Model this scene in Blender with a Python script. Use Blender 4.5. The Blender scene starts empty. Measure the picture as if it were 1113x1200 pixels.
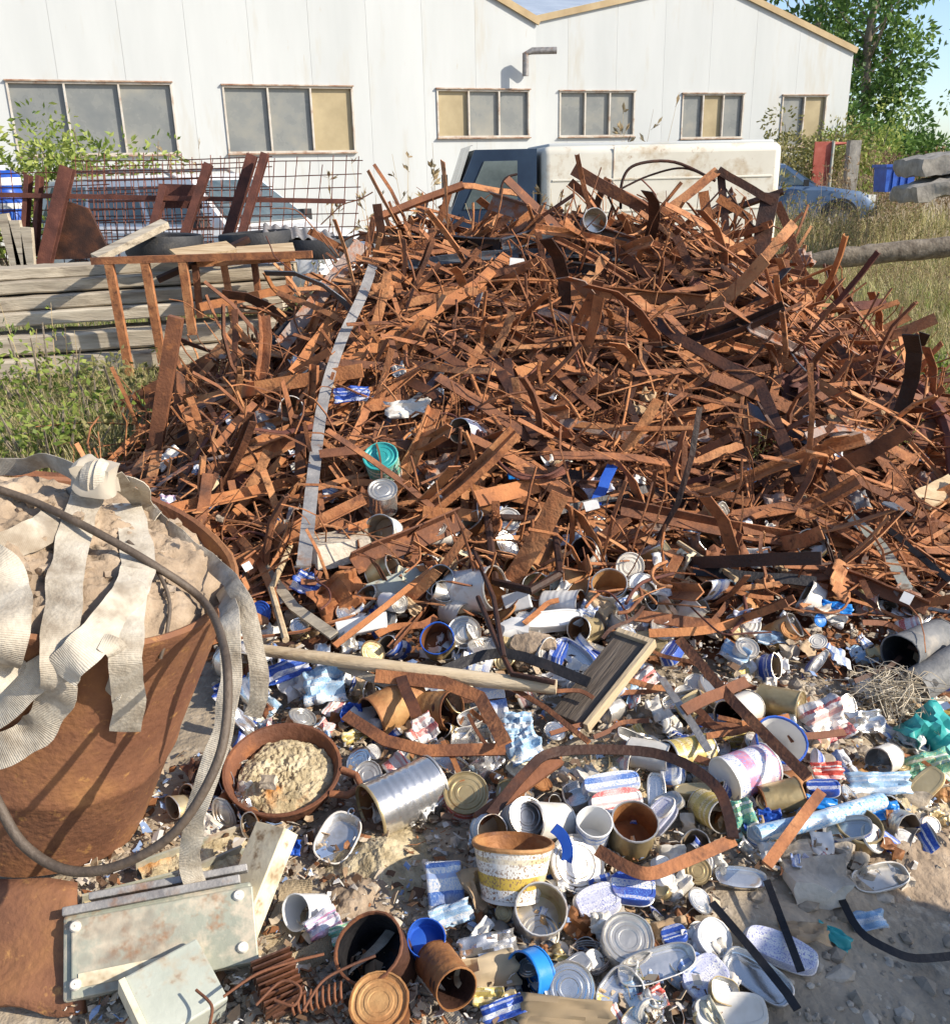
import bpy, bmesh, math, random
from mathutils import Vector, Matrix, noise
from mathutils.bvhtree import BVHTree
R = math.radians
random.seed(7)
scene = bpy.context.scene
C = scene.collection

# ------------------------------------------------------------------ camera
CAM_Z, PITCH, ROLL, FPX = 1.55, 19.8, -1.3, 1100.0
cam_data = bpy.data.cameras.new("camera")
cam = bpy.data.objects.new("camera", cam_data)
C.objects.link(cam)
cam_data.sensor_fit = 'VERTICAL'
cam_data.sensor_height = 24.0
cam_data.lens = 24.0 * FPX / 1200.0
cam_data.clip_start = 0.05
cam_data.clip_end = 3000
CAM_M = Matrix.Translation((0, 0, CAM_Z)) @ Matrix.Rotation(R(90 - PITCH), 4, 'X') @ Matrix.Rotation(R(ROLL), 4, 'Z')
cam.matrix_world = CAM_M
scene.camera = cam
CAM_P = Vector((0, 0, CAM_Z))
CAM_R = CAM_M.to_3x3()

# ------------------------------------------------------------------ sky, sun, exposure
SUN_TO = Vector((0.80, -0.31, 0.53)).normalized()
elev = math.asin(SUN_TO.z)
world = bpy.data.worlds.new("World")
scene.world = world
world.use_nodes = True
wn = world.node_tree.nodes
wl = world.node_tree.links
sky = wn.new("ShaderNodeTexSky")
sky.sky_type = 'NISHITA'
sky.sun_disc = False
sky.sun_elevation = elev
sky.sun_rotation = math.atan2(SUN_TO.x, SUN_TO.y)
sky.air_density = 0.8
sky.dust_density = 0.9
sky.ozone_density = 1.6
bg = wn["Background"]
bg.inputs[1].default_value = 0.15
wl.new(sky.outputs[0], bg.inputs[0])
sun_data = bpy.data.lights.new("sun", 'SUN')
sun_data.energy = 4.4
sun_data.angle = R(0.5)
sun_data.color = (1.0, 0.90, 0.75)
sun = bpy.data.objects.new("sun", sun_data)
C.objects.link(sun)
sun.rotation_euler = SUN_TO.to_track_quat('Z', 'Y').to_euler()
scene.view_settings.view_transform = 'Standard'
scene.view_settings.look = 'None'
scene.view_settings.gamma = 1.0
scene.view_settings.use_curve_mapping = False
scene.view_settings.exposure = 0.58
scene.cycles.max_bounces = 5
scene.cycles.diffuse_bounces = 3
scene.cycles.glossy_bounces = 2
scene.cycles.transmission_bounces = 4
scene.cycles.transparent_max_bounces = 4

# ------------------------------------------------------------------ materials
def mat(name, cols, scale=6.0, rough=0.7, metal=0.0, bump=0.25, bscale=60.0, rand=0.0, island=0.0,
        spots=None, detail=4.0, stretch=(1, 1, 1), coord='Object', spec=0.4, trans=0.0, hard=False, wave=None, alpha=1.0):
    """cols: colour stops over a noise; spots: (rgb, scale, low, high) stain layers; rand / island: brightness jitter."""
    m = bpy.data.materials.new(name)
    m.use_nodes = True
    nt = m.node_tree
    N, L = nt.nodes, nt.links
    b = N["Principled BSDF"]
    tc = N.new("ShaderNodeTexCoord")
    mp = N.new("ShaderNodeMapping")
    mp.inputs['Scale'].default_value = stretch
    L.new(tc.outputs[coord], mp.inputs[0])
    oi = N.new("ShaderNodeObjectInfo")
    va = N.new("ShaderNodeVectorMath"); va.operation = 'SCALE'
    cmb = N.new("ShaderNodeCombineXYZ")
    for i in range(3):
        L.new(oi.outputs['Random'], cmb.inputs[i])
    L.new(cmb.outputs[0], va.inputs[0]); va.inputs['Scale'].default_value = 37.0
    ad = N.new("ShaderNodeVectorMath"); ad.operation = 'ADD'
    L.new(mp.outputs[0], ad.inputs[0]); L.new(va.outputs[0], ad.inputs[1])
    nz = N.new("ShaderNodeTexNoise")
    nz.inputs['Scale'].default_value = scale
    nz.inputs['Detail'].default_value = detail
    nz.inputs['Roughness'].default_value = 0.62
    L.new(ad.outputs[0], nz.inputs['Vector'])
    rp = N.new("ShaderNodeValToRGB")
    if hard:
        rp.color_ramp.interpolation = 'CONSTANT'
    el = rp.color_ramp.elements
    while len(el) < len(cols):
        el.new(0.5)
    for e, (p, c) in zip(el, cols):
        e.position = p
        e.color = (c[0], c[1], c[2], 1)
    fac = nz.outputs[0]
    geo = None
    if island:
        geo = N.new("ShaderNodeNewGeometry")
        ma = N.new("ShaderNodeMath"); ma.operation = 'MULTIPLY_ADD'
        L.new(geo.outputs['Random Per Island'], ma.inputs[0])
        ma.inputs[1].default_value = island
        s = N.new("ShaderNodeMath"); s.operation = 'ADD'
        ma.inputs[2].default_value = -island / 2
        L.new(ma.outputs[0], s.inputs[0]); L.new(fac, s.inputs[1])
        fac = s.outputs[0]
    if rand:
        ma = N.new("ShaderNodeMath"); ma.operation = 'MULTIPLY_ADD'
        L.new(oi.outputs['Random'], ma.inputs[0])
        ma.inputs[1].default_value = rand
        ma.inputs[2].default_value = -rand / 2
        s = N.new("ShaderNodeMath"); s.operation = 'ADD'
        L.new(ma.outputs[0], s.inputs[0]); L.new(fac, s.inputs[1])
        fac = s.outputs[0]
    L.new(fac, rp.inputs[0])
    col = rp.outputs[0]
    for (sc, sscale, lo, hi) in (spots or []):
        n2 = N.new("ShaderNodeTexNoise")
        n2.inputs['Scale'].default_value = sscale
        n2.inputs['Detail'].default_value = 4
        n2.inputs['Roughness'].default_value = 0.7
        L.new(ad.outputs[0], n2.inputs['Vector'])
        mr = N.new("ShaderNodeMapRange")
        mr.inputs['From Min'].default_value = lo
        mr.inputs['From Max'].default_value = hi
        L.new(n2.outputs[0], mr.inputs[0])
        mx = N.new("ShaderNodeMix"); mx.data_type = 'RGBA'
        L.new(mr.outputs[0], mx.inputs['Factor'])
        L.new(col, mx.inputs['A'])
        mx.inputs['B'].default_value = (*sc, 1)
        col = mx.outputs['Result']
    if wave:
        wv = N.new("ShaderNodeTexWave")
        wv.bands_direction = wave[0]
        wv.inputs['Scale'].default_value = wave[1]
        wv.inputs['Distortion'].default_value = wave[3] if len(wave) > 3 else 0.3
        L.new(mp.outputs[0], wv.inputs['Vector'])
    L.new(col, b.inputs['Base Color'])
    b.inputs['Metallic'].default_value = metal
    b.inputs['Specular IOR Level'].default_value = spec
    if alpha < 1:
        b.inputs['Transmission Weight'].default_value = 1 - alpha
    rr = N.new("ShaderNodeMapRange")
    rr.inputs['To Min'].default_value = max(0.03, rough - 0.14)
    rr.inputs['To Max'].default_value = min(1, rough + 0.14)
    L.new(nz.outputs[0], rr.inputs[0])
    L.new(rr.outputs[0], b.inputs['Roughness'])
    if bump:
        n3 = N.new("ShaderNodeTexNoise")
        n3.inputs['Scale'].default_value = bscale
        n3.inputs['Detail'].default_value = 3
        L.new(ad.outputs[0], n3.inputs['Vector'])
        bp = N.new("ShaderNodeBump")
        bp.inputs['Strength'].default_value = bump
        bp.inputs['Distance'].default_value = 0.01
        h = n3.outputs[0]
        if wave:
            mm = N.new("ShaderNodeMath"); mm.operation = 'MULTIPLY_ADD'
            L.new(wv.outputs[0], mm.inputs[0]); mm.inputs[1].default_value = wave[2]
            L.new(h, mm.inputs[2]); h = mm.outputs[0]
        L.new(h, bp.inputs['Height'])
        L.new(bp.outputs[0], b.inputs['Normal'])
    if trans:
        tr = N.new("ShaderNodeBsdfTranslucent")
        L.new(col, tr.inputs[0])
        ms = N.new("ShaderNodeMixShader"); ms.inputs[0].default_value = trans
        L.new(b.outputs[0], ms.inputs[1]); L.new(tr.outputs[0], ms.inputs[2])
        L.new(ms.outputs[0], N["Material Output"].inputs[0])
    return m

RUST_STOPS = [(0.16, (0.07, 0.031, 0.020)), (0.35, (0.20, 0.080, 0.038)), (0.52, (0.37, 0.148, 0.060)), (0.80, (0.53, 0.265, 0.12))]
MT = {}
MT['rust'] = mat('rust', RUST_STOPS, 9, 0.8, 0, 0.35, 90, rand=0.34, spots=[((0.10, 0.04, 0.022), 22, 0.52, 0.72)])
MT['rust_mass'] = mat('rust_mass', RUST_STOPS, 9, 0.8, 0, 0.35, 90, island=0.42, spots=[((0.08, 0.035, 0.02), 18, 0.5, 0.7)])
MT['rust_dark'] = mat('rust_dark', [(0.25, (0.018, 0.010, 0.008)), (0.55, (0.06, 0.026, 0.016)), (0.8, (0.15, 0.055, 0.025))], 8, 0.62, 0, 0.3, 80, rand=0.25)
MT['rust_brown'] = mat('rust_brown', [(0.25, (0.09, 0.036, 0.020)), (0.55, (0.19, 0.075, 0.036)), (0.8, (0.29, 0.12, 0.06))], 7, 0.75, 0, 0.3, 80, rand=0.2, spots=[((0.34, 0.13, 0.045), 14, 0.55, 0.75)])
MT['rust_bright'] = mat('rust_bright', [(0.25, (0.22, 0.08, 0.032)), (0.5, (0.38, 0.15, 0.055)), (0.8, (0.50, 0.23, 0.09))], 8, 0.8, 0, 0.35, 90, rand=0.2, spots=[((0.12, 0.045, 0.02), 20, 0.56, 0.75)])
MT['rust_red'] = mat('rust_red', [(0.25, (0.06, 0.022, 0.017)), (0.55, (0.13, 0.047, 0.033)), (0.8, (0.23, 0.09, 0.055))], 8, 0.8, 0, 0.3, 80, rand=0.2)
MT['rust_grey'] = mat('rust_grey', [(0.3, (0.20, 0.15, 0.13)), (0.5, (0.27, 0.20, 0.17)), (0.75, (0.33, 0.29, 0.27))], 8, 0.6, 0.2, 0.3, 80, rand=0.15, spots=[((0.30, 0.11, 0.045), 12, 0.5, 0.62)])
MT['galv'] = mat('galvanised', [(0.3, (0.20, 0.19, 0.19)), (0.55, (0.31, 0.30, 0.29)), (0.8, (0.42, 0.40, 0.38))], 14, 0.55, 0.3, 0.25, 90, rand=0.15, spots=[((0.26, 0.14, 0.08), 9, 0.56, 0.72)])
MT['black_steel'] = mat('black_steel', [(0.3, (0.012, 0.012, 0.014)), (0.6, (0.03, 0.028, 0.03)), (0.85, (0.10, 0.06, 0.045))], 9, 0.5, 0.2, 0.25, 80, rand=0.2)
MT['blue_steel'] = mat('blue_grey_steel', [(0.3, (0.07, 0.085, 0.11)), (0.6, (0.16, 0.18, 0.21)), (0.85, (0.30, 0.30, 0.31))], 11, 0.45, 0.4, 0.25, 80, rand=0.2, spots=[((0.22, 0.09, 0.04), 12, 0.56, 0.7)])
MT['heap_core'] = mat('heap_core', [(0.3, (0.05, 0.024, 0.015)), (0.5, (0.16, 0.068, 0.032)), (0.7, (0.30, 0.135, 0.06))], 16, 0.9, 0, 0.9, 60)
MT['wood_grey'] = mat('weathered_timber', [(0.25, (0.24, 0.20, 0.15)), (0.5, (0.44, 0.38, 0.29)), (0.8, (0.60, 0.54, 0.43))], 7, 0.85, 0, 0.5, 40, rand=0.22, stretch=(0.25, 3, 3), spots=[((0.13, 0.10, 0.075), 5, 0.56, 0.75)])
MT['wood_tan'] = mat('pale_timber', [(0.25, (0.36, 0.25, 0.14)), (0.5, (0.52, 0.40, 0.25)), (0.8, (0.64, 0.53, 0.37))], 8, 0.8, 0, 0.4, 50, rand=0.2, stretch=(0.4, 3, 3), spots=[((0.22, 0.13, 0.07), 7, 0.6, 0.75)])
MT['wood_dark'] = mat('dark_timber', [(0.25, (0.04, 0.03, 0.024)), (0.5, (0.10, 0.078, 0.06)), (0.8, (0.20, 0.165, 0.13))], 8, 0.85, 0, 0.5, 50, stretch=(0.3, 3, 3))
MT['bark'] = mat('bark', [(0.3, (0.11, 0.085, 0.06)), (0.6, (0.24, 0.20, 0.15)), (0.85, (0.36, 0.31, 0.25))], 14, 0.9, 0, 0.8, 40, rand=0.1)
MT['dirt'] = mat('dirt', [(0.25, (0.10, 0.085, 0.07)), (0.5, (0.24, 0.20, 0.155)), (0.75, (0.42, 0.35, 0.265))], 2.6, 0.95, 0, 0.8, 38, detail=12,
                 spots=[((0.09, 0.085, 0.08), 1.3, 0.52, 0.66), ((0.48, 0.42, 0.33), 7, 0.60, 0.74)])
MT['soil'] = mat('dry_soil', [(0.25, (0.17, 0.125, 0.085)), (0.5, (0.33, 0.25, 0.175)), (0.75, (0.48, 0.385, 0.285))], 11, 0.95, 0, 1.0, 45, detail=10)
MT['sand'] = mat('caked_sand', [(0.3, (0.26, 0.20, 0.11)), (0.5, (0.46, 0.38, 0.24)), (0.7, (0.60, 0.52, 0.36))], 20, 0.95, 0, 1.0, 70, spots=[((0.46, 0.21, 0.06), 5, 0.56, 0.66)])
MT['stone'] = mat('stone', [(0.3, (0.30, 0.25, 0.19)), (0.5, (0.50, 0.43, 0.34)), (0.75, (0.68, 0.61, 0.51))], 9, 0.9, 0, 0.6, 50, rand=0.3, island=0.3)
MT['concrete'] = mat('concrete', [(0.3, (0.17, 0.155, 0.135)), (0.55, (0.30, 0.28, 0.245)), (0.8, (0.42, 0.39, 0.34))], 6, 0.95, 0, 0.8, 18, rand=0.15)
MT['tin'] = mat('tin', [(0.3, (0.50, 0.47, 0.42)), (0.6, (0.68, 0.65, 0.60)), (0.85, (0.78, 0.76, 0.72))], 10, 0.36, 0.75, 0.15, 40, rand=0.2, spots=[((0.34, 0.20, 0.10), 9, 0.58, 0.74)])
MT['tin_bright'] = mat('bright_tin', [(0.3, (0.62, 0.61, 0.59)), (0.7, (0.80, 0.79, 0.77))], 10, 0.24, 0.85, 0.12, 30, rand=0.1, spots=[((0.40, 0.34, 0.26), 8, 0.62, 0.78)])
MT['gold_tin'] = mat('gold_lacquer_tin', [(0.3, (0.36, 0.27, 0.13)), (0.6, (0.55, 0.44, 0.25)), (0.85, (0.66, 0.58, 0.40))], 9, 0.4, 0.6, 0.15, 40, rand=0.2, spots=[((0.28, 0.13, 0.05), 8, 0.57, 0.72)])
MT['rusty_tin'] = mat('rusty_tin', [(0.3, (0.13, 0.05, 0.022)), (0.5, (0.32, 0.14, 0.05)), (0.75, (0.50, 0.29, 0.12))], 8, 0.62, 0.2, 0.3, 60, rand=0.25)
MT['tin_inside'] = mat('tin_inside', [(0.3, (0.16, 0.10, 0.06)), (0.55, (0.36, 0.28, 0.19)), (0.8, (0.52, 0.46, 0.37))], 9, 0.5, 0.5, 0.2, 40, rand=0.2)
MT['white_coat'] = mat('white_coating', [(0.3, (0.52, 0.48, 0.41)), (0.55, (0.72, 0.69, 0.63)), (0.8, (0.82, 0.80, 0.76))], 7, 0.5, 0, 0.15, 50, rand=0.15, spots=[((0.42, 0.27, 0.14), 7, 0.60, 0.76)])
MT['white_plastic'] = mat('white_plastic', [(0.3, (0.66, 0.65, 0.62)), (0.7, (0.82, 0.81, 0.79))], 6, 0.42, 0, 0.1, 40, rand=0.12, spots=[((0.40, 0.33, 0.25), 8, 0.64, 0.82)])
MT['cream'] = mat('cream_paint', [(0.3, (0.58, 0.52, 0.36)), (0.6, (0.70, 0.64, 0.48)), (0.85, (0.70, 0.65, 0.51))], 5, 0.55, 0, 0.15, 50, rand=0.08, spots=[((0.36, 0.27, 0.16), 10, 0.50, 0.70), ((0.24, 0.17, 0.10), 20, 0.60, 0.72)])
MT['grey_paint'] = mat('grey_paint', [(0.3, (0.25, 0.265, 0.21)), (0.6, (0.34, 0.35, 0.285)), (0.85, (0.41, 0.415, 0.35))], 5, 0.5, 0.1, 0.15, 60, rand=0.06, spots=[((0.30, 0.155, 0.075), 11, 0.55, 0.66), ((0.50, 0.44, 0.34), 14, 0.47, 0.62), ((0.22, 0.19, 0.15), 5, 0.54, 0.72)])
MT['pale_paint'] = mat('pale_green_grey_paint', [(0.3, (0.34, 0.365, 0.315)), (0.7, (0.46, 0.485, 0.43))], 5, 0.55, 0, 0.15, 60, spots=[((0.36, 0.28, 0.19), 9, 0.50, 0.68), ((0.24, 0.18, 0.13), 18, 0.58, 0.7)])
MT['blue_plastic'] = mat('blue_plastic', [(0.3, (0.010, 0.05, 0.30)), (0.7, (0.03, 0.12, 0.52))], 6, 0.35, 0, 0.1, 40, rand=0.15)
MT['bright_blue'] = mat('bright_blue_plastic', [(0.3, (0.01, 0.16, 0.55)), (0.7, (0.03, 0.27, 0.70))], 6, 0.32, 0, 0.1, 40)
MT['teal'] = mat('teal_plastic', [(0.3, (0.02, 0.24, 0.25)), (0.6, (0.06, 0.42, 0.40)), (0.8, (0.32, 0.58, 0.52))], 8, 0.4, 0, 0.2, 40)
MT['rubber'] = mat('rubber', [(0.3, (0.016, 0.017, 0.019)), (0.7, (0.045, 0.046, 0.050))], 8, 0.62, 0, 0.3, 60, rand=0.1, spots=[((0.10, 0.09, 0.075), 6, 0.58, 0.75)])
MT['grey_rubber'] = mat('grey_hose', [(0.3, (0.10, 0.105, 0.11)), (0.7, (0.22, 0.22, 0.22))], 8, 0.6, 0, 0.3, 60, spots=[((0.36, 0.32, 0.27), 6, 0.58, 0.75)])
MT['foil'] = mat('foil', [(0.3, (0.55, 0.54, 0.52)), (0.7, (0.80, 0.79, 0.78))], 10, 0.26, 0.8, 0.2, 30, rand=0.1)
MT['webbing'] = mat('webbing', [(0.3, (0.28, 0.235, 0.18)), (0.5, (0.47, 0.42, 0.34)), (0.8, (0.62, 0.575, 0.49))], 14, 0.9, 0, 0.35, 120, rand=0.2, coord='UV', stretch=(1, 1, 1), spots=[((0.24, 0.19, 0.135), 5, 0.55, 0.72)], wave=('X', 85, 0.22, 0.5))
MT['webbing_tan'] = mat('webbing_tan', [(0.3, (0.27, 0.20, 0.12)), (0.55, (0.42, 0.33, 0.21)), (0.8, (0.56, 0.46, 0.31))], 9, 0.9, 0, 0.5, 120, rand=0.2, coord='UV', wave=('X', 85, 0.22, 0.5))
MT['cable'] = mat('cable', [(0.3, (0.055, 0.040, 0.030)), (0.7, (0.13, 0.10, 0.075))], 10, 0.6, 0, 0.3, 90, rand=0.1)
MT['card'] = mat('cardboard', [(0.3, (0.34, 0.23, 0.13)), (0.6, (0.47, 0.34, 0.21)), (0.85, (0.56, 0.44, 0.30))], 6, 0.85, 0, 0.3, 50, rand=0.2)
MT['string'] = mat('string', [(0.3, (0.42, 0.35, 0.25)), (0.7, (0.62, 0.55, 0.43))], 12, 0.9, 0, 0.3, 60, island=0.2)

def printed(name, base, a, b_, axis=2, rough=0.4, metal=0.1):
    """label print: bands along one axis, a block of text-like marks, worn patches"""
    m = mat(name, [(0.35, base), (0.65, tuple(min(1, c * 1.15) for c in base))], 9, rough, metal, 0.12, 40, rand=0.3, spots=[((0.40, 0.31, 0.21), 11, 0.56, 0.74)])
    N, L = m.node_tree.nodes, m.node_tree.links
    bs = N["Principled BSDF"]
    src = bs.inputs['Base Color'].links[0].from_socket
    tc = next(n for n in N if n.bl_idname == 'ShaderNodeTexCoord')
    oi = next(n for n in N if n.bl_idname == 'ShaderNodeObjectInfo')
    sp = N.new("ShaderNodeSeparateXYZ"); L.new(tc.outputs['Generated'], sp.inputs[0])
    nz = N.new("ShaderNodeTexNoise"); nz.inputs['Scale'].default_value = 3.5; nz.inputs['Detail'].default_value = 2
    L.new(tc.outputs['Generated'], nz.inputs['Vector'])
    t = N.new("ShaderNodeMath"); t.operation = 'MULTIPLY_ADD'
    L.new(nz.outputs[0], t.inputs[0]); t.inputs[1].default_value = 0.07; L.new(sp.outputs[axis], t.inputs[2])
    t2 = N.new("ShaderNodeMath"); t2.operation = 'MULTIPLY_ADD'
    L.new(oi.outputs['Random'], t2.inputs[0]); t2.inputs[1].default_value = 0.4; L.new(t.outputs[0], t2.inputs[2])
    t3 = N.new("ShaderNodeMath"); t3.operation = 'FRACT'; L.new(t2.outputs[0], t3.inputs[0])
    rp = N.new("ShaderNodeValToRGB"); rp.color_ramp.interpolation = 'CONSTANT'
    el = rp.color_ramp.elements
    while len(el) < 6: el.new(0.5)
    for e, (p, v) in zip(el, [(0, 0), (.10, 1), (.17, 0), (.42, 1), (.66, 0), (.90, .6)]):
        e.position = p; e.color = (v, v, v, 1)
    L.new(t3.outputs[0], rp.inputs[0])
    mx = N.new("ShaderNodeMix"); mx.data_type = 'RGBA'
    L.new(rp.outputs[0], mx.inputs['Factor']); mx.inputs['A'].default_value = (*base, 1); mx.inputs['B'].default_value = (*a, 1)
    # text-like marks
    mp = N.new("ShaderNodeMapping"); sc = [44, 44, 44]; sc[axis] = 20; sc[0] = 48; mp.inputs['Scale'].default_value = sc
    L.new(tc.outputs['Generated'], mp.inputs[0])
    vn = N.new("ShaderNodeTexNoise"); vn.inputs['Scale'].default_value = 1.0; vn.inputs['Detail'].default_value = 1.5
    L.new(mp.outputs[0], vn.inputs['Vector'])
    g = N.new("ShaderNodeMapRange"); g.inputs['From Min'].default_value = .56; g.inputs['From Max'].default_value = .59
    L.new(vn.outputs[0], g.inputs[0])
    m2 = N.new("ShaderNodeMix"); m2.data_type = 'RGBA'
    L.new(g.outputs[0], m2.inputs['Factor']); L.new(mx.outputs['Result'], m2.inputs['A']); m2.inputs['B'].default_value = (*b_, 1)
    # keep the stains of the base material on top of the print
    dirt = N.new("ShaderNodeTexNoise"); dirt.inputs['Scale'].default_value = 14; dirt.inputs['Detail'].default_value = 5
    L.new(tc.outputs['Object'], dirt.inputs['Vector'])
    dg = N.new("ShaderNodeMapRange"); dg.inputs['From Min'].default_value = .52; dg.inputs['From Max'].default_value = .72; dg.inputs['To Max'].default_value = .85
    L.new(dirt.outputs[0], dg.inputs[0])
    m3 = N.new("ShaderNodeMix"); m3.data_type = 'RGBA'
    L.new(dg.outputs[0], m3.inputs['Factor']); L.new(m2.outputs['Result'], m3.inputs['A']); L.new(src, m3.inputs['B'])
    L.new(m3.outputs['Result'], bs.inputs['Base Color'])
    return m
W = (0.74, 0.73, 0.71)
for key, nm, cs in (
    ('blue', 'blue_white_print', ((0.03, 0.07, 0.36), W, (0.08, 0.20, 0.55))),
    ('white_blue', 'white_blue_print', (W, (0.10, 0.20, 0.52), (0.32, 0.45, 0.68))),
    ('red', 'red_white_print', ((0.50, 0.06, 0.05), W, (0.62, 0.22, 0.15))),
    ('white_red', 'white_red_print', (W, (0.58, 0.12, 0.12), (0.65, 0.50, 0.42))),
    ('white_pink', 'white_pink_print', ((0.78, 0.74, 0.74), (0.62, 0.25, 0.36), (0.25, 0.35, 0.66))),
    ('yellow', 'yellow_print', ((0.58, 0.46, 0.14), (0.70, 0.62, 0.42), (0.40, 0.26, 0.10))),
    ('green', 'green_print', ((0.10, 0.36, 0.30), W, (0.55, 0.55, 0.20))),
    ('lavender', 'pale_lavender_print', ((0.56, 0.57, 0.66), W, (0.25, 0.27, 0.52))),
    ('sky', 'pale_blue_print', ((0.38, 0.52, 0.66), W, (0.10, 0.32, 0.60))),
    ('flower', 'flower_enamel', ((0.76, 0.74, 0.68), (0.60, 0.42, 0.08), (0.30, 0.18, 0.10))),
    ):
    MT['p_' + key] = printed(nm, *cs, axis=2)
    MT['f_' + key] = printed(nm + '_flat', *cs, axis=1)
def flat_m(m): return 'f' + m[1:] if m.startswith('p_') else m

# ------------------------------------------------------------------ mesh helpers
class MB:
    def __init__(s):
        s.v, s.f, s.m, s.uv = [], [], [], {}
    def add(s, vs, fs, mi=0):
        o = len(s.v)
        s.v += [tuple(p) for p in vs]
        for f in fs:
            s.f.append(tuple(i + o for i in f)); s.m.append(mi)
        return o
    def box(s, c, size, M=None, mi=0):
        x, y, z = size[0] / 2, size[1] / 2, size[2] / 2
        vs = [Vector((sx * x, sy * y, sz * z)) for sz in (-1, 1) for sy in (-1, 1) for sx in (-1, 1)]
        if M is not None:
            vs = [M @ p for p in vs]
        vs = [p + Vector(c) for p in vs]
        s.add(vs, [(0, 2, 3, 1), (4, 5, 7, 6), (0, 1, 5, 4), (2, 6, 7, 3), (0, 4, 6, 2), (1, 3, 7, 5)], mi)
        return s
    def lathe(s, prof, n=20, mi=0, M=None, close_ends=False, mis=None):
        o = len(s.v)
        k = len(prof)
        for (r, z) in prof:
            for i in range(n):
                a = 2 * math.pi * i / n
                p = Vector((r * math.cos(a), r * math.sin(a), z))
                s.v.append(tuple(M @ p if M else p))
        for j in range(k - 1):
            for i in range(n):
                i2 = (i + 1) % n
                s.f.append((o + j * n + i, o + j * n + i2, o + (j + 1) * n + i2, o + (j + 1) * n + i))
                s.m.append(mis[j] if mis else mi)
        if close_ends:
            s.f.append(tuple(o + i for i in reversed(range(n)))); s.m.append(mis[0] if mis else mi)
            s.f.append(tuple(o + (k - 1) * n + i for i in range(n))); s.m.append(mis[-1] if mis else mi)
        return s
    def sweep(s, pts, prof, normals, mi=0, uvw=None, scales=None):
        """prof: closed list of (a,b) offsets along side / normal."""
        o = len(s.v)
        n, k = len(pts), len(prof)
        run = 0.0
        for i in range(n):
            t = (pts[min(i + 1, n - 1)] - pts[max(i - 1, 0)])
            if t.length < 1e-9:
                t = Vector((0, 0, 1))
            t.normalize()
            nn = normals[i] if isinstance(normals, list) else normals
            side = t.cross(nn)
            if side.length < 1e-6:
                side = t.orthogonal()
            side.normalize()
            up = side.cross(t).normalized()
            sc = scales[i] if scales else 1.0
            if i:
                run += (pts[i] - pts[i - 1]).length
            for (a, b) in prof:
                s.v.append(tuple(pts[i] + side * a * sc + up * b * sc))
                if uvw:
                    s.uv[len(s.v) - 1] = (run, a)
        for i in range(n - 1):
            for j in range(k):
                j2 = (j + 1) % k
                s.f.append((o + i * k + j, o + i * k + j2, o + (i + 1) * k + j2, o + (i + 1) * k + j)); s.m.append(mi)
        s.f.append(tuple(o + j for j in reversed(range(k)))); s.m.append(mi)
        s.f.append(tuple(o + (n - 1) * k + j for j in range(k))); s.m.append(mi)
        return s
    def tube(s, pts, r, n=6, mi=0, taper=None):
        prof = [(math.cos(2 * math.pi * j / n) * r, math.sin(2 * math.pi * j / n) * r) for j in range(n)]
        nrm = []
        prev = None
        for i in range(len(pts)):
            t = (pts[min(i + 1, len(pts) - 1)] - pts[max(i - 1, 0)])
            t = t.normalized() if t.length > 1e-9 else Vector((0, 0, 1))
            if prev is None:
                prev = t.orthogonal().normalized()
            prev = prev - t * prev.dot(t)
            prev = prev.normalized() if prev.length > 1e-6 else t.orthogonal().normalized()
            nrm.append(prev.copy())
        return s.sweep(pts, prof, nrm, mi, scales=taper)
    def mesh(s, name, mats, smooth=None):
        me = bpy.data.meshes.new(name)
        me.from_pydata(s.v, [], s.f)
        for m in (mats if isinstance(mats, (list, tuple)) else [mats]):
            me.materials.append(m)
        if any(s.m):
            me.polygons.foreach_set('material_index', s.m)
        if s.uv:
            ul = me.uv_layers.new(name='UVMap')
            data = []
            for l in me.loops:
                data += s.uv.get(l.vertex_index, (0, 0))
            ul.data.foreach_set('uv', data)
        if smooth is not None:
            me.polygons.foreach_set('use_smooth', [True] * len(me.polygons))
            me.update()
            me.set_sharp_from_angle(angle=R(smooth))
        me.update()
        return me
    def build(s, name, mats, parent=None, smooth=None):
        o = bpy.data.objects.new(name, s.mesh(name, mats, smooth))
        C.objects.link(o)
        if parent is not None:
            o.parent = parent
        return o

def tag(o, label=None, cat=None, group=None, kind=None):
    if label: o['label'] = label
    if cat: o['category'] = cat
    if group: o['group'] = group
    if kind: o['kind'] = kind
    return o
def thing(name, label, cat, loc=(0, 0, 0), rot=None, group=None):
    o = bpy.data.objects.new(name, None)
    C.objects.link(o)
    o.empty_display_size = 0.1
    M = Matrix.Translation(Vector(loc))
    if rot is not None:
        M = M @ rot.to_4x4()
    o.matrix_world = M
    return tag(o, label, cat, group)
def copy_tree(o, M, label=None):
    c = o.copy(); C.objects.link(c); c.matrix_world = M
    if label: c['label'] = label
    for ch in list(o.children):
        d = ch.copy(); C.objects.link(d); d.parent = c
        for g in list(ch.children):
            e = g.copy(); C.objects.link(e); e.parent = d
    return c
def fr(v, s=1.0):
    return noise.noise(Vector(v) * s)
def align(axis, twist=0.0):
    return (Vector(axis).normalized().to_track_quat('Z', 'Y').to_matrix() @ Matrix.Rotation(twist, 3, 'Z'))

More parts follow.
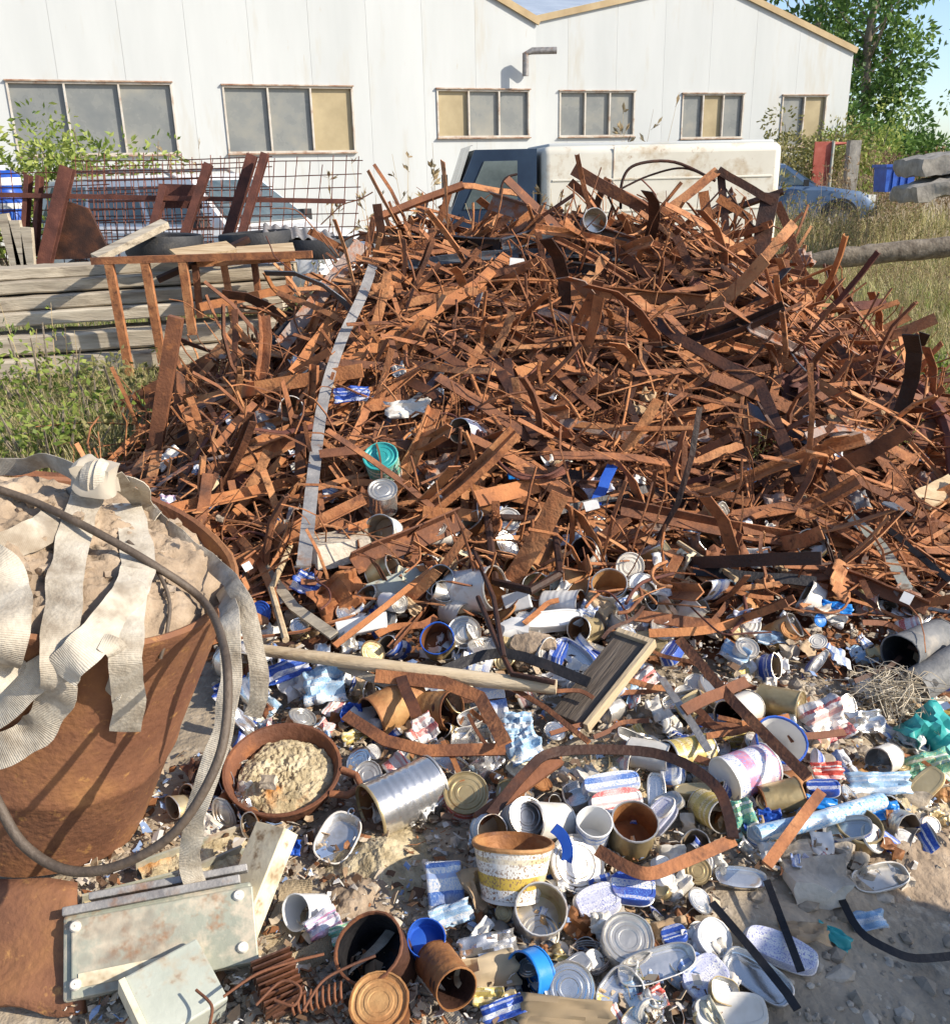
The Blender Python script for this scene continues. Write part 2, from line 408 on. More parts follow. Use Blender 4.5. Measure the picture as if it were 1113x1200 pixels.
# ------------------------------------------------------------------ place from the survey of the picture
def ray(px, py):
    return (CAM_R @ Vector(((px - 556.5) / FPX, -(py - 600) / FPX, -1))).normalized()
FWD = CAM_R @ Vector((0, 0, -1))
def at_y(px, py, Y):
    d = ray(px, py); return CAM_P + d * (Y / d.y)
def at_depth(px, py, dep):
    d = ray(px, py); return CAM_P + d * (dep / d.dot(FWD))
def at_plane(px, py, p0, n):
    d = ray(px, py); return CAM_P + d * ((p0 - CAM_P).dot(n) / d.dot(n))
def depth_of(p):
    return (p - CAM_P).dot(FWD)
def smooth01(t):
    t = max(0.0, min(1.0, t)); return t * t * (3 - 2 * t)

HEAP_H = 1.16
def heap_h(x, y):
    u = max(abs(x - 0.5) - 0.74, 0) / (1.58 if x < 0.5 else 1.44)
    v = max(5.35 - y, 0) / 2.5 if y < 5.6 else max(y - 5.9, 0) / 1.3
    r = math.sqrt(u * u + v * v)
    r = math.sqrt(r * r + 0.012) - 0.11
    if r > 1.2:
        return 0.0
    h = HEAP_H * max(0.0, 1 - max(r, 0.0) ** .92)
    if r > 0.85:
        h = HEAP_H * 0.15 * (1 - smooth01((r - 0.85) / 0.35)) if r > 0.85 else h
    return h + (0.09 * fr((x, y, 3.1), 1.7) + 0.05 * fr((x, y, 8.1), 4.0)) * min(1, h * 3)
def litter_h(x, y):
    a = smooth01((y - 0.9) / 0.5) * (1 - smooth01((y - 3.2) / 0.9))
    b = smooth01((x + 1.6) / 0.6) * (1 - smooth01((x - (0.50 + 0.45 * max(0, y - 1.5))) / 0.45))
    return 0.10 * a * b
def ground_h(x, y):
    g = 0.03 * fr((x, y, 0), 0.6) + 0.012 * fr((x, y, 5), 2.5)
    if y > 7:
        g += 0.12 * smooth01((y - 7) / 4) * (0.5 + fr((x, y, 2), 0.15))
    return g
def surf(x, y):
    return max(ground_h(x, y), ground_h(x, y) * 0.5 + heap_h(x, y)) + litter_h(x, y) * (1 if heap_h(x, y) < 0.05 else max(0, 1 - heap_h(x, y) * 4))
def on(px, py, lift=0.0, far=6.0, back=5.6):
    """point where the sight line meets the heap / ground raised by lift; beyond the heap's crest it stops at Y = back."""
    d = ray(px, py)
    t, step = 0.9, 0.03
    while t < 40:
        p = CAM_P + d * t
        if p.y > far:
            return CAM_P + d * (back / d.y)
        if p.z <= surf(p.x, p.y) + lift:
            lo, hi = t - step, t
            for _ in range(12):
                mid = (lo + hi) / 2
                q = CAM_P + d * mid
                if q.z <= surf(q.x, q.y) + lift: hi = mid
                else: lo = mid
            return CAM_P + d * hi
        t += step
    return CAM_P + d * (back / d.y)
def ground_at(px, py, lift=0.0):
    d = ray(px, py)
    return CAM_P + d * ((lift - CAM_Z) / d.z)
# ------------------------------------------------------------------ ground
def axis_coords(lo, hi, fine_lo, fine_hi, fine, growth=1.22):
    xs = []
    x = fine_lo
    while x <= fine_hi:
        xs.append(x); x += fine
    s, x = fine, xs[-1]
    while x < hi:
        s *= growth; x += s; xs.append(x)
    s, x = fine, fine_lo
    while x > lo:
        s *= growth; x -= s; xs.insert(0, x)
    return xs
def grid_mesh(xs, ys, fz):
    b = MB()
    vs = [(x, y, fz(x, y)) for y in ys for x in xs]
    n = len(xs)
    fs = [(j * n + i, j * n + i + 1, (j + 1) * n + i + 1, (j + 1) * n + i) for j in range(len(ys) - 1) for i in range(n - 1)]
    b.add(vs, fs)
    return b
gx = axis_coords(-700, 700, -3.5, 4.5, 0.06)
gy = axis_coords(-300, 1400, 0.3, 8.0, 0.06)
def ground_rough(x, y):
    g = ground_h(x, y)
    if abs(x) < 5 and 0 < y < 9:
        g += 0.012 * fr((x, y, 9), 9) + litter_h(x, y)
    return g
MT['ground'] = mat('yard_ground', [(0.25, (0.15, 0.125, 0.095)), (0.5, (0.33, 0.27, 0.195)), (0.75, (0.52, 0.43, 0.32))], 3.4, 0.95, 0, 1.0, 40, detail=8,
                   spots=[((0.13, 0.12, 0.105), 2.0, 0.56, 0.70), ((0.52, 0.45, 0.35), 12, 0.56, 0.72)])
ground = grid_mesh(gx, gy, ground_rough).build('ground', MT['ground'], smooth=60)
tag(ground, kind='structure')

# ------------------------------------------------------------------ halls
MT['hall_white'] = mat('white_wall_panel', [(0.3, (0.43, 0.455, 0.46)), (0.7, (0.50, 0.525, 0.53))], 0.9, 0.6, 0, 0.05, 8, rand=0.12, stretch=(1, 1, 0.2), spots=[((0.42, 0.40, 0.345), 1.6, 0.56, 0.80), ((0.40, 0.35, 0.28), 5.0, 0.68, 0.80)])
MT['pane_grey'] = mat('dull_pane', [(0.25, (0.13, 0.145, 0.155)), (0.5, (0.20, 0.21, 0.205)), (0.75, (0.29, 0.28, 0.24))], 1.3, 0.28, 0, 0.05, 6, rand=0.25)
MT['pane_tan'] = mat('tan_pane', [(0.3, (0.26, 0.21, 0.12)), (0.7, (0.40, 0.33, 0.20))], 1.3, 0.4, 0, 0.05, 6, rand=0.15)
MT['frame_white'] = mat('rusty_white_frame', [(0.3, (0.30, 0.20, 0.14)), (0.45, (0.46, 0.42, 0.36)), (0.7, (0.55, 0.53, 0.49))], 4, 0.6, 0, 0.1, 30)
MT['frame_rust'] = mat('frame_rust', [(0.3, (0.22, 0.10, 0.06)), (0.5, (0.36, 0.25, 0.18)), (0.7, (0.50, 0.46, 0.40))], 5, 0.7, 0, 0.1, 30)
MT['rake'] = mat('tan_rake_board', [(0.3, (0.32, 0.23, 0.12)), (0.7, (0.44, 0.34, 0.20))], 2, 0.7, 0, 0.1, 20)
MT['roof'] = mat('grey_blue_roof', [(0.3, (0.30, 0.36, 0.44)), (0.7, (0.42, 0.48, 0.56))], 1.5, 0.5, 0.1, 0.2, 20, wave=('X', 2.2, 2.0, 0.0))

def hall(name, label, p0, d, roofline, wins, panel_w, depth):
    d = Vector((d[0], d[1], 0)).normalized()
    back = Vector((-d.y, d.x, 0))
    M = Matrix((d, back, Vector((0, 0, 1)))).transposed()
    root = thing(name, label, 'building', p0, M)
    inv = root.matrix_world.inverted()
    n = -back
    loc = lambda px, py: inv @ at_plane(px, py, Vector(p0), n)
    rl = [(lambda q: (q.x, q.z))(loc(*p)) for p in roofline]
    wr = []
    for (x0, y0, x1, y1, cols) in wins:
        a = loc(x0, (y0 + y1) / 2); b = loc(x1, (y0 + y1) / 2)
        t = loc((x0 + x1) / 2, y0); bo = loc((x0 + x1) / 2, y1)
        wr.append((a.x, b.x, bo.z, t.z, cols))
    def top(u):
        for (u0, z0), (u1, z1) in zip(rl, rl[1:]):
            if u0 <= u <= u1:
                return z0 + (z1 - z0) * (u - u0) / (u1 - u0)
        return rl[0][1] if u < rl[0][0] else rl[-1][1]
    u0, u1 = rl[0][0], rl[-1][0]
    cuts = [u0]
    while cuts[-1] + panel_w * 1.4 < u1:
        cuts.append(cuts[-1] + panel_w)
    cuts.append(u1)
    def prism(b, a, c, z0, za, zc, y0=0.0, y1=0.07):
        b.add([(a, y0, z0), (c, y0, z0), (c, y0, zc), (a, y0, za), (a, y1, z0), (c, y1, z0), (c, y1, zc), (a, y1, za)],
              [(0, 1, 2, 3), (5, 4, 7, 6), (0, 4, 5, 1), (3, 2, 6, 7), (0, 3, 7, 4), (1, 5, 6, 2)])
    for a, c in zip(cuts, cuts[1:]):
        b = MB()
        g = 0.002
        sub = sorted({a + g, c - g} | {u for w in wr for u in w[:2] if a + g < u < c - g} | {p[0] for p in rl if a + g < p[0] < c - g})
        for s, e in zip(sub, sub[1:]):
            mid = (s + e) / 2
            w = next((w for w in wr if w[0] < mid < w[1]), None)
            if w is None:
                prism(b, s, e, -0.3, top(s), top(e))
            else:
                prism(b, s, e, -0.3, w[2], w[2]); prism(b, s, e, w[3], top(s), top(e))
        b.build('wall_panel', MT['hall_white'], root)
    # backing behind the panels so the joints are shallow, and the box of the hall
    b = MB()
    segs = sorted({u0, u1} | {p[0] for p in rl} | {w[0] for w in wr} | {w[1] for w in wr})
    for s, e in zip(segs, segs[1:]):
        mid = (s + e) / 2
        w = next((w for w in wr if w[0] < mid < w[1]), None)
        if w is None: prism(b, s, e, -0.3, top(s) - .02, top(e) - .02, 0.075, 0.2)
        else:
            prism(b, s, e, -0.3, w[2], w[2], 0.075, 0.2); prism(b, s, e, w[3], top(s) - .02, top(e) - .02, 0.075, 0.2)
    b.box((u0 + 0.1, depth / 2 + .2, rl[0][1] / 2 - .2), (0.2, depth - .2, rl[0][1] - .1))
    b.box((u1 - 0.1, depth / 2 + .2, rl[-1][1] / 2 - .2), (0.2, depth - .2, rl[-1][1] - .1))
    b.box(((u0 + u1) / 2, depth, 1.5), (u1 - u0, 0.2, 3.6))
    b.build('wall', MT['hall_white'], root)
    for (a, c, z0, z1, cols) in wr:
        b = MB()
        t = 0.038
        b.box(((a + c) / 2, 0.03, z1 - t / 2), (c - a, 0.12, t)); b.box(((a + c) / 2, 0.03, z0 + t / 2), (c - a, 0.12, t))
        k = len(cols)
        for i in range(k + 1):
            x = a + t / 2 + (c - a - t) * i / k
            b.box((x, 0.03, (z0 + z1) / 2), (t, 0.118, z1 - z0 - 2 * t))
        w = b.build('window', MT['frame_white'], root)
        b = MB(); b.box(((a + c) / 2, -0.034, z1 + 0.015), (c - a + .04, 0.07, 0.025)); b.build('lintel', MT['frame_rust'], w)
        b = MB(); b.box(((a + c) / 2, -0.039, z0 - 0.015), (c - a + .04, 0.08, 0.025)); b.build('sill', MT['frame_rust'], w)
        for i, cc in enumerate(cols):
            x0 = a + t + (c - a - t) * i / k; x1 = a + (c - a - t) * (i + 1) / k
            b = MB(); b.box(((x0 + x1) / 2, 0.07, (z0 + z1) / 2), (x1 - x0 - .004, 0.02, z1 - z0 - 2 * t - .004))
            b.build('pane', MT[cc], w)
    for (ua, za), (ub, zb) in zip(rl, rl[1:]):
        L = math.hypot(ub - ua, zb - za); ang = math.atan2(zb - za, ub - ua)
        Mx = Matrix.Rotation(-ang, 3, 'Y')
        c = Vector(((ua + ub) / 2, depth / 2 + .2, (za + zb) / 2)) + Mx @ Vector((0, 0, 0.07))
        b = MB(); b.box(c, (L + 0.1, depth + .4, 0.10), Mx)
        r = b.build('roof', MT['roof'], root)
        c = Vector(((ua + ub) / 2, -0.05, (za + zb) / 2)) + Mx @ Vector((0, 0, 0.03))
        b = MB(); b.box(c, (L + 0.12, 0.06, 0.15), Mx); b.build('rake_board', MT['rake'], r)
    return root, loc

d1 = Vector((1, 0.40, 0)).normalized()
pA = Vector((-4.2, 21.5, 0))
hall_left, locA = hall('factory_hall', 'white panelled hall with wide rusty-framed windows, nearest and leftmost', pA, d1,
    [(-140, -90), (200, -230), (628, 26)],
    [(14, 96, 206, 182, ['pane_grey'] * 3), (264, 101, 415, 179, ['pane_grey', 'pane_grey', 'pane_tan']), (512, 105, 620, 161, ['pane_tan', 'pane_grey', 'pane_grey'])], 1.25, 26)
pB = Vector((1.9, 26.0, 0)); d2 = Vector((1, 0.30, 0)).normalized()
hall_right, locB = hall('factory_hall', 'white gabled hall with tan roof edge, standing right of the valley', pB, d2,
    [(606, 29), (835, -22), (1000, 60)],
    [(655, 107, 743, 160, ['pane_grey'] * 3), (798, 110, 870, 162, ['pane_grey', 'pane_tan', 'pane_grey']), (914, 112, 966, 172, ['pane_grey', 'pane_tan'])], 1.35, 26)
q0 = at_plane(634, 25, pB, Vector((d2.y, -d2.x, 0)))
bk = Vector((-d2.y, d2.x, 0))
b = MB(); b.add([q0 + d2 * x + bk * y + Vector((0, 0, z)) for (x, y, z) in ((-6, .3, -.3), (6, .3, -.3), (7, 14, 3.2), (-7, 14, 3.2), (-6, .3, -.5), (6, .3, -.5), (7, 14, 3.0), (-7, 14, 3.0))], [(0, 1, 2, 3), (7, 6, 5, 4), (0, 4, 5, 1), (1, 5, 6, 2), (2, 6, 7, 3), (3, 7, 4, 0)])
b.v = [tuple(hall_right.matrix_world.inverted() @ Vector(v)) for v in b.v]
b.build('roof', MT['roof'], hall_right)
# vent elbow on the corner
q = at_plane(632, 66, pA, Vector((d1.y, -d1.x, 0)))
b = MB(); b.tube([q + Vector((-.35, -.5, -.45)), q + Vector((-.35, -.5, 0)), q + Vector((-.2, -.5, .06)), q + Vector((.35, -.5, .06))], 0.075, 10)
vent = b.build('vent_pipe', MT['galv'], smooth=40)
tag(vent, 'small grey vent elbow on the white hall near the roof valley', 'pipe')

# ------------------------------------------------------------------ vehicles
MT['silver'] = mat('silver_paint', [(0.3, (0.62, 0.63, 0.64)), (0.7, (0.72, 0.73, 0.74))], 2, 0.35, 0.1, 0.02, 10, spots=[((0.48, 0.44, 0.38), 3, 0.6, 0.8)])
MT['car_blue'] = mat('faded_blue_paint', [(0.3, (0.065, 0.115, 0.21)), (0.7, (0.11, 0.17, 0.27))], 2, 0.4, 0.1, 0.02, 10, spots=[((0.34, 0.36, 0.38), 3, 0.58, 0.8)])
MT['cab_blue'] = mat('dark_blue_cab', [(0.3, (0.010, 0.022, 0.05)), (0.7, (0.022, 0.045, 0.085))], 2, 0.4, 0.1, 0.02, 10)
MT['glass'] = mat('dark_glass', [(0.3, (0.05, 0.072, 0.08)), (0.7, (0.13, 0.165, 0.17))], 3, 0.14, 0, 0.0, 10, spec=0.8)
MT['trim'] = mat('black_trim', [(0.3, (0.02, 0.02, 0.022)), (0.7, (0.05, 0.05, 0.05))], 6, 0.6, 0, 0.05, 20)
MT['lamp'] = mat('lamp_lens', [(0.3, (0.62, 0.63, 0.62)), (0.7, (0.78, 0.78, 0.76))], 6, 0.2, 0.1, 0.0, 20)
MT['red_lens'] = mat('red_lens', [(0.3, (0.35, 0.02, 0.02)), (0.7, (0.5, 0.04, 0.03))], 6, 0.25, 0, 0.0, 20)
MT['van_cream'] = mat('cream_van_panel', [(0.3, (0.58, 0.55, 0.47)), (0.7, (0.68, 0.66, 0.58))], 1.4, 0.55, 0, 0.04, 10, spots=[((0.40, 0.30, 0.18), 3.0, 0.54, 0.76), ((0.30, 0.19, 0.11), 9.0, 0.62, 0.74)])

def wheel(root, x, y, r, w):
    s = 1 if y > 0 else -1
    Mx = Matrix.Translation((x, y, r)) @ Matrix.Rotation(R(90), 4, 'X')
    b = MB(); b.lathe([(r * .62, -w / 2), (r * .92, -w / 2), (r, -w * .36), (r, w * .36), (r * .92, w / 2), (r * .62, w / 2), (r * .62, -w / 2)], 24, M=Mx)
    t = b.build('wheel', MT['rubber'], root, smooth=40)
    b = MB(); b.lathe([(0.001, -w * .30), (r * .2, -w * .34), (r * .5, -w * .2), (r * .63, -w * .42), (r * .63, w * .42), (r * .5, w * .2), (r * .2, w * .34), (0.001, w * .30)], 20, M=Mx)
    b.build('rim', MT['galv'], t, smooth=40)

def car(name, label, loc, yaw, paint, L, Wd, H, belt, rear_cab, front_cab, hood, rails):
    """local: +x forward. rear_cab / front_cab: (x at belt, x at roof)."""
    root = thing(name, label, 'car', loc, Matrix.Rotation(yaw, 3, 'Z'))
    w = Wd / 2
    st = [(-L / 2, .84, .42, belt - .18), (-L / 2 + .10, .94, .30, belt - .04), (-L * .3, 1, .22, belt), (0, 1, .20, belt), (front_cab[0], 1, .22, belt - .02),
          (front_cab[0] + .15, .99, .22, hood + .05), (L / 2 - .35, .95, .26, hood - .06), (L / 2 - .08, .86, .34, hood - .22), (L / 2, .72, .42, hood - .38)]
    b = MB()
    k = 10
    for (x, ws, z0, z1) in st:
        ww = w * ws
        b.v += [(x, -ww * .86, z0), (x, -ww * .98, z0 + .12), (x, -ww, (z0 + z1) / 2), (x, -ww * .975, z1 - .07), (x, -ww * .90, z1),
                (x, ww * .90, z1), (x, ww * .975, z1 - .07), (x, ww, (z0 + z1) / 2), (x, ww * .98, z0 + .12), (x, ww * .86, z0)]
    for i in range(len(st) - 1):
        for j in range(k):
            j2 = (j + 1) % k
            b.f.append((i * k + j, i * k + j2, (i + 1) * k + j2, (i + 1) * k + j)); b.m.append(0)
    b.f.append(tuple(range(k))); b.m.append(0)
    b.f.append(tuple((len(st) - 1) * k + j for j in reversed(range(k)))); b.m.append(0)
    b.build('body', paint, root, smooth=35)
    xr0, xr1 = rear_cab; xf0, xf1 = front_cab
    wb, wt = w * .90, w * .70
    b = MB()
    zt = H - .05
    b.add([(xr0, -wb, belt - .02), (xf0, -wb, belt - .04), (xf1, -wt, zt), (xr1, -wt, zt), (xr0, wb, belt - .02), (xf0, wb, belt - .04), (xf1, wt, zt), (xr1, wt, zt),
           (xf1 - .15, -wt * .72, H), (xr1 + .12, -wt * .72, H), (xf1 - .15, wt * .72, H), (xr1 + .12, wt * .72, H)],
          [(0, 1, 2, 3), (5, 4, 7, 6), (1, 5, 6, 2), (4, 0, 3, 7), (2, 8, 9, 3), (6, 7, 11, 10), (8, 10, 11, 9), (2, 6, 10, 8), (3, 9, 11, 7)])
    b.build('roof', paint, root, smooth=30)
    def lerp3(a, c, t): return Vector(a) + (Vector(c) - Vector(a)) * t
    for s in (-1, 1):
        A, B_, C_, D_ = [Vector(p) for p in ((xr0, s * wb, belt), (xf0, s * wb, belt - .03), (xf1, s * wt, zt), (xr1, s * wt, zt))]
        nrm = Vector((0, s * .93, .3)) * 0.012
        cut = [0.03, 0.30, 0.63, 0.95]
        for t0, t1 in zip(cut, cut[1:]):
            t0 += .015; t1 -= .015
            lo0, lo1 = lerp3(A, B_, t0), lerp3(A, B_, t1)
            up0, up1 = lerp3(D_, C_, t0), lerp3(D_, C_, t1)
            p = [lerp3(lo0, up0, .1), lerp3(lo1, up1, .1), lerp3(lo1, up1, .86), lerp3(lo0, up0, .86)]
            b = MB(); b.add([x + nrm for x in p] + [x - nrm for x in p], [(0, 1, 2, 3) if s < 0 else (3, 2, 1, 0), (7, 6, 5, 4), (0, 4, 5, 1), (1, 5, 6, 2), (2, 6, 7, 3), (3, 7, 4, 0)])
            b.build('side_window', MT['glass'], root)
        b = MB(); b.box((xf0 - .25, s * (w + .07), belt + .06), (.10, .16, .13)); b.build('wing_mirror', MT['trim'], root)
        b = MB(); b.box((L / 2 - .16, s * w * .62, hood - .20), (.16, .34, .14), Matrix.Rotation(s * -.3, 3, 'Z')); b.build('headlight', MT['lamp'], root)
        b = MB(); b.box((-L / 2 + .04, s * w * .78, belt - .2), (.10, .18, .30)); b.build('tail_light', MT['red_lens'], root)
        for x in (-L * .29, L * .31):
            wheel(root, x, s * (w - .09), .32, .2)
            b = MB(); Mx = Matrix.Translation((x, s * (w + .004), .32)) @ Matrix.Rotation(R(90), 4, 'X')
            b.lathe([(.33, -.012), (.38, -.012), (.38, .012), (.33, .012), (.33, -.012)], 24, M=Mx); b.build('wheel_arch', MT['trim'], root)
        b = MB(); b.box((0.12, s * (w + .003), belt - .14), (.18, .03, .035)); b.build('door_handle', paint, root)
        if rails:
            b = MB(); b.tube([Vector((xr1 + .1, s * wt * .9, zt)), Vector((xr1 + .25, s * wt * .9, H + .05)), Vector((xf1 - .45, s * wt * .9, H + .05)), Vector((xf1 - .25, s * wt * .9, zt))], .022, 6)
            b.build('roof_rail', MT['galv'], root)
    for nm, (x0, x1) in (('windscreen', (xf0, xf1)), ('rear_window', (xr0, xr1))):
        A, B_ = Vector((x0, -wb, belt)), Vector((x0, wb, belt)); C_, D_ = Vector((x1, wt, zt)), Vector((x1, -wt, zt))
        cen = (A + B_ + C_ + D_) / 4
        n = Vector((1 if nm == 'windscreen' else -1, 0, .6)).normalized() * .014
        p = [cen + (q - cen) * .88 for q in (A, B_, C_, D_)]
        b = MB(); b.add([x + n for x in p] + [x - n for x in p], [(0, 1, 2, 3), (7, 6, 5, 4), (0, 4, 5, 1), (1, 5, 6, 2), (2, 6, 7, 3), (3, 7, 4, 0)])
        b.build(nm, MT['glass'], root)
    b = MB(); b.box((L / 2 - .06, 0, .42), (.16, Wd * .82, .2)); b.build('bumper', MT['trim'], root)
    b = MB(); b.box((-L / 2 + .02, 0, .42), (.14, Wd * .9, .2)); b.build('bumper', MT['trim'], root)
    return root
car('parked_car', 'silver estate car with roof rails behind the rusty mesh fence', (-3.15, 11.9, 0.0), R(-27), MT['silver'], 4.4, 1.75, 1.62, 1.06, (-2.1, -1.9), (1.0, .35), .96, True)
car('parked_car', 'faded blue hatchback parked in the weeds right of the cream van', (at_y(912, 210, 21.5).x, 21.5, 0.22), R(-14), MT['car_blue'], 3.9, 1.66, 1.42, .95, (-1.85, -1.4), (.75, .10), .88, False)

# cream box van with dark blue cab
vp = at_y(775, 200, 11.2); vp.z = 0.0
van = thing('box_van', 'cream ribbed box van with dark blue cab behind the scrap heap', 'van', vp, Matrix.Rotation(R(5), 3, 'Z'))
Lb, Dp, z0, z1 = 2.75, 1.75, .50, 1.82
def bevelled(name, c, size, m, w_, root):
    b = MB(); b.box(c, size); o = b.build(name, MT[m], root, smooth=40)
    md = o.modifiers.new('bevel', 'BEVEL'); md.width = w_; md.segments = 4
    return o
bevelled('cargo_box', (0.02, Dp / 2, (z0 + z1) / 2), (Lb, Dp, z1 - z0), 'van_cream', .09, van)
for zz in (.78, 1.12, 1.46):
    bevelled('rib', (0.02, .0, zz), (Lb - .22, .02, .022), 'van_cream', .006, van)
bevelled('roof', (0.02, Dp / 2, z1 + .004), (Lb - .16, Dp - .16, .05), 'hall_white', .02, van)
bevelled('side_panel', (-.55, .0, 1.25), (.012, .016, 1.1), 'frame_white', .002, van)
bevelled('lower_skirt', (0.02, .02, .50), (Lb - .1, .05, .08), 'trim', .01, van)
b = MB(); b.box((-.4, Dp / 2, .42), (Lb + 1.2, Dp * .7, .14)); b.build('chassis', MT['trim'], van)
b = MB()
xa, xb = -Lb / 2 - 1.02, -Lb / 2 - .03
b.add([(x, y, z) for y in (.06, Dp - .06) for (x, z) in ((xa, .45), (xb, .45), (xb, 1.80), (xa + .30, 1.80), (xa + .02, 1.15))],
      [(0, 1, 2, 3, 4), (9, 8, 7, 6, 5), (0, 5, 6, 1), (1, 6, 7, 2), (2, 7, 8, 3), (3, 8, 9, 4), (4, 9, 5, 0)])
b.build('cab', MT['cab_blue'], van)
b = MB(); b.add([(xa + .16, .045, 1.18), (xb - .22, .045, 1.18), (xb - .22, .045, 1.68), (xa + .40, .045, 1.68), (xa + .16, .065, 1.18), (xb - .22, .065, 1.18), (xb - .22, .065, 1.68), (xa + .40, .065, 1.68)],
                [(0, 1, 2, 3), (0, 3, 7, 4), (3, 2, 6, 7), (2, 1, 5, 6), (1, 0, 4, 5)]); b.build('side_window', MT['glass'], van)
b = MB(); b.add([(xa + .035, .2, 1.2), (xa + .035, Dp - .2, 1.2), (xa + .27, Dp - .2, 1.85), (xa + .27, .2, 1.85), (xa + .06, .2, 1.2), (xa + .06, Dp - .2, 1.2), (xa + .30, Dp - .2, 1.85), (xa + .30, .2, 1.85)],
                [(0, 3, 2, 1), (0, 1, 5, 4), (2, 3, 7, 6)]); b.build('windscreen', MT['glass'], van)
b = MB(); b.box(((xa + xb) / 2 + .02, .052, .82), (.80, .02, .62)); dr = b.build('door', MT['cab_blue'], van)
b = MB(); b.box((xb - .22, .035, 1.02), (.14, .03, .035)); b.build('handle', MT['trim'], dr)
b = MB(); b.box((xa - .05, -.05, 1.42), (.06, .14, .26)); b.build('wing_mirror', MT['trim'], van)
for x in (-1.75, .75):
    for y in (.12, Dp - .12): wheel(van, x, y, .34, .2)

# ------------------------------------------------------------------ plants
LEAF = {
 'tree': mat('tree_leaf', [(0.2, (0.035, 0.085, 0.018)), (0.5, (0.09, 0.18, 0.035)), (0.8, (0.19, 0.30, 0.07))], 0.6, 0.55, 0, 0, island=0.55, trans=0.3),
 'shrub': mat('shrub_leaf', [(0.2, (0.10, 0.16, 0.025)), (0.5, (0.24, 0.31, 0.06)), (0.8, (0.42, 0.46, 0.13))], 1.2, 0.55, 0, 0, island=0.5, trans=0.35),
 'olive': mat('olive_leaf', [(0.2, (0.10, 0.11, 0.03)), (0.5, (0.22, 0.21, 0.07)), (0.8, (0.38, 0.34, 0.15))], 1.2, 0.6, 0, 0, island=0.5, trans=0.3),
 'dry': mat('dry_stalk', [(0.2, (0.16, 0.11, 0.06)), (0.5, (0.32, 0.24, 0.13)), (0.8, (0.48, 0.39, 0.24))], 2, 0.8, 0, 0, island=0.5, trans=0.2),
 'reed': mat('brown_reed', [(0.2, (0.14, 0.085, 0.05)), (0.5, (0.30, 0.19, 0.11)), (0.8, (0.42, 0.32, 0.17))], 2, 0.8, 0, 0, island=0.5, trans=0.2),
 'grass': mat('grass_blade', [(0.12, (0.12, 0.14, 0.035)), (0.38, (0.30, 0.29, 0.10)), (0.58, (0.50, 0.43, 0.20)), (0.82, (0.62, 0.54, 0.32))], 0.9, 0.7, 0, 0, island=0.55, trans=0.25),
 'grass_green': mat('green_grass_blade', [(0.15, (0.08, 0.15, 0.02)), (0.5, (0.19, 0.28, 0.05)), (0.85, (0.38, 0.42, 0.14))], 0.9, 0.7, 0, 0, island=0.5, trans=0.25),
}
rnd = random.Random(11)
def rvec(r=rnd):
    while True:
        v = Vector((r.uniform(-1, 1), r.uniform(-1, 1), r.uniform(-1, 1)))
        if 0.05 < v.length < 1: return v
def leaf(b, p, d, n, L, w):
    s = d.cross(n)
    s = s.normalized() if s.length > 1e-5 else d.orthogonal().normalized()
    b.add([p, p + d * L * .5 + s * w * .5 + n * L * .06, p + d * L, p + d * L * .5 - s * w * .5 + n * L * .06], [(0, 1, 2, 3)])
def leaf_cloud(b, clumps, n, L, w, r=rnd):
    wts = [c[1] ** 2 for c in clumps]
    for _ in range(n):
        c, rad, sq = r.choices(clumps, wts)[0]
        v = rvec(r).normalized() * rad * r.uniform(.35, 1.0) ** .6
        v.z *= sq
        d = (v.normalized() + rvec(r) * .9 + Vector((0, 0, -.25))).normalized()
        leaf(b, c + v, d, rvec(r).normalized(), L * r.uniform(.6, 1.3), w * r.uniform(.7, 1.2))
def tree(name, label, base, h, spread, n, L, lm, seed, trunk_r=.2, group=None):
    r = random.Random(seed)
    root = thing(name, label, 'tree', base, group=group)
    tb = MB()
    top = Vector((r.uniform(-.3, .3), r.uniform(-.3, .3), h * .9))
    tp = [Vector((0, 0, -.2)), Vector((.1, 0, h * .25)), Vector((-.1, .1, h * .5)), Vector((.05, 0, h * .72)), top]
    tb.tube(tp, trunk_r, 8, taper=[1.2, .9, .7, .45, .12])
    clumps = []
    for i in range(30):
        t = .12 + .86 * i / 29
        z = h * t
        a = i * 2.4 + r.uniform(-.5, .5)
        rr = spread * (.55 + .45 * math.sin(math.pi * min(1, t * 1.05))) * r.uniform(.5, 1.1)
        e = Vector((math.cos(a) * rr, math.sin(a) * rr, z + rr * .25))
        s = Vector((0, 0, z * .8))
        tb.tube([s, (s + e) / 2 + Vector((0, 0, -.08 * rr)), e], trunk_r * .32 * (1.1 - t * .6), 5, taper=[1, .6, .2])
        for k in range(5):
            clumps.append((e * (1) + rvec(r) * spread * .42, spread * r.uniform(.13, .30), r.uniform(.6, .95)))
    tb.build('trunk', MT['bark'], root, smooth=60)
    cb = MB()
    leaf_cloud(cb, clumps, n, L, L * .55, r)
    o = cb.build('crown', lm, root)
    return root
tb_ = at_y(1005, 190, 38); tb_.z = 0
tree('leafy_tree', 'tall green tree rising behind the right hall corner', tb_, 11.5, 2.15, 9000, .27, LEAF['tree'], 5, .22, 'trees behind the hall')
tb_ = at_y(945, 190, 46); tb_.z = 0
tree('leafy_tree', 'dark green tree top showing above the sloping tan roof edge', tb_, 13.5, 3.0, 7000, .32, LEAF['tree'], 6, .24, 'trees behind the hall')
tb_ = at_y(1150, 190, 40); tb_.z = 0
tree('leafy_tree', 'sparse green tree cut off by the right edge against the sky', tb_, 10.0, 1.8, 900, .26, LEAF['tree'], 9, .2, 'trees behind the hall')

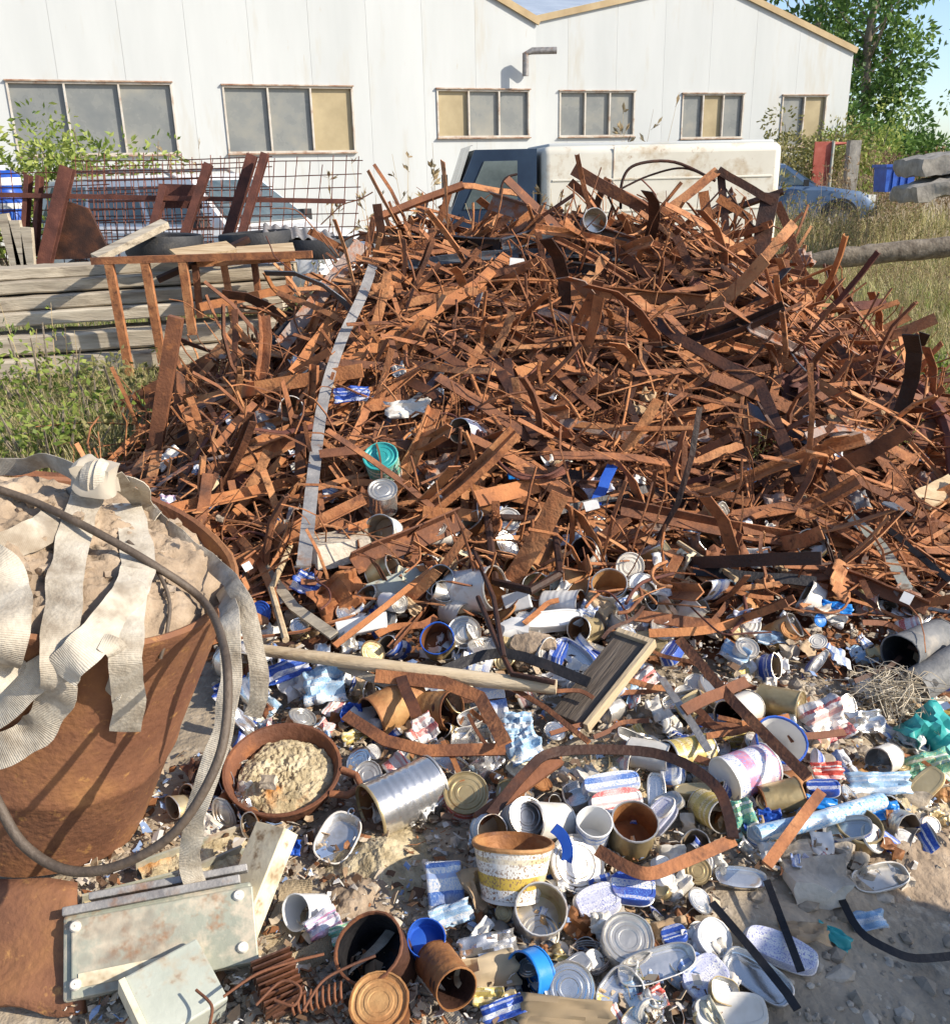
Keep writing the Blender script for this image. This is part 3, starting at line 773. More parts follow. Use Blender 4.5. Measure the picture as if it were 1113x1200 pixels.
def bush(name, label, base, w, d, h, n, L, lm, seed, stems=8, group=None, cat='shrub'):
    r = random.Random(seed)
    root = thing(name, label, cat, base, group=group)
    sb = MB(); clumps = []
    for i in range(stems):
        e = Vector((r.uniform(-w, w) * .5, r.uniform(-d, d) * .5, h * r.uniform(.55, .95)))
        sb.tube([Vector((e.x * .3, e.y * .3, -.05)), Vector((e.x * .7, e.y * .7, e.z * .5)), e], .012 + h * .005, 4, taper=[1, .7, .3])
        for k in range(3):
            clumps.append((e * r.uniform(.45, 1.0) + rvec(r) * .12 * h, h * r.uniform(.12, .24), r.uniform(.7, 1.1)))
    sb.build('stem', MT['bark'], root)
    cb = MB(); leaf_cloud(cb, clumps, n, L, L * .5, r); cb.build('foliage', lm, root)
    return root
def ground_pt(px, Y):
    p = at_y(px, 300, Y); p.z = ground_h(p.x, p.y); return p
bush('leafy_shrub', 'bright green shrub under the leftmost hall window', ground_pt(40, 12.5), 2.6, 1.2, 2.25, 5200, .11, LEAF['shrub'], 21, 14)
bush('leafy_shrub', 'loose yellow-green shrub left of the silver car', ground_pt(150, 13), 2.0, 1.2, 2.3, 2600, .10, LEAF['shrub'], 22, 12)
bush('leafy_shrub', 'dense dark green bush below the tree at the hall corner', ground_pt(1030, 33), 4.6, 2.5, 3.2, 8000, .20, LEAF['tree'], 23, 16)
bush('leafy_shrub', 'olive bush covering the last window of the right hall', ground_pt(945, 25), 2.6, 1.5, 2.7, 4500, .12, LEAF['olive'], 24, 12)
bush('leafy_shrub', 'yellow-green creeper bush at the foot of the hall corner', ground_pt(985, 27.5), 2.2, 1.4, 3.1, 3800, .14, LEAF['shrub'], 25, 12)

def stalks(name, label, base, w, d, h, n, lm, seed, spread=.25, leaves=6, cat='weed', group=None, thick=.006):
    """upright dry weeds: stems with side twigs and small leaves"""
    r = random.Random(seed)
    root = thing(name, label, cat, base, group=group)
    b = MB(); lb = MB()
    for i in range(n):
        x, y = r.uniform(-w, w) * .5, r.uniform(-d, d) * .5
        hh = h * r.uniform(.55, 1.0)
        lean = Vector((r.uniform(-spread, spread), r.uniform(-spread, spread), 1)).normalized()
        p0 = Vector((x, y, -.03)); p1 = p0 + lean * hh * .5 + Vector((r.uniform(-.05, .05), 0, 0)) * hh; p2 = p0 + lean * hh
        b.tube([p0, p1, p2], thick, 3, taper=[1, .7, .3])
        for k in range(leaves):
            t = r.uniform(.25, 1)
            q = p0.lerp(p2, t)
            dd = (Vector((r.uniform(-1, 1), r.uniform(-1, 1), .6))).normalized()
            e = q + dd * hh * r.uniform(.06, .2) * (1.2 - t)
            b.tube([q, e], thick * .5, 3)
            for m_ in range(3):
                leaf(lb, q.lerp(e, r.uniform(.2, 1)), (dd + rvec(r) * .8).normalized(), rvec(r).normalized(), hh * .055, hh * .02)
    b.build('stem', LEAF['dry'], root)
    if leaves:
        lb.build('foliage', lm, root)
    return root
seed = 40
for (px, Y, h, w, n, lm, lb_) in [
    (222, 14.5, 2.45, .5, 4, 'dry', 'thin dry weed between the two left hall windows'),
    (740, 14.0, 3.3, .5, 4, 'dry', 'tallest thin dry weed rising in front of the right hall'),
    (775, 12.8, 1.95, .6, 5, 'dry', 'bare dry weed stems at the roof of the cream van'),
    (430, 9.8, 1.7, .7, 9, 'dry', 'dry brown weed clump right of the silver car bonnet'),
    (475, 10.2, 1.9, .6, 7, 'dry', 'dry stalks standing in front of the white hall wall'),
    (610, 8.2, 1.65, .45, 16, 'dry', 'pale feathery dry weed in front of the van cab'),
    (645, 8.0, 1.5, .45, 14, 'dry', 'pale feathery dry weed in front of the cream van corner'),
    (885, 14, 2.2, .5, 6, 'olive', 'thin green-tipped weed at the far end of the van'),
    (35, 6.4, 1.12, .25, 5, 'shrub', 'pale green feathery weed in front of the timber stack'),
    (300, 13.2, 1.9, .5, 4, 'olive', 'thin weed in front of the second hall window'),
    (345, 9.2, 1.0, .7, 12, 'olive', 'low weeds beside the corrugated sheet'),
    ]:
    seed += 1
    stalks('dry_weed', lb_, ground_pt(px, Y), w, .4, h, n, LEAF[lm], seed, group=None)
for (px, Y, h, w, n, lm, lb_) in [
    (950, 21, 1.5, 2.0, 60, 'reed', 'brown dry reeds behind the faded blue hatchback'),
    (1010, 22, 1.9, 2.2, 90, 'reed', 'tall brown reeds around the pale gate post'),
    (1070, 24, 2.0, 2.6, 100, 'reed', 'brown reeds behind the concrete slabs'),
    (1000, 17.5, 1.1, 2.6, 170, 'olive', 'olive weeds at the foot of the blue hatchback'),
    (1080, 15.0, .75, 2.4, 120, 'olive', 'low olive weeds in front of the blue box'),
    (940, 15.6, 1.0, 1.8, 110, 'olive', 'olive weeds below the right end of the van'),
    (1060, 11.6, .55, 2.2, 110, 'olive', 'weeds growing behind the grey log'),
    ]:
    seed += 1
    stalks('reed_clump', lb_, ground_pt(px, Y), w, 1.2, h, n, LEAF[lm], seed, .3, 5, group='reeds and weeds on the right bank')

for (px, Y, h, w, n, lm, lb_) in [
    (60, 6.3, .62, .5, 14, 'olive', 'dry weed clump before the left end of the timber stack'),
    (95, 5.6, .50, .5, 16, 'shrub', 'bright green weed clump left of the brown plate'),
    (20, 5.2, .55, .6, 18, 'shrub', 'green weed clump at the left edge above the straps'),
    (160, 6.3, .55, .5, 14, 'olive', 'dry weed clump between the rack legs'),
    (245, 6.6, .45, .5, 12, 'olive', 'weeds at the foot of the rack'),
    (55, 4.9, .40, .5, 14, 'dry', 'brown dry weeds above the strap knot'),
    (1080, 6.2, .40, .6, 16, 'shrub', 'bright green weed at the right foot of the heap'),
    (1040, 7.2, .45, .6, 14, 'dry', 'yellow dry weed right of the heap shoulder')]:
    seed += 1
    stalks('yard_weed', lb_, ground_pt(px, Y), w, .5, h, n, LEAF[lm], seed, .4, 9, thick=.003)

for k, (px, Y, w, h, n, lm, lb_) in enumerate([
    (25, 6.0, .8, .75, 420, 'shrub', 'leafy bright green weed at the left edge before the timbers'),
    (75, 5.4, .7, .45, 300, 'shrub', 'low leafy green weed left of the upright brown bar'),
    (125, 5.9, .7, .55, 300, 'olive', 'yellowing leafy weed under the left rack leg'),
    (15, 4.9, .7, .45, 320, 'shrub', 'leafy green weed right above the strap tails'),
    (105, 5.0, .5, .35, 220, 'olive', 'small yellowing weed above the strap knot'),
    (1095, 6.0, .8, .45, 420, 'shrub', 'leafy green weed at the right end of the heap'),
    (1030, 6.9, .7, .40, 500, 'olive', 'yellowing weed behind the right shoulder of the heap')]):
    bush('leafy_weed', lb_, ground_pt(px, Y), w, .5, h, n, .055, LEAF[lm], 80 + k, 12, cat='weed')
for k, (px, Y, w, h, n, lb_) in enumerate([
    (985, 9.0, 1.2, .50, 90, 'straw-coloured dry grass tuft before the left end of the log'), (1060, 8.2, 1.2, .45, 90, 'straw-coloured dry tuft below the middle of the log'),
    (1100, 9.4, 1.0, .55, 80, 'straw-coloured dry tuft at the right edge below the log'), (960, 12.0, 1.6, .60, 110, 'tall straw tuft behind the left end of the log'), (1090, 12.5, 1.8, .60, 120, 'tall straw tuft behind the log at the right edge')]):
    stalks('straw_tuft', lb_, ground_pt(px, Y), w, .8, h, n, LEAF['dry'], 120 + k, .5, 4, thick=.003)

# grass and ground cover
def grass(name, label, lm, spots, seed):
    r = random.Random(seed)
    b = MB()
    for (x0, x1, y0, y1, n, h) in spots:
        for _ in range(n):
            x, y = r.uniform(x0, x1), r.uniform(y0, y1)
            if heap_h(x, y) > .12 or fr((x, y, 4), .9) < r.uniform(-.75, .1): continue
            p = Vector((x, y, ground_h(x, y) - .01))
            a = r.uniform(0, 6.28)
            hh = h * r.uniform(.4, 1.1) * (1 + .7 * fr((x, y, 7), .7))
            lean = Vector((math.cos(a), math.sin(a), 0)) * hh * r.uniform(.15, .8)
            s = Vector((-math.sin(a), math.cos(a), 0)) * (.0012 + .00034 * y)
            m = p + lean * .35 + Vector((0, 0, hh * .65)); e = p + lean + Vector((0, 0, hh))
            b.add([p - s, p + s, m + s * .7, e, m - s * .7], [(0, 1, 2, 4), (4, 2, 3)])
    o = b.build(name, lm)
    return tag(o, label, 'grass', kind='stuff')
grass('dry_grass', 'dry yellow grass on the bank right of the heap', LEAF['grass'], [(1.8, 6.5, 4.2, 9, 30000, .26), (1.8, 11, 9, 16, 30000, .34), (2.5, 14, 16, 24, 10000, .55), (-5, 0.5, 6, 12, 12000, .26), (-4.5, -1.4, 3.4, 6.8, 24000, .34)], 3)
grass('green_grass', 'green weeds and grass at the heap edge', LEAF['grass_green'], [(1.9, 4.4, 4.3, 7.0, 7000, .32), (-4.2, -1.45, 3.4, 6.2, 7000, .26), (-6, 1, 7, 13, 6000, .30), (2, 10, 8, 15, 4000, .30)], 4)

# ------------------------------------------------------------------ yard clutter at the back left
r = random.Random(5)
# timber stack: each beam a thing
beams = [(-30, 322, 232, 308, 12, 'upper, thin'), (-30, 338, 345, 316, 13, 'second'), (-30, 357, 340, 334, 14, 'third'), (-30, 375, 335, 352, 14, 'fourth'),
         (-30, 405, 340, 380, 20, 'thick lower'), (-30, 433, 330, 405, 20, 'lowest')]
names_b = ['thin grey plank on top of the weathered timber stack', 'grey plank second from the top of the timber stack', 'grey plank third from the top of the timber stack',
           'grey plank fourth from the top of the timber stack', 'thick round-edged grey beam low in the timber stack', 'lowest thick grey beam of the timber stack']
for i, (x0, y0, x1, y1, th, _) in enumerate(beams):
    Y = 7.75 - i * .09
    a, c = at_y(x0, y0, Y), at_y(x1, y1, Y + .25)
    t = th * 7.4 / 1100 * 1.08
    n = 26
    pts = [a.lerp(c, k / (n - 1)) + Vector((0, r.uniform(-.005, .005), .005 * fr((k * .5, i * 9, 0)) + r.uniform(-.002, .002))) for k in range(n)]
    b = MB(); e = t * .5; q = t * .12
    b.sweep(pts, [(-.20, -e + q), (-.20 + q, -e), (.20 - q, -e), (.20, -e + q), (.20, e - q), (.20 - q, e), (-.20 + q, e), (-.20, e - q)], Vector((0, 0, 1)), scales=[1 + .03 * fr((k * .4, i * 5, 3)) for k in range(n)])
    tag(b.build('timber_beam', MT['wood_grey'], smooth=30), names_b[i], 'timber', 'weathered timbers stacked at the left')
for i, x in enumerate((20, 170, 300)):
    p0 = at_y(x, 440, 7.6); p1 = at_y(x, 345, 7.7)
    b = MB(); b.box((p0.x, 8.08, .35), (.12, .10, .75)); tag(b.build('timber_prop', MT['wood_grey']), ['left', 'middle', 'right'][i] + ' upright prop behind the weathered timber stack', 'timber', 'props behind the timber stack')

def flat_bar(pts, w, t, n=None, name='steel_strip', m='rust', prof=None):
    """polyline bar with rectangular section"""
    if n is None:
        tv = pts[-1] - pts[0]
        view = (CAM_P - (pts[0] + pts[-1]) / 2).normalized()
        n = view
    b = MB()
    b.sweep(pts, prof or [(-w / 2, -t / 2), (w / 2, -t / 2), (w / 2, t / 2), (-w / 2, t / 2)], n)
    return b.build(name, MT[m])
def px_w(px, p):
    return px * depth_of(p) / FPX

# rusty rack of angle iron in front of the timbers
rack = thing('steel_rack', 'rusty angle-iron rack frame standing before the timber stack', 'rack')
Yr = 7.05
def rk(x, y, Y=Yr): return at_y(x, y, Y)
def bar_in(root, name, pts, w, d, m='rust_red'):
    b = MB(); b.sweep(pts, [(-w / 2, -d / 2), (w / 2, -d / 2), (w / 2, d / 2), (-w / 2, d / 2)], Vector((0, -1, 0)))
    return b.build(name, MT[m], root)
bar_in(rack, 'rail', [rk(108, 306), rk(235, 302), rk(366, 298)], .05, .05, 'rust')
bar_in(rack, 'rail', [rk(232, 309, 7.4), rk(345, 302, 7.4)], .05, .05, 'rust')
bar_in(rack, 'rail', [rk(234, 360), rk(342, 337, 7.4)], .06, .04, 'rust_bright')
for (x0, y0, x1, y1, Y) in [(128, 308, 153, 440, Yr), (170, 306, 191, 425, Yr), (214, 304, 226, 392, Yr), (229, 310, 235, 372, 7.4), (262, 308, 279, 402, 7.4), (298, 306, 308, 385, 7.4), (336, 303, 341, 345, 7.4)]:
    bar_in(rack, 'leg', [at_y(x0, y0, Y), at_y(x1, y1, Y + .02)], .06 if Y == Yr else .045, .045, 'rust')
# planks and things on the rack
def plank(pts, w, t, m, label, name='wooden_plank', n=Vector((0, -.3, 1)), cat='plank'):
    b = MB(); q = min(w, t) * .12
    b.sweep(pts, [(-w / 2, -t / 2), (w / 2, -t / 2), (w / 2, t / 2), (-w / 2, t / 2)], n)
    return tag(b.build(name, MT[m]), label, cat)
plank([at_y(112, 303, 7.1), at_y(194, 262, 7.5)], .10, .05, 'wood_grey', 'grey plank leaning up from the rack end to the rusty mesh')
plank([at_y(205, 299, 7.25), at_y(272, 289, 7.5)], .22, .025, 'wood_tan', 'pale board lying on the rack beside the black tyre piece')
plank([at_y(278, 297, 7.2), at_y(345, 292, 7.3)], .22, .025, 'wood_tan', 'orange-edged pale board on the right end of the rack')
plank([at_y(185, 328, 7.3), at_y(292, 280, 7.6)], .05, .04, 'rust_dark', 'dark steel bar poking up between the boards on the rack', 'steel_bar', cat='bar')
# half tyres
def tyre_piece(label, c, R_, w, a0, a1, tilt):
    root = thing('tyre_piece', label, 'tyre', c, Matrix.Rotation(tilt, 3, 'Y'))
    for nm, pr in (('tread', [(R_ * .97, -w / 2), (R_, -w * .4), (R_, w * .4), (R_ * .97, w / 2), (R_ * .9, w * .42), (R_ * .9, -w * .42)]), ('sidewall', [(R_ * .66, -w * .40), (R_ * .895, -w * .5), (R_ * .895, -w * .41), (R_ * .67, -w * .34)])):
        b = MB(); n = 22
        for i in range(n + 1):
            a = a0 + (a1 - a0) * i / n
            for (rr, z) in pr: b.v.append((rr * math.cos(a), rr * math.sin(a), z))
        k = len(pr)
        for i in range(n):
            for j in range(k):
                b.f.append((i * k + j, i * k + (j + 1) % k, (i + 1) * k + (j + 1) % k, (i + 1) * k + j)); b.m.append(0)
        b.build(nm, MT['rubber'], root, smooth=40)
tyre_piece('black tyre lying flat on the rack beside the leaning grey plank', at_y(193, 287, 7.75), .30, .16, 0, 6.28, .04)
tyre_piece('black tyre lying flat behind the pale boards on the rack', at_y(300, 283, 7.9), .29, .15, 0, 6.28, -.05)
tyre_piece('dark tyre lying under the corrugated sheet', at_y(375, 290, 8.0), .28, .15, 0, 6.28, 0)
# corrugated sheet
b = MB(); n = 40
pa, pb = at_y(318, 271, 8.3), at_y(402, 280, 8.3)
for i in range(n + 1):
    t = i / n
    z = .014 * math.sin(t * math.pi * 14)
    for yy in (0, .62):
        p = pa.lerp(pb, t) + Vector((-.12 * (yy / .62) , -.35 + yy, z + .05 * (yy / .62)))
        b.v += [tuple(p), tuple(p + Vector((0, 0, -.006)))]
for i in range(n):
    o = i * 4
    b.f += [(o, o + 4, o + 6, o + 2), (o + 1, o + 3, o + 7, o + 5), (o, o + 1, o + 5, o + 4), (o + 2, o + 6, o + 7, o + 3)]; b.m += [0] * 4
tag(b.build('corrugated_sheet', MT['galv'], smooth=60), 'pale grey corrugated sheet lying before the silver car', 'sheet')

# rusty mesh panels
def mesh_panel(label, x0, x1, yb, yt, Y, lean, sp=.10, skew=0):
    a, c = at_y(x0, yb, Y), at_y(x1, yb, Y)
    ht = at_y(x0, yt, Y).z - a.z
    Lx = c.x - a.x
    root = thing('mesh_panel', label, 'mesh panel', a, group='rusty rebar mesh panels at the left')
    b = MB(); rr = random.Random(int(x0) + 5)
    k = int(Lx / sp)
    for i in range(k + 1):
        x = Lx * i / k + rr.uniform(-.008, .008)
        b.tube([Vector((x, 0, 0)), Vector((x + skew * ht * .5 + rr.uniform(-.02, .02), lean * .5, ht * .5)), Vector((x + skew * ht, lean, ht + rr.uniform(-.03, .06)))], .0055, 3)
    b.build('upright_wire', MT['rust_red'], root)['kind'] = 'stuff'
    b = MB(); k = int(ht / sp)
    for j in range(k + 1):
        z = ht * j / k
        b.tube([Vector((skew * z - .04, lean * z / ht - .008, z)), Vector((Lx * .5 + skew * z, lean * z / ht - .008, z + rr.uniform(-.015, .015))), Vector((Lx + .04 + skew * z, lean * z / ht - .008, z))], .0055, 3)
    b.build('cross_wire', MT['rust_red'], root)['kind'] = 'stuff'
mesh_panel('left rusty mesh panel by the blue canisters', -30, 130, 318, 205, 8.7, .12, .095, .04)
mesh_panel('middle rusty mesh panel before the silver car', 95, 315, 316, 188, 8.9, .15, .085, .06)
mesh_panel('finely spaced rusty mesh panel leaning behind the other panels', 120, 250, 318, 195, 9.15, .22, .06, -.05)
mesh_panel('right rusty mesh panel ending past the car windscreen', 230, 412, 300, 192, 9.0, .2, .11, .12)
# rusty posts and rail
def post(label, x0, y0, x1, y1, w, Y=8.5, m='rust_red', d=.05, name='rusty_post'):
    a, c = at_y(x0, y0, Y), at_y(x1, y1, Y + .1)
    ww = w * 5.4 / 1100
    b = MB(); h = ww / 2; q = ww * .22
    b.sweep([a, c], [(-h, -d), (h, -d), (h, -d + q), (-h + q, -d + q), (-h + q, d - q), (h, d - q), (h, d), (-h, d)], Vector((0, -1, 0)))
    tag(b.build(name, MT[m]), label, 'post', 'rusty posts leaning in the mesh fence')
post('wide dark rusty post leaning at the left end of the mesh', 52, 312, 80, 196, 22)
post('short rusty post stub in the middle of the mesh', 178, 275, 193, 218, 12)
post('rusty channel post leaning before the silver car rear window', 215, 280, 245, 192, 13)
post('left of the paired rusty posts before the silver car', 266, 282, 296, 182, 17, 8.45)
post('right of the paired rusty posts before the silver car', 282, 280, 311, 180, 12, 8.3)
post('rusty post stub beside the blue canisters', 28, 300, 34, 205, 8, 8.6)
post('thin rusty post between the blue canisters and the wide post', 42, 300, 47, 206, 7, 8.6)
b = MB(); b.tube([at_y(-20, 228, 8.62), at_y(190, 232, 8.62), at_y(405, 236, 8.62)], .028, 4); tag(b.build('fence_rail', MT['rust_red']), 'long horizontal rusty rail across the mesh fence', 'rail')
b = MB(); p = at_y(212, 230, 8.75); b.box(p, (.36, .03, .20), Matrix.Rotation(.05, 3, 'Y')); tag(b.build('steel_plate', MT['rust_red']), 'dark rusty plate hung behind the leaning posts', 'plate')
p = at_y(85, 262, 8.6); b = MB(); b.add([p + Vector(v) for v in ((-.28, 0, -.3), (.30, 0, -.3), (.16, 0, .12), (-.05, 0, .20), (-.22, 0, .05), (-.28, .04, -.3), (.30, .04, -.3), (.16, .04, .12), (-.05, .04, .20), (-.22, .04, .05))],
    [(0, 1, 2, 3, 4), (9, 8, 7, 6, 5), (0, 5, 6, 1), (1, 6, 7, 2), (2, 7, 8, 3), (3, 8, 9, 4), (4, 9, 5, 0)]); tag(b.build('steel_plate', MT['rust_dark']), 'dark cut steel plate leaning behind the wide rusty post', 'plate')
# blue canisters at the left edge
for (x, y, Y, s, lb_) in [(6, 222, 9.2, .30, 'upper blue plastic canister at the left edge'), (14, 248, 9.0, .22, 'lower blue plastic canister at the left edge')]:
    c = at_y(x, y, Y)
    root = thing('plastic_canister', lb_, 'canister', c - Vector((0, 0, s * .5)), group='blue canisters at the left edge')
    b = MB(); b.lathe([(.001, 0), (s * .42, 0), (s * .5, s * .06), (s * .5, s * .42), (s * .46, s * .5), (s * .5, s * .58), (s * .5, s * .9), (s * .3, s * 1.05), (s * .001, s * 1.06)], 20)
    b.build('body', MT['blue_plastic'], root, smooth=40)
    b = MB(); b.lathe([(s * .12, s * 1.05), (s * .12, s * 1.2), (.001, s * 1.2)], 12); b.build('cap', MT['white_plastic'], root, smooth=40)
    b = MB(); b.lathe([(s * .505, s * .62), (s * .505, s * .84)], 20); b.build('paper_label', MT['white_plastic'], root, smooth=40)
# low dark plank heap at the left foot of fence
for i in range(3):
    p = at_y(12 + i * 9, 268 + i * 8, 8.4); b = MB(); b.box(p - Vector((0, 0, .25)), (.09, .05, .75), Matrix.Rotation(.1 * i - .1, 3, 'Y'))
    tag(b.build('old_board', MT['wood_grey']), ['leftmost', 'middle', 'rightmost'][i] + ' of three grey boards standing under the blue canisters', 'board', 'boards under the canisters')

# ------------------------------------------------------------------ back right clutter
gp = at_y(975, 172, 24)
gate = thing('red_gate', 'red sheet-metal gate leaf beside a pale post', 'gate', (gp.x, gp.y, 0))
b = MB(); b.box((-.22, 0, 1.55), (.42, .06, 1.1)); b.build('panel', mat('red_paint', [(0.3, (0.32, 0.05, 0.03)), (0.6, (0.48, 0.13, 0.09)), (0.8, (0.52, 0.30, 0.24))], 3, 0.6, 0, 0.1, 20), gate)
b = MB(); b.tube([Vector((0, -.05, 0)), Vector((0, -.05, 2.1))], .04, 6); b.build('post', MT['pale_paint'], gate)
b = MB(); b.tube([Vector((.0, 0, 2.05)), Vector((.5, 0, 2.05)), Vector((.5, 0, 0))], .05, 6); b.build('frame', bpy.data.materials['red_paint'], gate)
b = MB(); p = at_y(1000, 170, 23.5); b.box((p.x, p.y, 1.05), (.26, .24, 2.1)); tag(b.build('gate_post', MT['concrete']), 'pale concrete post right of the red gate', 'post')
bp = at_y(1047, 209, 17.5)
root = thing('blue_crate', 'bright blue plastic crate against the concrete slabs', 'crate', bp - Vector((0, 0, .22)), Matrix.Rotation(.15, 3, 'Z'))
b = MB(); b.add([(x, y, z) for z, k in ((0, .92), (.42, 1)) for (x, y) in ((-.28 * k, -.2 * k), (.28 * k, -.2 * k), (.28 * k, .2 * k), (-.28 * k, .2 * k))], [(3, 2, 1, 0), (0, 1, 5, 4), (1, 2, 6, 5), (2, 3, 7, 6), (3, 0, 4, 7)])
b.build('body', MT['blue_plastic'], root)
b = MB(); b.box((0, 0, .43), (.62, .46, .05)); b.build('rim', MT['blue_plastic'], root)
for i in (-.14, 0, .14):
    b = MB(); b.box((i, -.205, .21), (.02, .02, .36)); b.build('rib', MT['blue_plastic'], root)
def rough_block(name, label, c, size, rot, m, cat, seed, amp=.06, cuts=5, grp=None):
    rr = random.Random(seed)
    bm = bmesh.new(); bmesh.ops.create_cube(bm, size=1)
    bmesh.ops.subdivide_edges(bm, edges=bm.edges[:], cuts=cuts, use_grid_fill=True)
    off = Vector((rr.uniform(0, 50), rr.uniform(0, 50), rr.uniform(0, 50)))
    for v in bm.verts:
        q = Vector((v.co.x * size[0], v.co.y * size[1], v.co.z * size[2]))
        s_ = min(size)
        q += Vector((fr(q / s_ * 1.1 + off), fr(q / s_ * 1.1 + off + Vector((9, 0, 0))), fr(q / s_ * 1.1 + off + Vector((0, 9, 0))))) * amp * s_ * 2
        q *= 1 - .12 * max(0, (v.co.length - .6))
        v.co = q
    me = bpy.data.meshes.new(name); bm.to_mesh(me); bm.free()
    me.materials.append(MT[m]); 
    me.polygons.foreach_set('use_smooth', [True] * len(me.polygons)); me.set_sharp_from_angle(angle=R(35))
    o = bpy.data.objects.new(name, me); C.objects.link(o)
    o.matrix_world = Matrix.Translation(c) @ rot.to_4x4()
    return tag(o, label, cat, grp)
rough_block('concrete_slab', 'broken concrete slab propped on rubble at the right edge', at_y(1112, 190, 15.5), (1.3, 1.1, .26), Matrix.Rotation(-.12, 3, 'Y'), 'concrete', 'slab', 3, .13, 8)
rough_block('concrete_slab', 'lower pale rubble slab under the broken concrete slab', at_y(1104, 218, 15.0), (1.2, 1.0, .22), Matrix.Rotation(-.2, 3, 'Y'), 'concrete', 'slab', 4, .15, 8)
# grey log
ends = [at_y(925, 304, 10.2), at_y(1040, 293, 10.1), at_y(1190, 278, 9.9)]
pts = smooth_points = []
for k in range(26):
    u = k / 25 * 2
    a_, c_ = (ends[0], ends[1]) if u < 1 else (ends[1], ends[2])
    pts.append(a_.lerp(c_, u % 1 if u < 2 else 1) + Vector((0, 0, -.03 + .012 * fr((k * .5, 0, 0)))))
b = MB(); b.tube(pts, .10, 16, taper=[.55 + .5 * min(1, k / 6) + .10 * fr((k * .6, 3, 0)) for k in range(26)])
for i_, v in enumerate(b.v):
    v = Vector(v); b.v[i_] = tuple(v + Vector((0, fr(v * 9), fr(v * 9 + Vector((5, 0, 0))))) * .02)
lg = b.build('fallen_log', MT['bark'], smooth=40); tag(lg, 'grey weathered log lying in the dry grass at right', 'log')
# ------------------------------------------------------------------ scrap heap core
hx = [-2.6 + .06 * i for i in range(106)]
hy = [2.2 + .06 * i for i in range(90)]
def core_h(x, y):
    h = heap_h(x, y)
    return (surf(x, y) - .05 + .035 * fr((x, y, 1), 11) + .03 * fr((x, y, 6), 23)) if h > .03 else -.25
core = grid_mesh(hx, hy, core_h).build('scrap_crumbs', MT['heap_core'])
tag(core, 'packed rusty crumbs and dust filling the scrap heap', 'scrap', kind='stuff')

HR = random.Random(101)
def slope_n(x, y):
    e = .12
    return Vector((surf(x - e, y) - surf(x + e, y), surf(x, y - e) - surf(x, y + e), 2 * e)).normalized()
def strip_pts(L, n, bend, r, curl=0.0, kink=None):
    """centre line of a bent strip along x, from -L/2 to L/2"""
    pts = []
    p = Vector((0, 0, 0)); a = r.uniform(-.2, .2); bb = r.uniform(-.15, .15)
    da, db = r.uniform(-bend, bend), r.uniform(-bend, bend)
    for i in range(n + 1):
        pts.append(p.copy())
        if kink and i == kink[0]:
            a += kink[1]; bb += kink[2]
        a += da / n + r.uniform(-.5, .5) * curl; bb += db / n + r.uniform(-.5, .5) * curl
        p += Vector((math.cos(a) * math.cos(bb), math.sin(a) * math.cos(bb), math.sin(bb))) * (L / n)
    c = sum(pts, Vector()) / len(pts)
    return [q - c for q in pts]
def twisted(n, r, tw):
    a0 = r.uniform(-.3, .3); t = r.uniform(-tw, tw)
    return [Vector((0, math.sin(a0 + t * i / n), math.cos(a0 + t * i / n))) for i in range(n + 1)]
def RECT(w, t): return [(-w / 2, -t / 2), (w / 2, -t / 2), (w / 2, t / 2), (-w / 2, t / 2)]
def ELL(w, t): return [(-w / 2, 0), (w / 2, 0), (w / 2, t), (-w / 2 + t, t), (-w / 2 + t, w * .8), (-w / 2, w * .8)]
def CHAN(w, t): return [(-w / 2, 0), (w / 2, 0), (w / 2, w * .5), (w / 2 - t, w * .5), (w / 2 - t, t), (-w / 2 + t, t), (-w / 2 + t, w * .5), (-w / 2, w * .5)]

# library of strips, shared by the individuals
lib = []
for i in range(60):
    L = HR.choice([.28, .4, .5, .65, .8, 1.0, 1.2])
    w = HR.choice([.014, .02, .026, .032, .04, .05, .062])
    n = 7
    kind = HR.random()
    kink = (HR.randrange(1, n), HR.uniform(-1.1, 1.1), HR.uniform(-.5, .5)) if HR.random() < .35 else None
    pts = strip_pts(L, n, .6 if kind < .7 else 2.2, HR, .09, kink)
    prof = [(math.cos(j * 1.0472) * .008, math.sin(j * 1.0472) * .008) for j in range(6)] if kind > .94 else RECT(w, .0045) if kind < .62 or kind > .8 else (ELL(w, .005) if kind < .73 else CHAN(w, .004))
    b = MB(); b.sweep(pts, prof, twisted(n, HR, .9 if prof[0][1] < 0 else .15))
    lib.append((b.v, b.f, L))
mats_ = ['rust'] * 8 + ['rust_bright'] * 3 + ['rust_brown'] * 3 + ['rust_dark'] * 2 + ['rust_red'] * 2 + ['rust_grey', 'black_steel', 'blue_steel']
lib_me = {}
def lib_mesh(i, mk):
    if (i, mk) not in lib_me:
        me = bpy.data.meshes.new('steel_strip'); me.from_pydata(lib[i][0], [], lib[i][1]); me.materials.append(MT[mk]); me.update()
        lib_me[(i, mk)] = me
    return lib_me[(i, mk)]
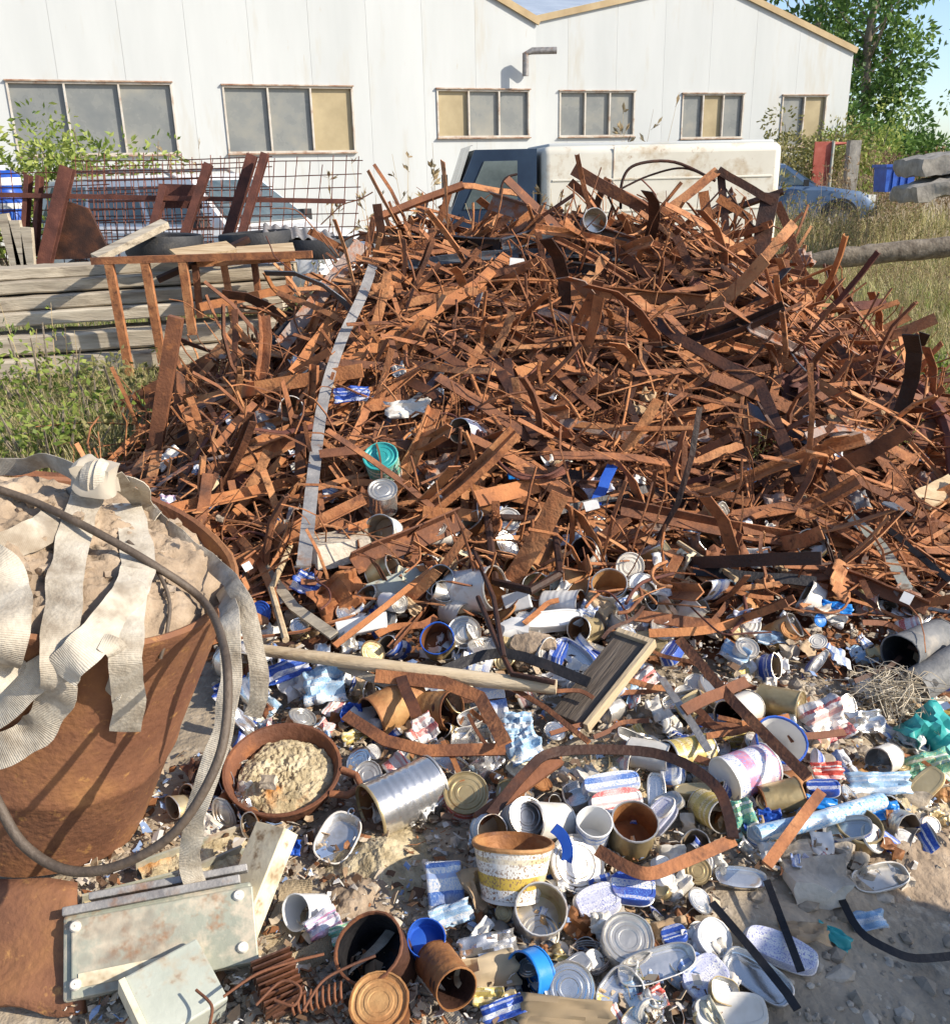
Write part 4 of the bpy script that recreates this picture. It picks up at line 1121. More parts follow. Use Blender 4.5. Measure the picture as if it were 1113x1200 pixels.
def place_on_heap(r, lift0, lift1, pitch=.25, spot=None, jit=.4):
    while True:
        if spot: x, y = spot
        else:
            x, y = r.uniform(-1.95, 2.95), r.uniform(2.75, 6.15)
        h = heap_h(x, y)
        if h > .07 or spot: break
    n = slope_n(x, y)
    n = (n + Vector((r.uniform(-jit, jit), r.uniform(-jit, jit), 0))).normalized()
    a = r.gauss(0, .62) if r.random() < .88 else r.uniform(0, 6.28)
    a += 0.15 if x < 0 else -.15
    if x < -.5: a += .5
    t = Vector((math.cos(a), math.sin(a), 0)); t = (t - n * t.dot(n)).normalized()
    t = (t + n * r.uniform(-pitch, pitch)).normalized()
    s = n.cross(t).normalized(); n2 = t.cross(s)
    p = Vector((x, y, surf(x, y) + r.uniform(lift0, lift1)))
    return Matrix((t, s, n2)).transposed().to_4x4(), p
# the countless strips below: one mass
r = random.Random(55)
mass = MB()
for _ in range(2700):
    M3, p = place_on_heap(r, -.04, .045, .16, None, .25)
    v, f, L = lib[r.randrange(len(lib))]
    k = r.uniform(.4, 1.0)
    M = Matrix.Translation(p) @ M3 @ Matrix.Scale(k, 4)
    mass.add([M @ Vector(q) for q in v], f)
tag(mass.build('scrap_strips', MT['rust_mass']), 'countless short rusty steel offcuts packed through the heap', 'scrap', kind='stuff')
# wires: mass of thin bent rods
wm = MB()
for _ in range(1500):
    M3, p = place_on_heap(r, .0, .065, .2, None, .25)
    n = 9
    pts = strip_pts(r.uniform(.2, .85), n, r.choice([.8, 2.0, 3.5, 6.0]), r, .3)
    M = Matrix.Translation(p) @ M3
    wm.tube([M @ q for q in pts], r.choice([.002, .0028, .0038, .005]), 4)
tag(wm.build('rusty_wire', MT['rust_mass'], smooth=70), 'tangled thin rusty wire offcuts strewn over the heap', 'wire', kind='stuff')
# individuals, copied over the heap
r = random.Random(77)
for k in range(240):
    M3, p = place_on_heap(r, .02, .08, .12)
    i = r.randrange(len(lib))
    while lib[i][2] < .45: i = (i + 7) % len(lib)
    o = bpy.data.objects.new('steel_strip', lib_mesh(i, r.choice(mats_)))
    C.objects.link(o)
    o.matrix_world = Matrix.Translation(p) @ M3
    tag(o, 'short bent rusty steel strip lying loose on the scrap heap', 'strip', 'loose rusty strips on the scrap heap')

# ------------------------------------------------------------------ surveyed bars of the heap
SH = 'long rusty steel bar lying across the scrap heap'
def hbar(pts, wpx, m='rust', lift=.07, prof='R', label=None, name='steel_bar', cat='bar', tilt=None, t=.006, sub=0, parent=None):
    P = []
    for q in pts:
        P.append(at_y(q[0], q[1], q[2]) if len(q) == 3 else on(q[0], q[1], lift))
    w = px_w(wpx, P[len(P) // 2])
    view = (CAM_P - P[len(P) // 2]).normalized()
    tl = HR.uniform(-.5, .5) if tilt is None else tilt
    n = (view * 1.0 + Vector((0, 0, 1)) * (.35 + tl) ).normalized()
    if len(P) > 2 and sub:
        # smooth by Catmull-Rom
        Q = []
        for i in range(len(P) - 1):
            p0, p1, p2, p3 = P[max(i - 1, 0)], P[i], P[i + 1], P[min(i + 2, len(P) - 1)]
            for k in range(sub):
                u = k / sub
                Q.append(.5 * ((2 * p1) + (p2 - p0) * u + (2 * p0 - 5 * p1 + 4 * p2 - p3) * u * u + (3 * p1 - p0 - 3 * p2 + p3) * u ** 3))
        Q.append(P[-1]); P = Q
    elif len(P) == 2:
        a, c = P
        P = [a.lerp(c, i / 5) + Vector((HR.uniform(-.003, .003), HR.uniform(-.003, .003), HR.uniform(-.004, .004))) for i in range(6)]
    b = MB()
    if prof == 'T':
        b.tube(P, w / 2, 7)
    else:
        b.sweep(P, {'R': RECT(w, t), 'L': ELL(w, .006), 'C': CHAN(w, .005), 'B': RECT(w, w * .7)}[prof], n)
    o = b.build(name, MT[m], parent, smooth=50 if prof == 'T' else 25)
    if parent is None:
        tag(o, label or SH, cat, 'long rusty bars across the scrap heap' if label is None else None)
    return o

B = hbar
B([(543, 217, 5.6), (490, 236, 5.6), (438, 257, 5.5), (432, 285, 5.5), (427, 308, 5.4)], 8, 'rust_brown', label='bent brown bar arching over the top left of the heap', prof='B', t=.01)
B([(541, 217, 5.65), (612, 227, 5.7)], 8, 'rust', label='short rusty bar sticking out left of the van cab')
B([(459, 279), (587, 287)], 16, 'black_steel', .12, 'C', label='dark channel tray with orange inside on the heap crest', tilt=-.5)
B([(587, 287), (648, 270)], 15, 'blue_steel', .13, 'C', label='dark blue-grey channel end angled up at the heap crest', tilt=-.5)
B([(575, 238), (748, 293)], 19, 'rust_grey', .12, 'L', label='wide grey-brown plate bar across the heap crest', tilt=-.1)
B([(594, 299), (560, 333), (485, 378), (407, 428)], 14, 'rust_bright', .12, label='long orange flat bar slanting down left of the heap centre')
B([(608, 302), (698, 316)], 13, 'black_steel', .10, 'C', label='dark channel with a white sticker near the crest', tilt=-.6)
B([(677, 340), (826, 353)], 14, 'rust_bright', .13, 'L', label='straight orange angle bar lying level right of the crest', tilt=-.3)
B([(664, 336), (752, 448)], 13, 'rust_bright', .11, label='orange flat bar slanting down right below the crest')
B([(684, 350), (768, 398)], 8, 'rust_bright', .14, label='narrow light orange bar beside the slanting orange bar')
B([(632, 362), (710, 389)], 11, 'rust_grey', .11, label='brown-grey flat bar in the middle of the heap')
B([(709, 388), (690, 425)], 9, 'rust', .11)
B([(437, 311), (424, 348), (399, 402), (379, 470), (367, 560), (356, 664)], 13, 'galv', .20, label='long grey galvanised bar curving down the left of the heap', sub=5, prof='R', t=.008, tilt=-.2)
B([(424, 285, 5.2), (380, 340, 5.0), (330, 405, 4.75)], 17, 'rust_grey', label='pale grey-rust strip leaning at the left shoulder of the heap', sub=4)
B([(395, 330, 5.1), (300, 420, 4.7)], 14, 'black_steel', label='black strip leaning beside the pale grey-rust strip')
B([(206, 371, 4.25), (178, 549)], 16, 'rust_brown', .06, label='upright brown bar standing at the left foot of the heap', t=.02, prof='B')
B([(222, 474), (300, 455), (425, 434)], 16, 'rust_bright', .16, label='orange bar lying level across the left flank', tilt=-.2, t=.012)
B([(205, 470), (276, 390)], 16, 'rust', .12, label='short orange bar crossing the left flank upward')
B([(272, 410), (373, 420)], 15, 'rust', .10, label='rusty plate bar at the top of the left flank')
B([(395, 366), (343, 438)], 13, 'rust_bright', .14, label='orange strip slanting above the level bar')
B([(134, 484), (250, 424)], 22, 'rust_brown', .10, label='wide brown plate at the far left end of the heap')
B([(98, 520), (180, 470)], 14, 'rust_brown', .05, label='thin rusty strip ending in the left weeds')
B([(204, 612), (258, 558)], 9, 'wood_tan', .12, label='thin wooden stick leaning behind the drum', name='wooden_stick', cat='stick')
B([(269, 609), (332, 537)], 9, 'rust_bright', .10, label='narrow orange strip behind the drum')
B([(240, 556), (366, 506)], 17, 'rust', .09, label='broad rusty plate low on the left flank')
B([(246, 530), (298, 472)], 8, 'rust', .14)
B([(213, 488), (216, 582)], 13, 'rust_dark', .09, label='dark upright bar behind the drum knot')
B([(286, 667), (360, 614)], 18, 'rust', .10, 'L', label='rusty bar with a white end tag right of the drum', tilt=-.2)
B([(268, 616), (298, 650), (318, 690), (326, 724)], 9, 'rust_bright', .10, label='bent orange strip hanging right of the drum', sub=4)
B([(414, 664), (540, 611)], 22, 'rust_brown', .10, 'L', label='thick brown angle iron below the grey bar', tilt=.0)
B([(412, 566), (482, 567)], 8, 'rust_bright', .14)
B([(225, 485), (245, 505)], 20, 'rust_bright', .12, 'B', label='short square orange tube end at the left flank')
B([(606, 482), (792, 523)], 12, 'rust_grey', .11, label='grey-brown flat bar across the middle of the heap', tilt=-.1)
B([(495, 599), (574, 607)], 14, 'rust_bright', .10, label='orange plate bar above the white cans')
B([(636, 603), (757, 573)], 9, 'black_steel', .13, label='black strip with a white tag in the heap middle')
B([(718, 545), (697, 592)], 13, 'blue_plastic', .14, label='blue plastic strip standing by the white tag', name='plastic_strip', cat='strip')
B([(544, 570), (652, 597)], 9, 'rust_bright', .12)
B([(576, 418), (628, 510)], 13, 'rust_dark', .13, label='dark bar slanting down in the heap middle')
B([(594, 420), (607, 486)], 11, 'rust_dark', .14)
B([(748, 364), (797, 398), (890, 451), (912, 505), (940, 566)], 14, 'rust_dark', .15, label='long dark bar bent downward on the right of the heap', t=.012)
B([(872, 475), (955, 520)], 13, 'blue_steel', .10, label='blue-grey strip on the right slope')
B([(782, 561), (877, 588)], 12, 'rust_bright', .10)
B([(833, 610), (988, 583)], 16, 'rust', .10, label='broad rust-brown bar low on the right slope')
B([(740, 601), (843, 603)], 9, 'rust_bright', .10)
B([(996, 428), (1058, 489)], 12, 'rust_dark', .12, label='dark strip on the far right slope')
B([(950, 522), (984, 580)], 13, 'rust_dark', .12)
B([(994, 604), (1032, 640), (1062, 690)], 12, 'pale_paint', .10, label='pale grey-green strip bent down at the right', sub=4)
B([(968, 667), (1086, 714)], 15, 'rust_brown', .08, label='brown bar with a white tag near the right edge', prof='L')
B([(812, 668), (956, 683)], 13, 'black_steel', .09, label='black ribbed strip low on the right slope')
B([(794, 635), (862, 680)], 7, 'wood_tan', .10, label='thin pale stick on the lower right slope', name='wooden_stick', cat='stick', prof='T')
B([(742, 722), (843, 733)], 15, 'rust', .08, label='rusty plate bar at the front foot of the heap')
B([(760, 742), (830, 738), (880, 722)], 10, 'rust_bright', .08, sub=4)
B([(1078, 588), (1120, 566)], 26, 'wood_tan', .12, label='pale wooden board end at the right edge', name='wooden_board', cat='board', t=.02)
B([(1012, 406), (1046, 423), (1078, 458), (1108, 498), (1118, 560)], 14, 'rust_red', .13, 'T', label='curved red-brown pipe at the right end of the heap', sub=4)
B([(841, 199, 5.5), (907, 238, 5.45)], 9, 'rust_dark', label='dark bar at the tip of the bent frame on the crest', prof='B')
B([(841, 200, 5.5), (776, 251, 5.4)], 11, 'rust', label='orange bar leaning to the bent frame tip')
B([(841, 232, 5.45), (877, 255, 5.45), (875, 306, 5.4)], 10, 'rust_bright', label='orange bent bar under the frame tip on the crest')
B([(845, 205, 5.52), (852, 300, 5.4)], 9, 'rust_dark')
B([(824, 225, 5.5), (838, 310, 5.35)], 12, 'rust_bright')
B([(902, 229, 5.5), (889, 302, 5.35)], 20, 'rust_dark', label='dark rubber-capped post stub at the right of the crest', prof='B')
B([(910, 238, 5.5), (924, 270, 5.45), (934, 308, 5.4), (953, 334, 5.35), (978, 341, 5.3)], 10, 'rust_brown', label='brown bent bar hooking down right of the crest', sub=4)
B([(856, 319), (934, 347)], 14, 'rust_bright', .08, label='orange plate on the upper right shoulder')
B([(798, 319), (852, 338)], 13, 'rust_bright', .08)
B([(974, 322, 5.3), (996, 374, 5.1)], 8, 'rust_brown', label='thin brown bar standing at the right shoulder')
B([(992, 361, 5.2), (1038, 354, 5.2)], 12, 'rust_red', label='red-brown plate poking out at the right shoulder', tilt=.3)
B([(905, 381), (1042, 403)], 8, 'rust_dark', .12, 'T', label='dark pipe running along the right shoulder')
B([(876, 397), (993, 472)], 13, 'rust_bright', .11, label='orange bar slanting down the right shoulder')
B([(976, 404), (1058, 485)], 12, 'rust_dark', .11)
B([(768, 487), (830, 478), (878, 459)], 9, 'rust_bright', .12, label='curved orange strip in the right half of the heap', sub=4)
B([(672, 199, 5.7), (784, 260, 5.5)], 14, 'rust_brown', label='brown bar rising from the crest in front of the cream van', prof='B')
B([(760, 405), (735, 470), (750, 505)], 9, 'rust_dark', .14)
B([(760, 285), (800, 330)], 9, 'rust_brown', .10)
B([(720, 292), (790, 345)], 11, 'rust_brown', .09)
B([(760, 372), (815, 362)], 11, 'rust', .12)
B([(605, 437), (663, 425)], 14, 'rust_bright', .10)
B([(630, 415), (700, 480)], 10, 'rust_brown', .12)
B([(470, 440), (520, 470)], 13, 'rust_dark', .12)
B([(420, 478), (470, 470)], 15, 'rust', .11, label='rusty plate beside the blue foil pouch')
B([(400, 540), (430, 480)], 9, 'rust', .12)
B([(690, 565), (770, 600)], 9, 'rust', .10)
B([(560, 470), (640, 455)], 12, 'rust', .10)
B([(478, 355), (560, 340)], 10, 'rust', .12)
B([(500, 405), (560, 440)], 11, 'rust_brown', .11)
B([(455, 300), (470, 345)], 9, 'rust_bright', .12)
B([(640, 310), (690, 345)], 9, 'rust', .10)
B([(915, 420), (905, 470)], 10, 'rust', .10)
B([(800, 545), (870, 520)], 10, 'rust', .10)
B([(990, 500), (1075, 540)], 11, 'rust', .11)
B([(1020, 450), (1090, 470)], 9, 'rust_brown', .12)
B([(1000, 560), (1110, 620)], 9, 'rust_brown', .10)
B([(1040, 620), (1113, 680)], 8, 'black_steel', .10)
# square wire frame
fo = thing('bar_frame', 'rusty rectangular bar frame standing over the white cans', 'frame')
fp = [on(571, 606, .12), on(580, 682, .12), on(622, 692, .14), on(657, 672, .14), on(648, 609, .12)]
b = MB(); b.tube(fp + [fp[0]], .014, 6); b.build('ring', MT['rust_dark'], fo)
# white tags
def sticker(px, py, w, h, lift, label, rot=0.0, m='white_plastic', name='paper_tag', cat='tag'):
    p = on(px, py, lift); s = depth_of(p) / FPX
    view = (CAM_P - p).normalized()
    b = MB(); Mx = align(view + Vector((0, 0, .4)), 0) 
    b.box((0, 0, 0), (w * s, h * s, .003)); o = b.build(name, MT[m])
    o.matrix_world = Matrix.Translation(p + view * .02) @ (Mx @ Matrix.Rotation(rot, 3, 'Z')).to_4x4()
    return tag(o, label, cat)
sticker(606, 309, 18, 13, .13, 'white paper tag on the dark channel near the crest', -.1)
sticker(693, 592, 17, 12, .17, 'white tag on the black strip in the heap middle', .3)
sticker(1062, 701, 12, 13, .12, 'white tag on the brown bar near the right edge', -.3)
sticker(290, 664, 10, 10, .14, 'white tag on the end of the rusty bar by the drum', .4)

# surveyed wires
def wire(pts, r_, m, label, lift=.12, grp=None, sub=6):
    P = [at_y(*q) if len(q) == 3 else on(q[0], q[1], lift) for q in pts]
    Q = []
    for i in range(len(P) - 1):
        p0, p1, p2, p3 = P[max(i - 1, 0)], P[i], P[i + 1], P[min(i + 2, len(P) - 1)]
        for k in range(sub):
            u = k / sub
            Q.append(.5 * ((2 * p1) + (p2 - p0) * u + (2 * p0 - 5 * p1 + 4 * p2 - p3) * u * u + (3 * p1 - p0 - 3 * p2 + p3) * u ** 3))
    Q.append(P[-1])
    b = MB(); b.tube(Q, r_, 6)
    return tag(b.build('steel_wire', MT[m], smooth=70), label, 'wire', grp)
wire([(727, 245, 5.7), (729, 212, 5.7), (745, 193, 5.7), (790, 190, 5.7), (838, 212, 5.6)], .009, 'rust_dark', 'upper dark wire hoop in front of the cream van')
wire([(726, 222, 5.8), (760, 206, 5.8), (800, 197, 5.7), (835, 210, 5.6)], .006, 'rust_dark', 'lower thin wire arc in front of the cream van')
wire([(848, 219, 5.5), (890, 275, 5.4), (933, 332, 5.3)], .006, 'rust_dark', 'thin dark wire running down from the bent frame tip')
wire([(583, 245, 5.6), (590, 212, 5.6), (606, 204, 5.6)], .007, 'rust_dark', 'short dark wire hook in front of the van cab')
wire([(547, 426), (565, 470), (596, 512)], .009, 'rust_bright', 'orange rod slanting in the heap middle', .16)
wb = thing('wire_bundle', 'curved bundle of rusty wire strands in the heap middle', 'wire bundle')
for k in range(5):
    o = wire([(552 + k * 4, 500 + k * 2), (570 + k * 3, 530 + k * 2), (600 + k * 2, 552 + k * 2), (640 + k, 560 - k), (665, 553 - k * 3)], .006, 'rust_red', None, .15 + .006 * k)
    o.name = 'strand'; o.parent = wb
    del o['category']
wire([(742, 425), (735, 470), (726, 510), (716, 527), (725, 535), (740, 525)], .006, 'rust_bright', 'light orange wire ending in a small loop', .16)
wire([(780, 470), (800, 500), (805, 520), (820, 532)], .006, 'rust', 'short wavy wire right of the small loop', .14)
wire([(560, 331), (600, 328), (655, 330), (663, 340), (640, 358), (580, 372), (545, 372)], .006, 'rust_bright', 'wide flat wire loop below the crest', .16)
wire([(735, 360), (733, 400), (736, 415)], .006, 'rust', 'upright bent wire right of the crest', .2)
wire([(680, 275), (710, 305), (745, 325)], .005, 'rust', 'thin wire lying below the wide crest plate', .14)
wire([(640, 450), (665, 470), (680, 492)], .008, 'rust_bright', 'curled rusty rod above the grey-brown bar', .15)
HR2 = random.Random(9)
for k in range(105):
    x, y = HR2.uniform(230, 1090), HR2.uniform(260, 740)
    p = on(x, y, .08)
    if heap_h(p.x, p.y) < .1: continue
    a = HR2.uniform(0, 6.28); L = HR2.uniform(25, 95); q = []
    for i in range(5):
        q.append((x, y)); a += HR2.uniform(-.9, .9); x += math.cos(a) * L / 3; y += math.sin(a) * L / 4
    wire(q, HR2.choice([.0035, .0045, .006]), HR2.choice(['rust', 'rust_bright', 'rust_brown', 'rust_red']), 'loose crooked rusty wire lying on the scrap heap', HR2.uniform(.08, .15), 'loose crooked wires on the heap', 3)
# ------------------------------------------------------------------ drum with soil and straps, front left
FR = random.Random(31)
def smooth_path(P, sub):
    Q = []
    for i in range(len(P) - 1):
        p0, p1, p2, p3 = P[max(i - 1, 0)], P[i], P[i + 1], P[min(i + 2, len(P) - 1)]
        for k in range(sub):
            u = k / sub
            Q.append(.5 * ((2 * p1) + (p2 - p0) * u + (2 * p0 - 5 * p1 + 4 * p2 - p3) * u * u + (3 * p1 - p0 - 3 * p2 + p3) * u ** 3))
    Q.append(P[-1]); return Q
MT['drum_rust'] = mat('drum_rust', [(0.25, (0.11, 0.048, 0.028)), (0.48, (0.20, 0.088, 0.045)), (0.62, (0.28, 0.13, 0.055)), (0.82, (0.44, 0.24, 0.09))], 5.0, 0.78, 0, 0.35, 70, detail=10,
                      spots=[((0.16, 0.065, 0.035), 3.2, 0.5, 0.68), ((0.46, 0.24, 0.08), 26, 0.60, 0.75)])
rimc = at_depth(88, 645, 1.98)
ax = Vector((math.sin(R(19)), -.06, math.cos(R(19)))).normalized()
DR, DH = .335, .66
drum = thing('steel_drum', 'large rusty open steel drum full of dry soil at the left', 'drum', rimc - ax * DH, align(ax))
b = MB(); n = 48
prof = [(DR * .79, 0.0), (DR * .80, .02), (DR * .85, .2), (DR * .868, .21), (DR * .875, .225), (DR * .868, .24), (DR * .93, .45), (DR * .985, DH - .03), (DR * 1.012, DH - .014), (DR * 1.016, DH), (DR * .99, DH + .006), (DR * .965, DH), (DR * .95, DH - .1)]
b.lathe(prof, n)
for i, v in enumerate(b.v):
    v = Vector(v); a = math.atan2(v.y, v.x)
    k = 1 + .030 * fr((math.cos(a) * 2, math.sin(a) * 2, v.z * 4)) + .010 * fr((math.cos(a) * 6, math.sin(a) * 6, v.z * 9))
    b.v[i] = (v.x * k, v.y * k, v.z)
o_ = len(b.v)
drum_body = b.build('shell', MT['drum_rust'], drum, smooth=40)
b = MB(); b.lathe([(.001, .012), (DR * .78, .012)], 32); b.build('base', MT['rust_dark'], drum)
# soil inside
b = MB(); nr, na = 44, 130
b.v.append((0, 0, DH + .10))
for i in range(1, nr + 1):
    rr = DR * .955 * i / nr
    for j in range(na):
        a = 2 * math.pi * j / na
        x, y = rr * math.cos(a), rr * math.sin(a)
        z = DH - .03 + .07 * (1 - (i / nr) ** 2) + (.035 * fr((x, y, 0), 7) + .02 * fr((x, y, 4), 17) + .016 * abs(fr((x, y, 7), 30)) + .010 * fr((x, y, 2), 70) + .006 * fr((x, y, 2), 130)) * (1 if i < nr else .3)
        z += .05 * max(0, y / DR)
        b.v.append((x, y, z))
for j in range(na): b.f.append((0, 1 + j, 1 + (j + 1) % na)); b.m.append(0)
for i in range(nr - 1):
    for j in range(na):
        a0, a1 = 1 + i * na + j, 1 + i * na + (j + 1) % na
        b.f.append((a0, a0 + na, a1 + na, a1)); b.m.append(0)
soil = b.build('soil_fill', MT['soil'], drum, smooth=60)
bpy.context.view_layer.update()
bv_v, bv_f = [], []
for o in (drum_body, soil):
    off = len(bv_v)
    bv_v += [drum.matrix_world @ v.co for v in o.data.vertices]
    bv_f += [tuple(i + off for i in p.vertices) for p in o.data.polygons]
DB = BVHTree.FromPolygons(bv_v, bv_f)
def on_drum(px, py, off=.015, dep=None):
    d = ray(px, py)
    h, nn, i, t = DB.ray_cast(CAM_P, d)
    if h is None or (dep is not None and dep < 0):
        return at_depth(px, py, abs(dep) if dep else 2.0)
    return CAM_P + d * (t - off)
# clods on the soil
for k in range(50):
    px, py = FR.uniform(20, 260), FR.uniform(585, 700)
    p = on_drum(px, py, .004)
    q = drum.matrix_world.inverted() @ p
    if math.hypot(q.x, q.y) > DR * .85 or q.z < DH - .04: continue
    s = .006 + .026 * FR.random() ** 2
    rough_block('soil_clod', None, q, (s * 1.4, s, s * .8), Matrix.Rotation(FR.uniform(0, 6), 3, 'Z'), 'soil', None, 300 + k, .2, 2).parent = drum
def strap(label, pts, wpx, m='webbing', t=.004, sub=6, twist=None, name='lifting_strap', cat='strap', wvar=None):
    """pts: (px, py, off) lying on the drum, or (px, py, -depth) hanging free"""
    P = []
    for q in pts:
        P.append(on_drum(q[0], q[1], q[2]) if q[2] >= 0 else at_depth(q[0], q[1], -q[2]))
    w = px_w(wpx * .95, P[len(P) // 2])
    Q = [q + Vector((fr(q * 14), fr(q * 14 + Vector((7, 0, 0))), fr(q * 14 + Vector((0, 7, 0))))) * .006 for q in smooth_path(P, sub)]
    nrm = []
    for i, q in enumerate(Q):
        view = (CAM_P - q).normalized()
        k = i / (len(Q) - 1)
        if twist:
            tv = (Q[min(i + 1, len(Q) - 1)] - Q[max(i - 1, 0)]).normalized()
            ang = twist[0] + (twist[1] - twist[0]) * k
            view = Matrix.Rotation(ang, 3, tv) @ view
        tv2 = (Q[min(i + 1, len(Q) - 1)] - Q[max(i - 1, 0)]).normalized()
        nrm.append(Matrix.Rotation(.45 * fr((i * .22, wpx * 1.7, 4)), 3, tv2) @ view)
    b = MB()
    h = w / 2
    t = .0022
    pr = [(-h, 0), (-h * .5, .001), (0, .0015), (h * .5, .001), (h, 0), (h, t), (h * .5, t + .001), (0, t + .0015), (-h * .5, t + .001), (-h, t)]
    pr = [(a, c) for a, c in pr]
    b.sweep(Q, pr, nrm, uvw=True, scales=[1 + .16 * fr((i * .3, wpx, 0)) for i in range(len(Q))])
    return tag(b.build(name, MT[m], smooth=60), label, cat)
strap('main pale webbing strap running from the knot down the drum front',
      [(112, 556, .03), (101, 590, .035), (86, 632, .04), (78, 680, .045), (74, 730, .05), (70, 780, .05), (62, 825, .045), (40, 858, .04), (5, 878, .05), (-40, 892, .06)], 45)
strap('pale strap lying across the back left rim behind the knot', [(-30, 572, -2.18), (30, 578, -2.15), (75, 582, -2.12), (100, 570, -2.05)], 18)
strap('grey strap crossing the soil left of the main strap', [(-30, 652, .03), (25, 632, .03), (62, 612, .025), (95, 580, .03)], 38)
strap('wide ribbed strap hanging over the left edge of the drum', [(-45, 640, .05), (-12, 660, .06), (8, 690, .06), (4, 740, .06), (-4, 782, .05), (12, 800, .05)], 58)
strap('narrow strap tail turned up behind the left straps', [(-30, 548, -2.2), (20, 545, -2.18), (55, 540, -2.15), (98, 556, -2.05)], 24, twist=(.2, .9))
strap('strap running along the back rim and hanging at the right of the drum',
      [(132, 556, .03), (170, 592, .03), (210, 630, .03), (250, 662, .02), (277, 690, -1.92), (292, 730, -1.88), (302, 775, -1.88), (303, 815, -1.92), (296, 838, -1.95)], 22, twist=(.5, .1))
strap('long narrow strap hanging from the rim to the grey box',
      [(262, 690, .02), (270, 730, -1.80), (272, 790, -1.78), (262, 850, -1.76), (246, 900, -1.75), (232, 945, -1.76), (224, 985, -1.80), (224, 1020, -1.84), (236, 1052, -1.86)], 27, twist=(.5, .0))
strap('folded strap dropping from the soil to the drum front', [(150, 590, .02), (160, 630, .025), (163, 668, .035), (150, 700, .05), (122, 735, .065), (92, 768, .065), (72, 790, .06)], 42, twist=(-.2, .35))
strap('short ribbed strap end hanging on the drum front', [(160, 668, .04), (152, 720, .05), (146, 770, .06), (150, 815, .05), (148, 856, .045)], 40)
strap('twisted strap loop behind the short strap end', [(118, 752, .03), (136, 762, .035), (140, 790, .03), (132, 815, .03)], 24, twist=(-.6, .8))
strap('lower grey strap crossing to the left edge of the drum', [(72, 772, .03), (35, 800, .03), (5, 830, .03), (-30, 848, .03)], 40, twist=(0, .5))
strap('small strap loop against the soil beside the right rim', [(140, 560, -2.1), (168, 568, -2.1), (172, 590, .02), (186, 606, .02)], 16, twist=(1.0, .3))
# knot of the straps
kc = on_drum(114, 560, .045)
knot = thing('strap_knot', 'tight grey knot tying the webbing straps on the drum', 'knot', kc)
ko = rough_block('core', None, Vector((0, 0, 0)), (.085, .05, .055), Matrix.Rotation(.2, 3, 'Y'), 'webbing', None, 77, .25, 5)
ko.parent = knot
for k in range(3):
    b = MB()
    ring = [Vector((.016 * (k - 1) + .006 * math.sin(a), math.cos(a) * .034, math.sin(a) * .037)) for a in [i * 2 * math.pi / 18 for i in range(19)]]
    b.sweep(ring, [(-.011, 0), (.011, 0), (.011, .005), (-.011, .005)], [(-q).normalized() for q in ring], uvw=True)
    b.build('loop', MT['webbing'], knot, smooth=60)
# dark cable
def cable(label, P, r_, m='cable', sub=6, name='cable', cat='cable'):
    b = MB(); b.tube(smooth_path(P, sub), r_, 8); return tag(b.build(name, MT[m], smooth=70), label, cat)
cable('dark brown cable sagging across the drum in a wide loop',
      [on_drum(-25, 566, .03), on_drum(40, 588, .04), on_drum(110, 622, .075), on_drum(180, 662, .05), on_drum(238, 704, .04), at_depth(263, 760, 1.70), at_depth(266, 840, 1.62), at_depth(250, 905, 1.58), at_depth(205, 975, 1.56), at_depth(140, 1014, 1.55), at_depth(80, 1020, 1.55), at_depth(30, 992, 1.55), at_depth(0, 945, 1.55), at_depth(-25, 890, 1.55)], .0085, sub=8)
cable('thin brown cord curling down over the soil', [on_drum(150, 634, .02), on_drum(178, 660, .02), on_drum(198, 700, .02), on_drum(196, 740, .015), on_drum(188, 772, .012)], .004, name='cord', cat='cord')

# rusty sheet under the drum
p = ground_at(20, 1120, .16)
b = MB()
nx, ny = 10, 8
for j in range(ny + 1):
    for i in range(nx + 1):
        u, v = i / nx, j / ny
        q = at_depth(-60 + 150 * u + 12 * v, 1036 + 150 * v, 1.86 - .12 * v)
        b.v.append(tuple(q + Vector((0, 0, .03 * fr((u * 2.5, v * 2.5, 2))))))
for j in range(ny):
    for i in range(nx):
        a = j * (nx + 1) + i; b.f.append((a, a + 1, a + nx + 2, a + nx + 1)); b.m.append(0)
o = b.build('steel_sheet', MT['drum_rust'], smooth=60)
md = o.modifiers.new('thick', 'SOLIDIFY'); md.thickness = .02
tag(o, 'brown rusty steel sheet under the drum at the lower left corner', 'sheet')

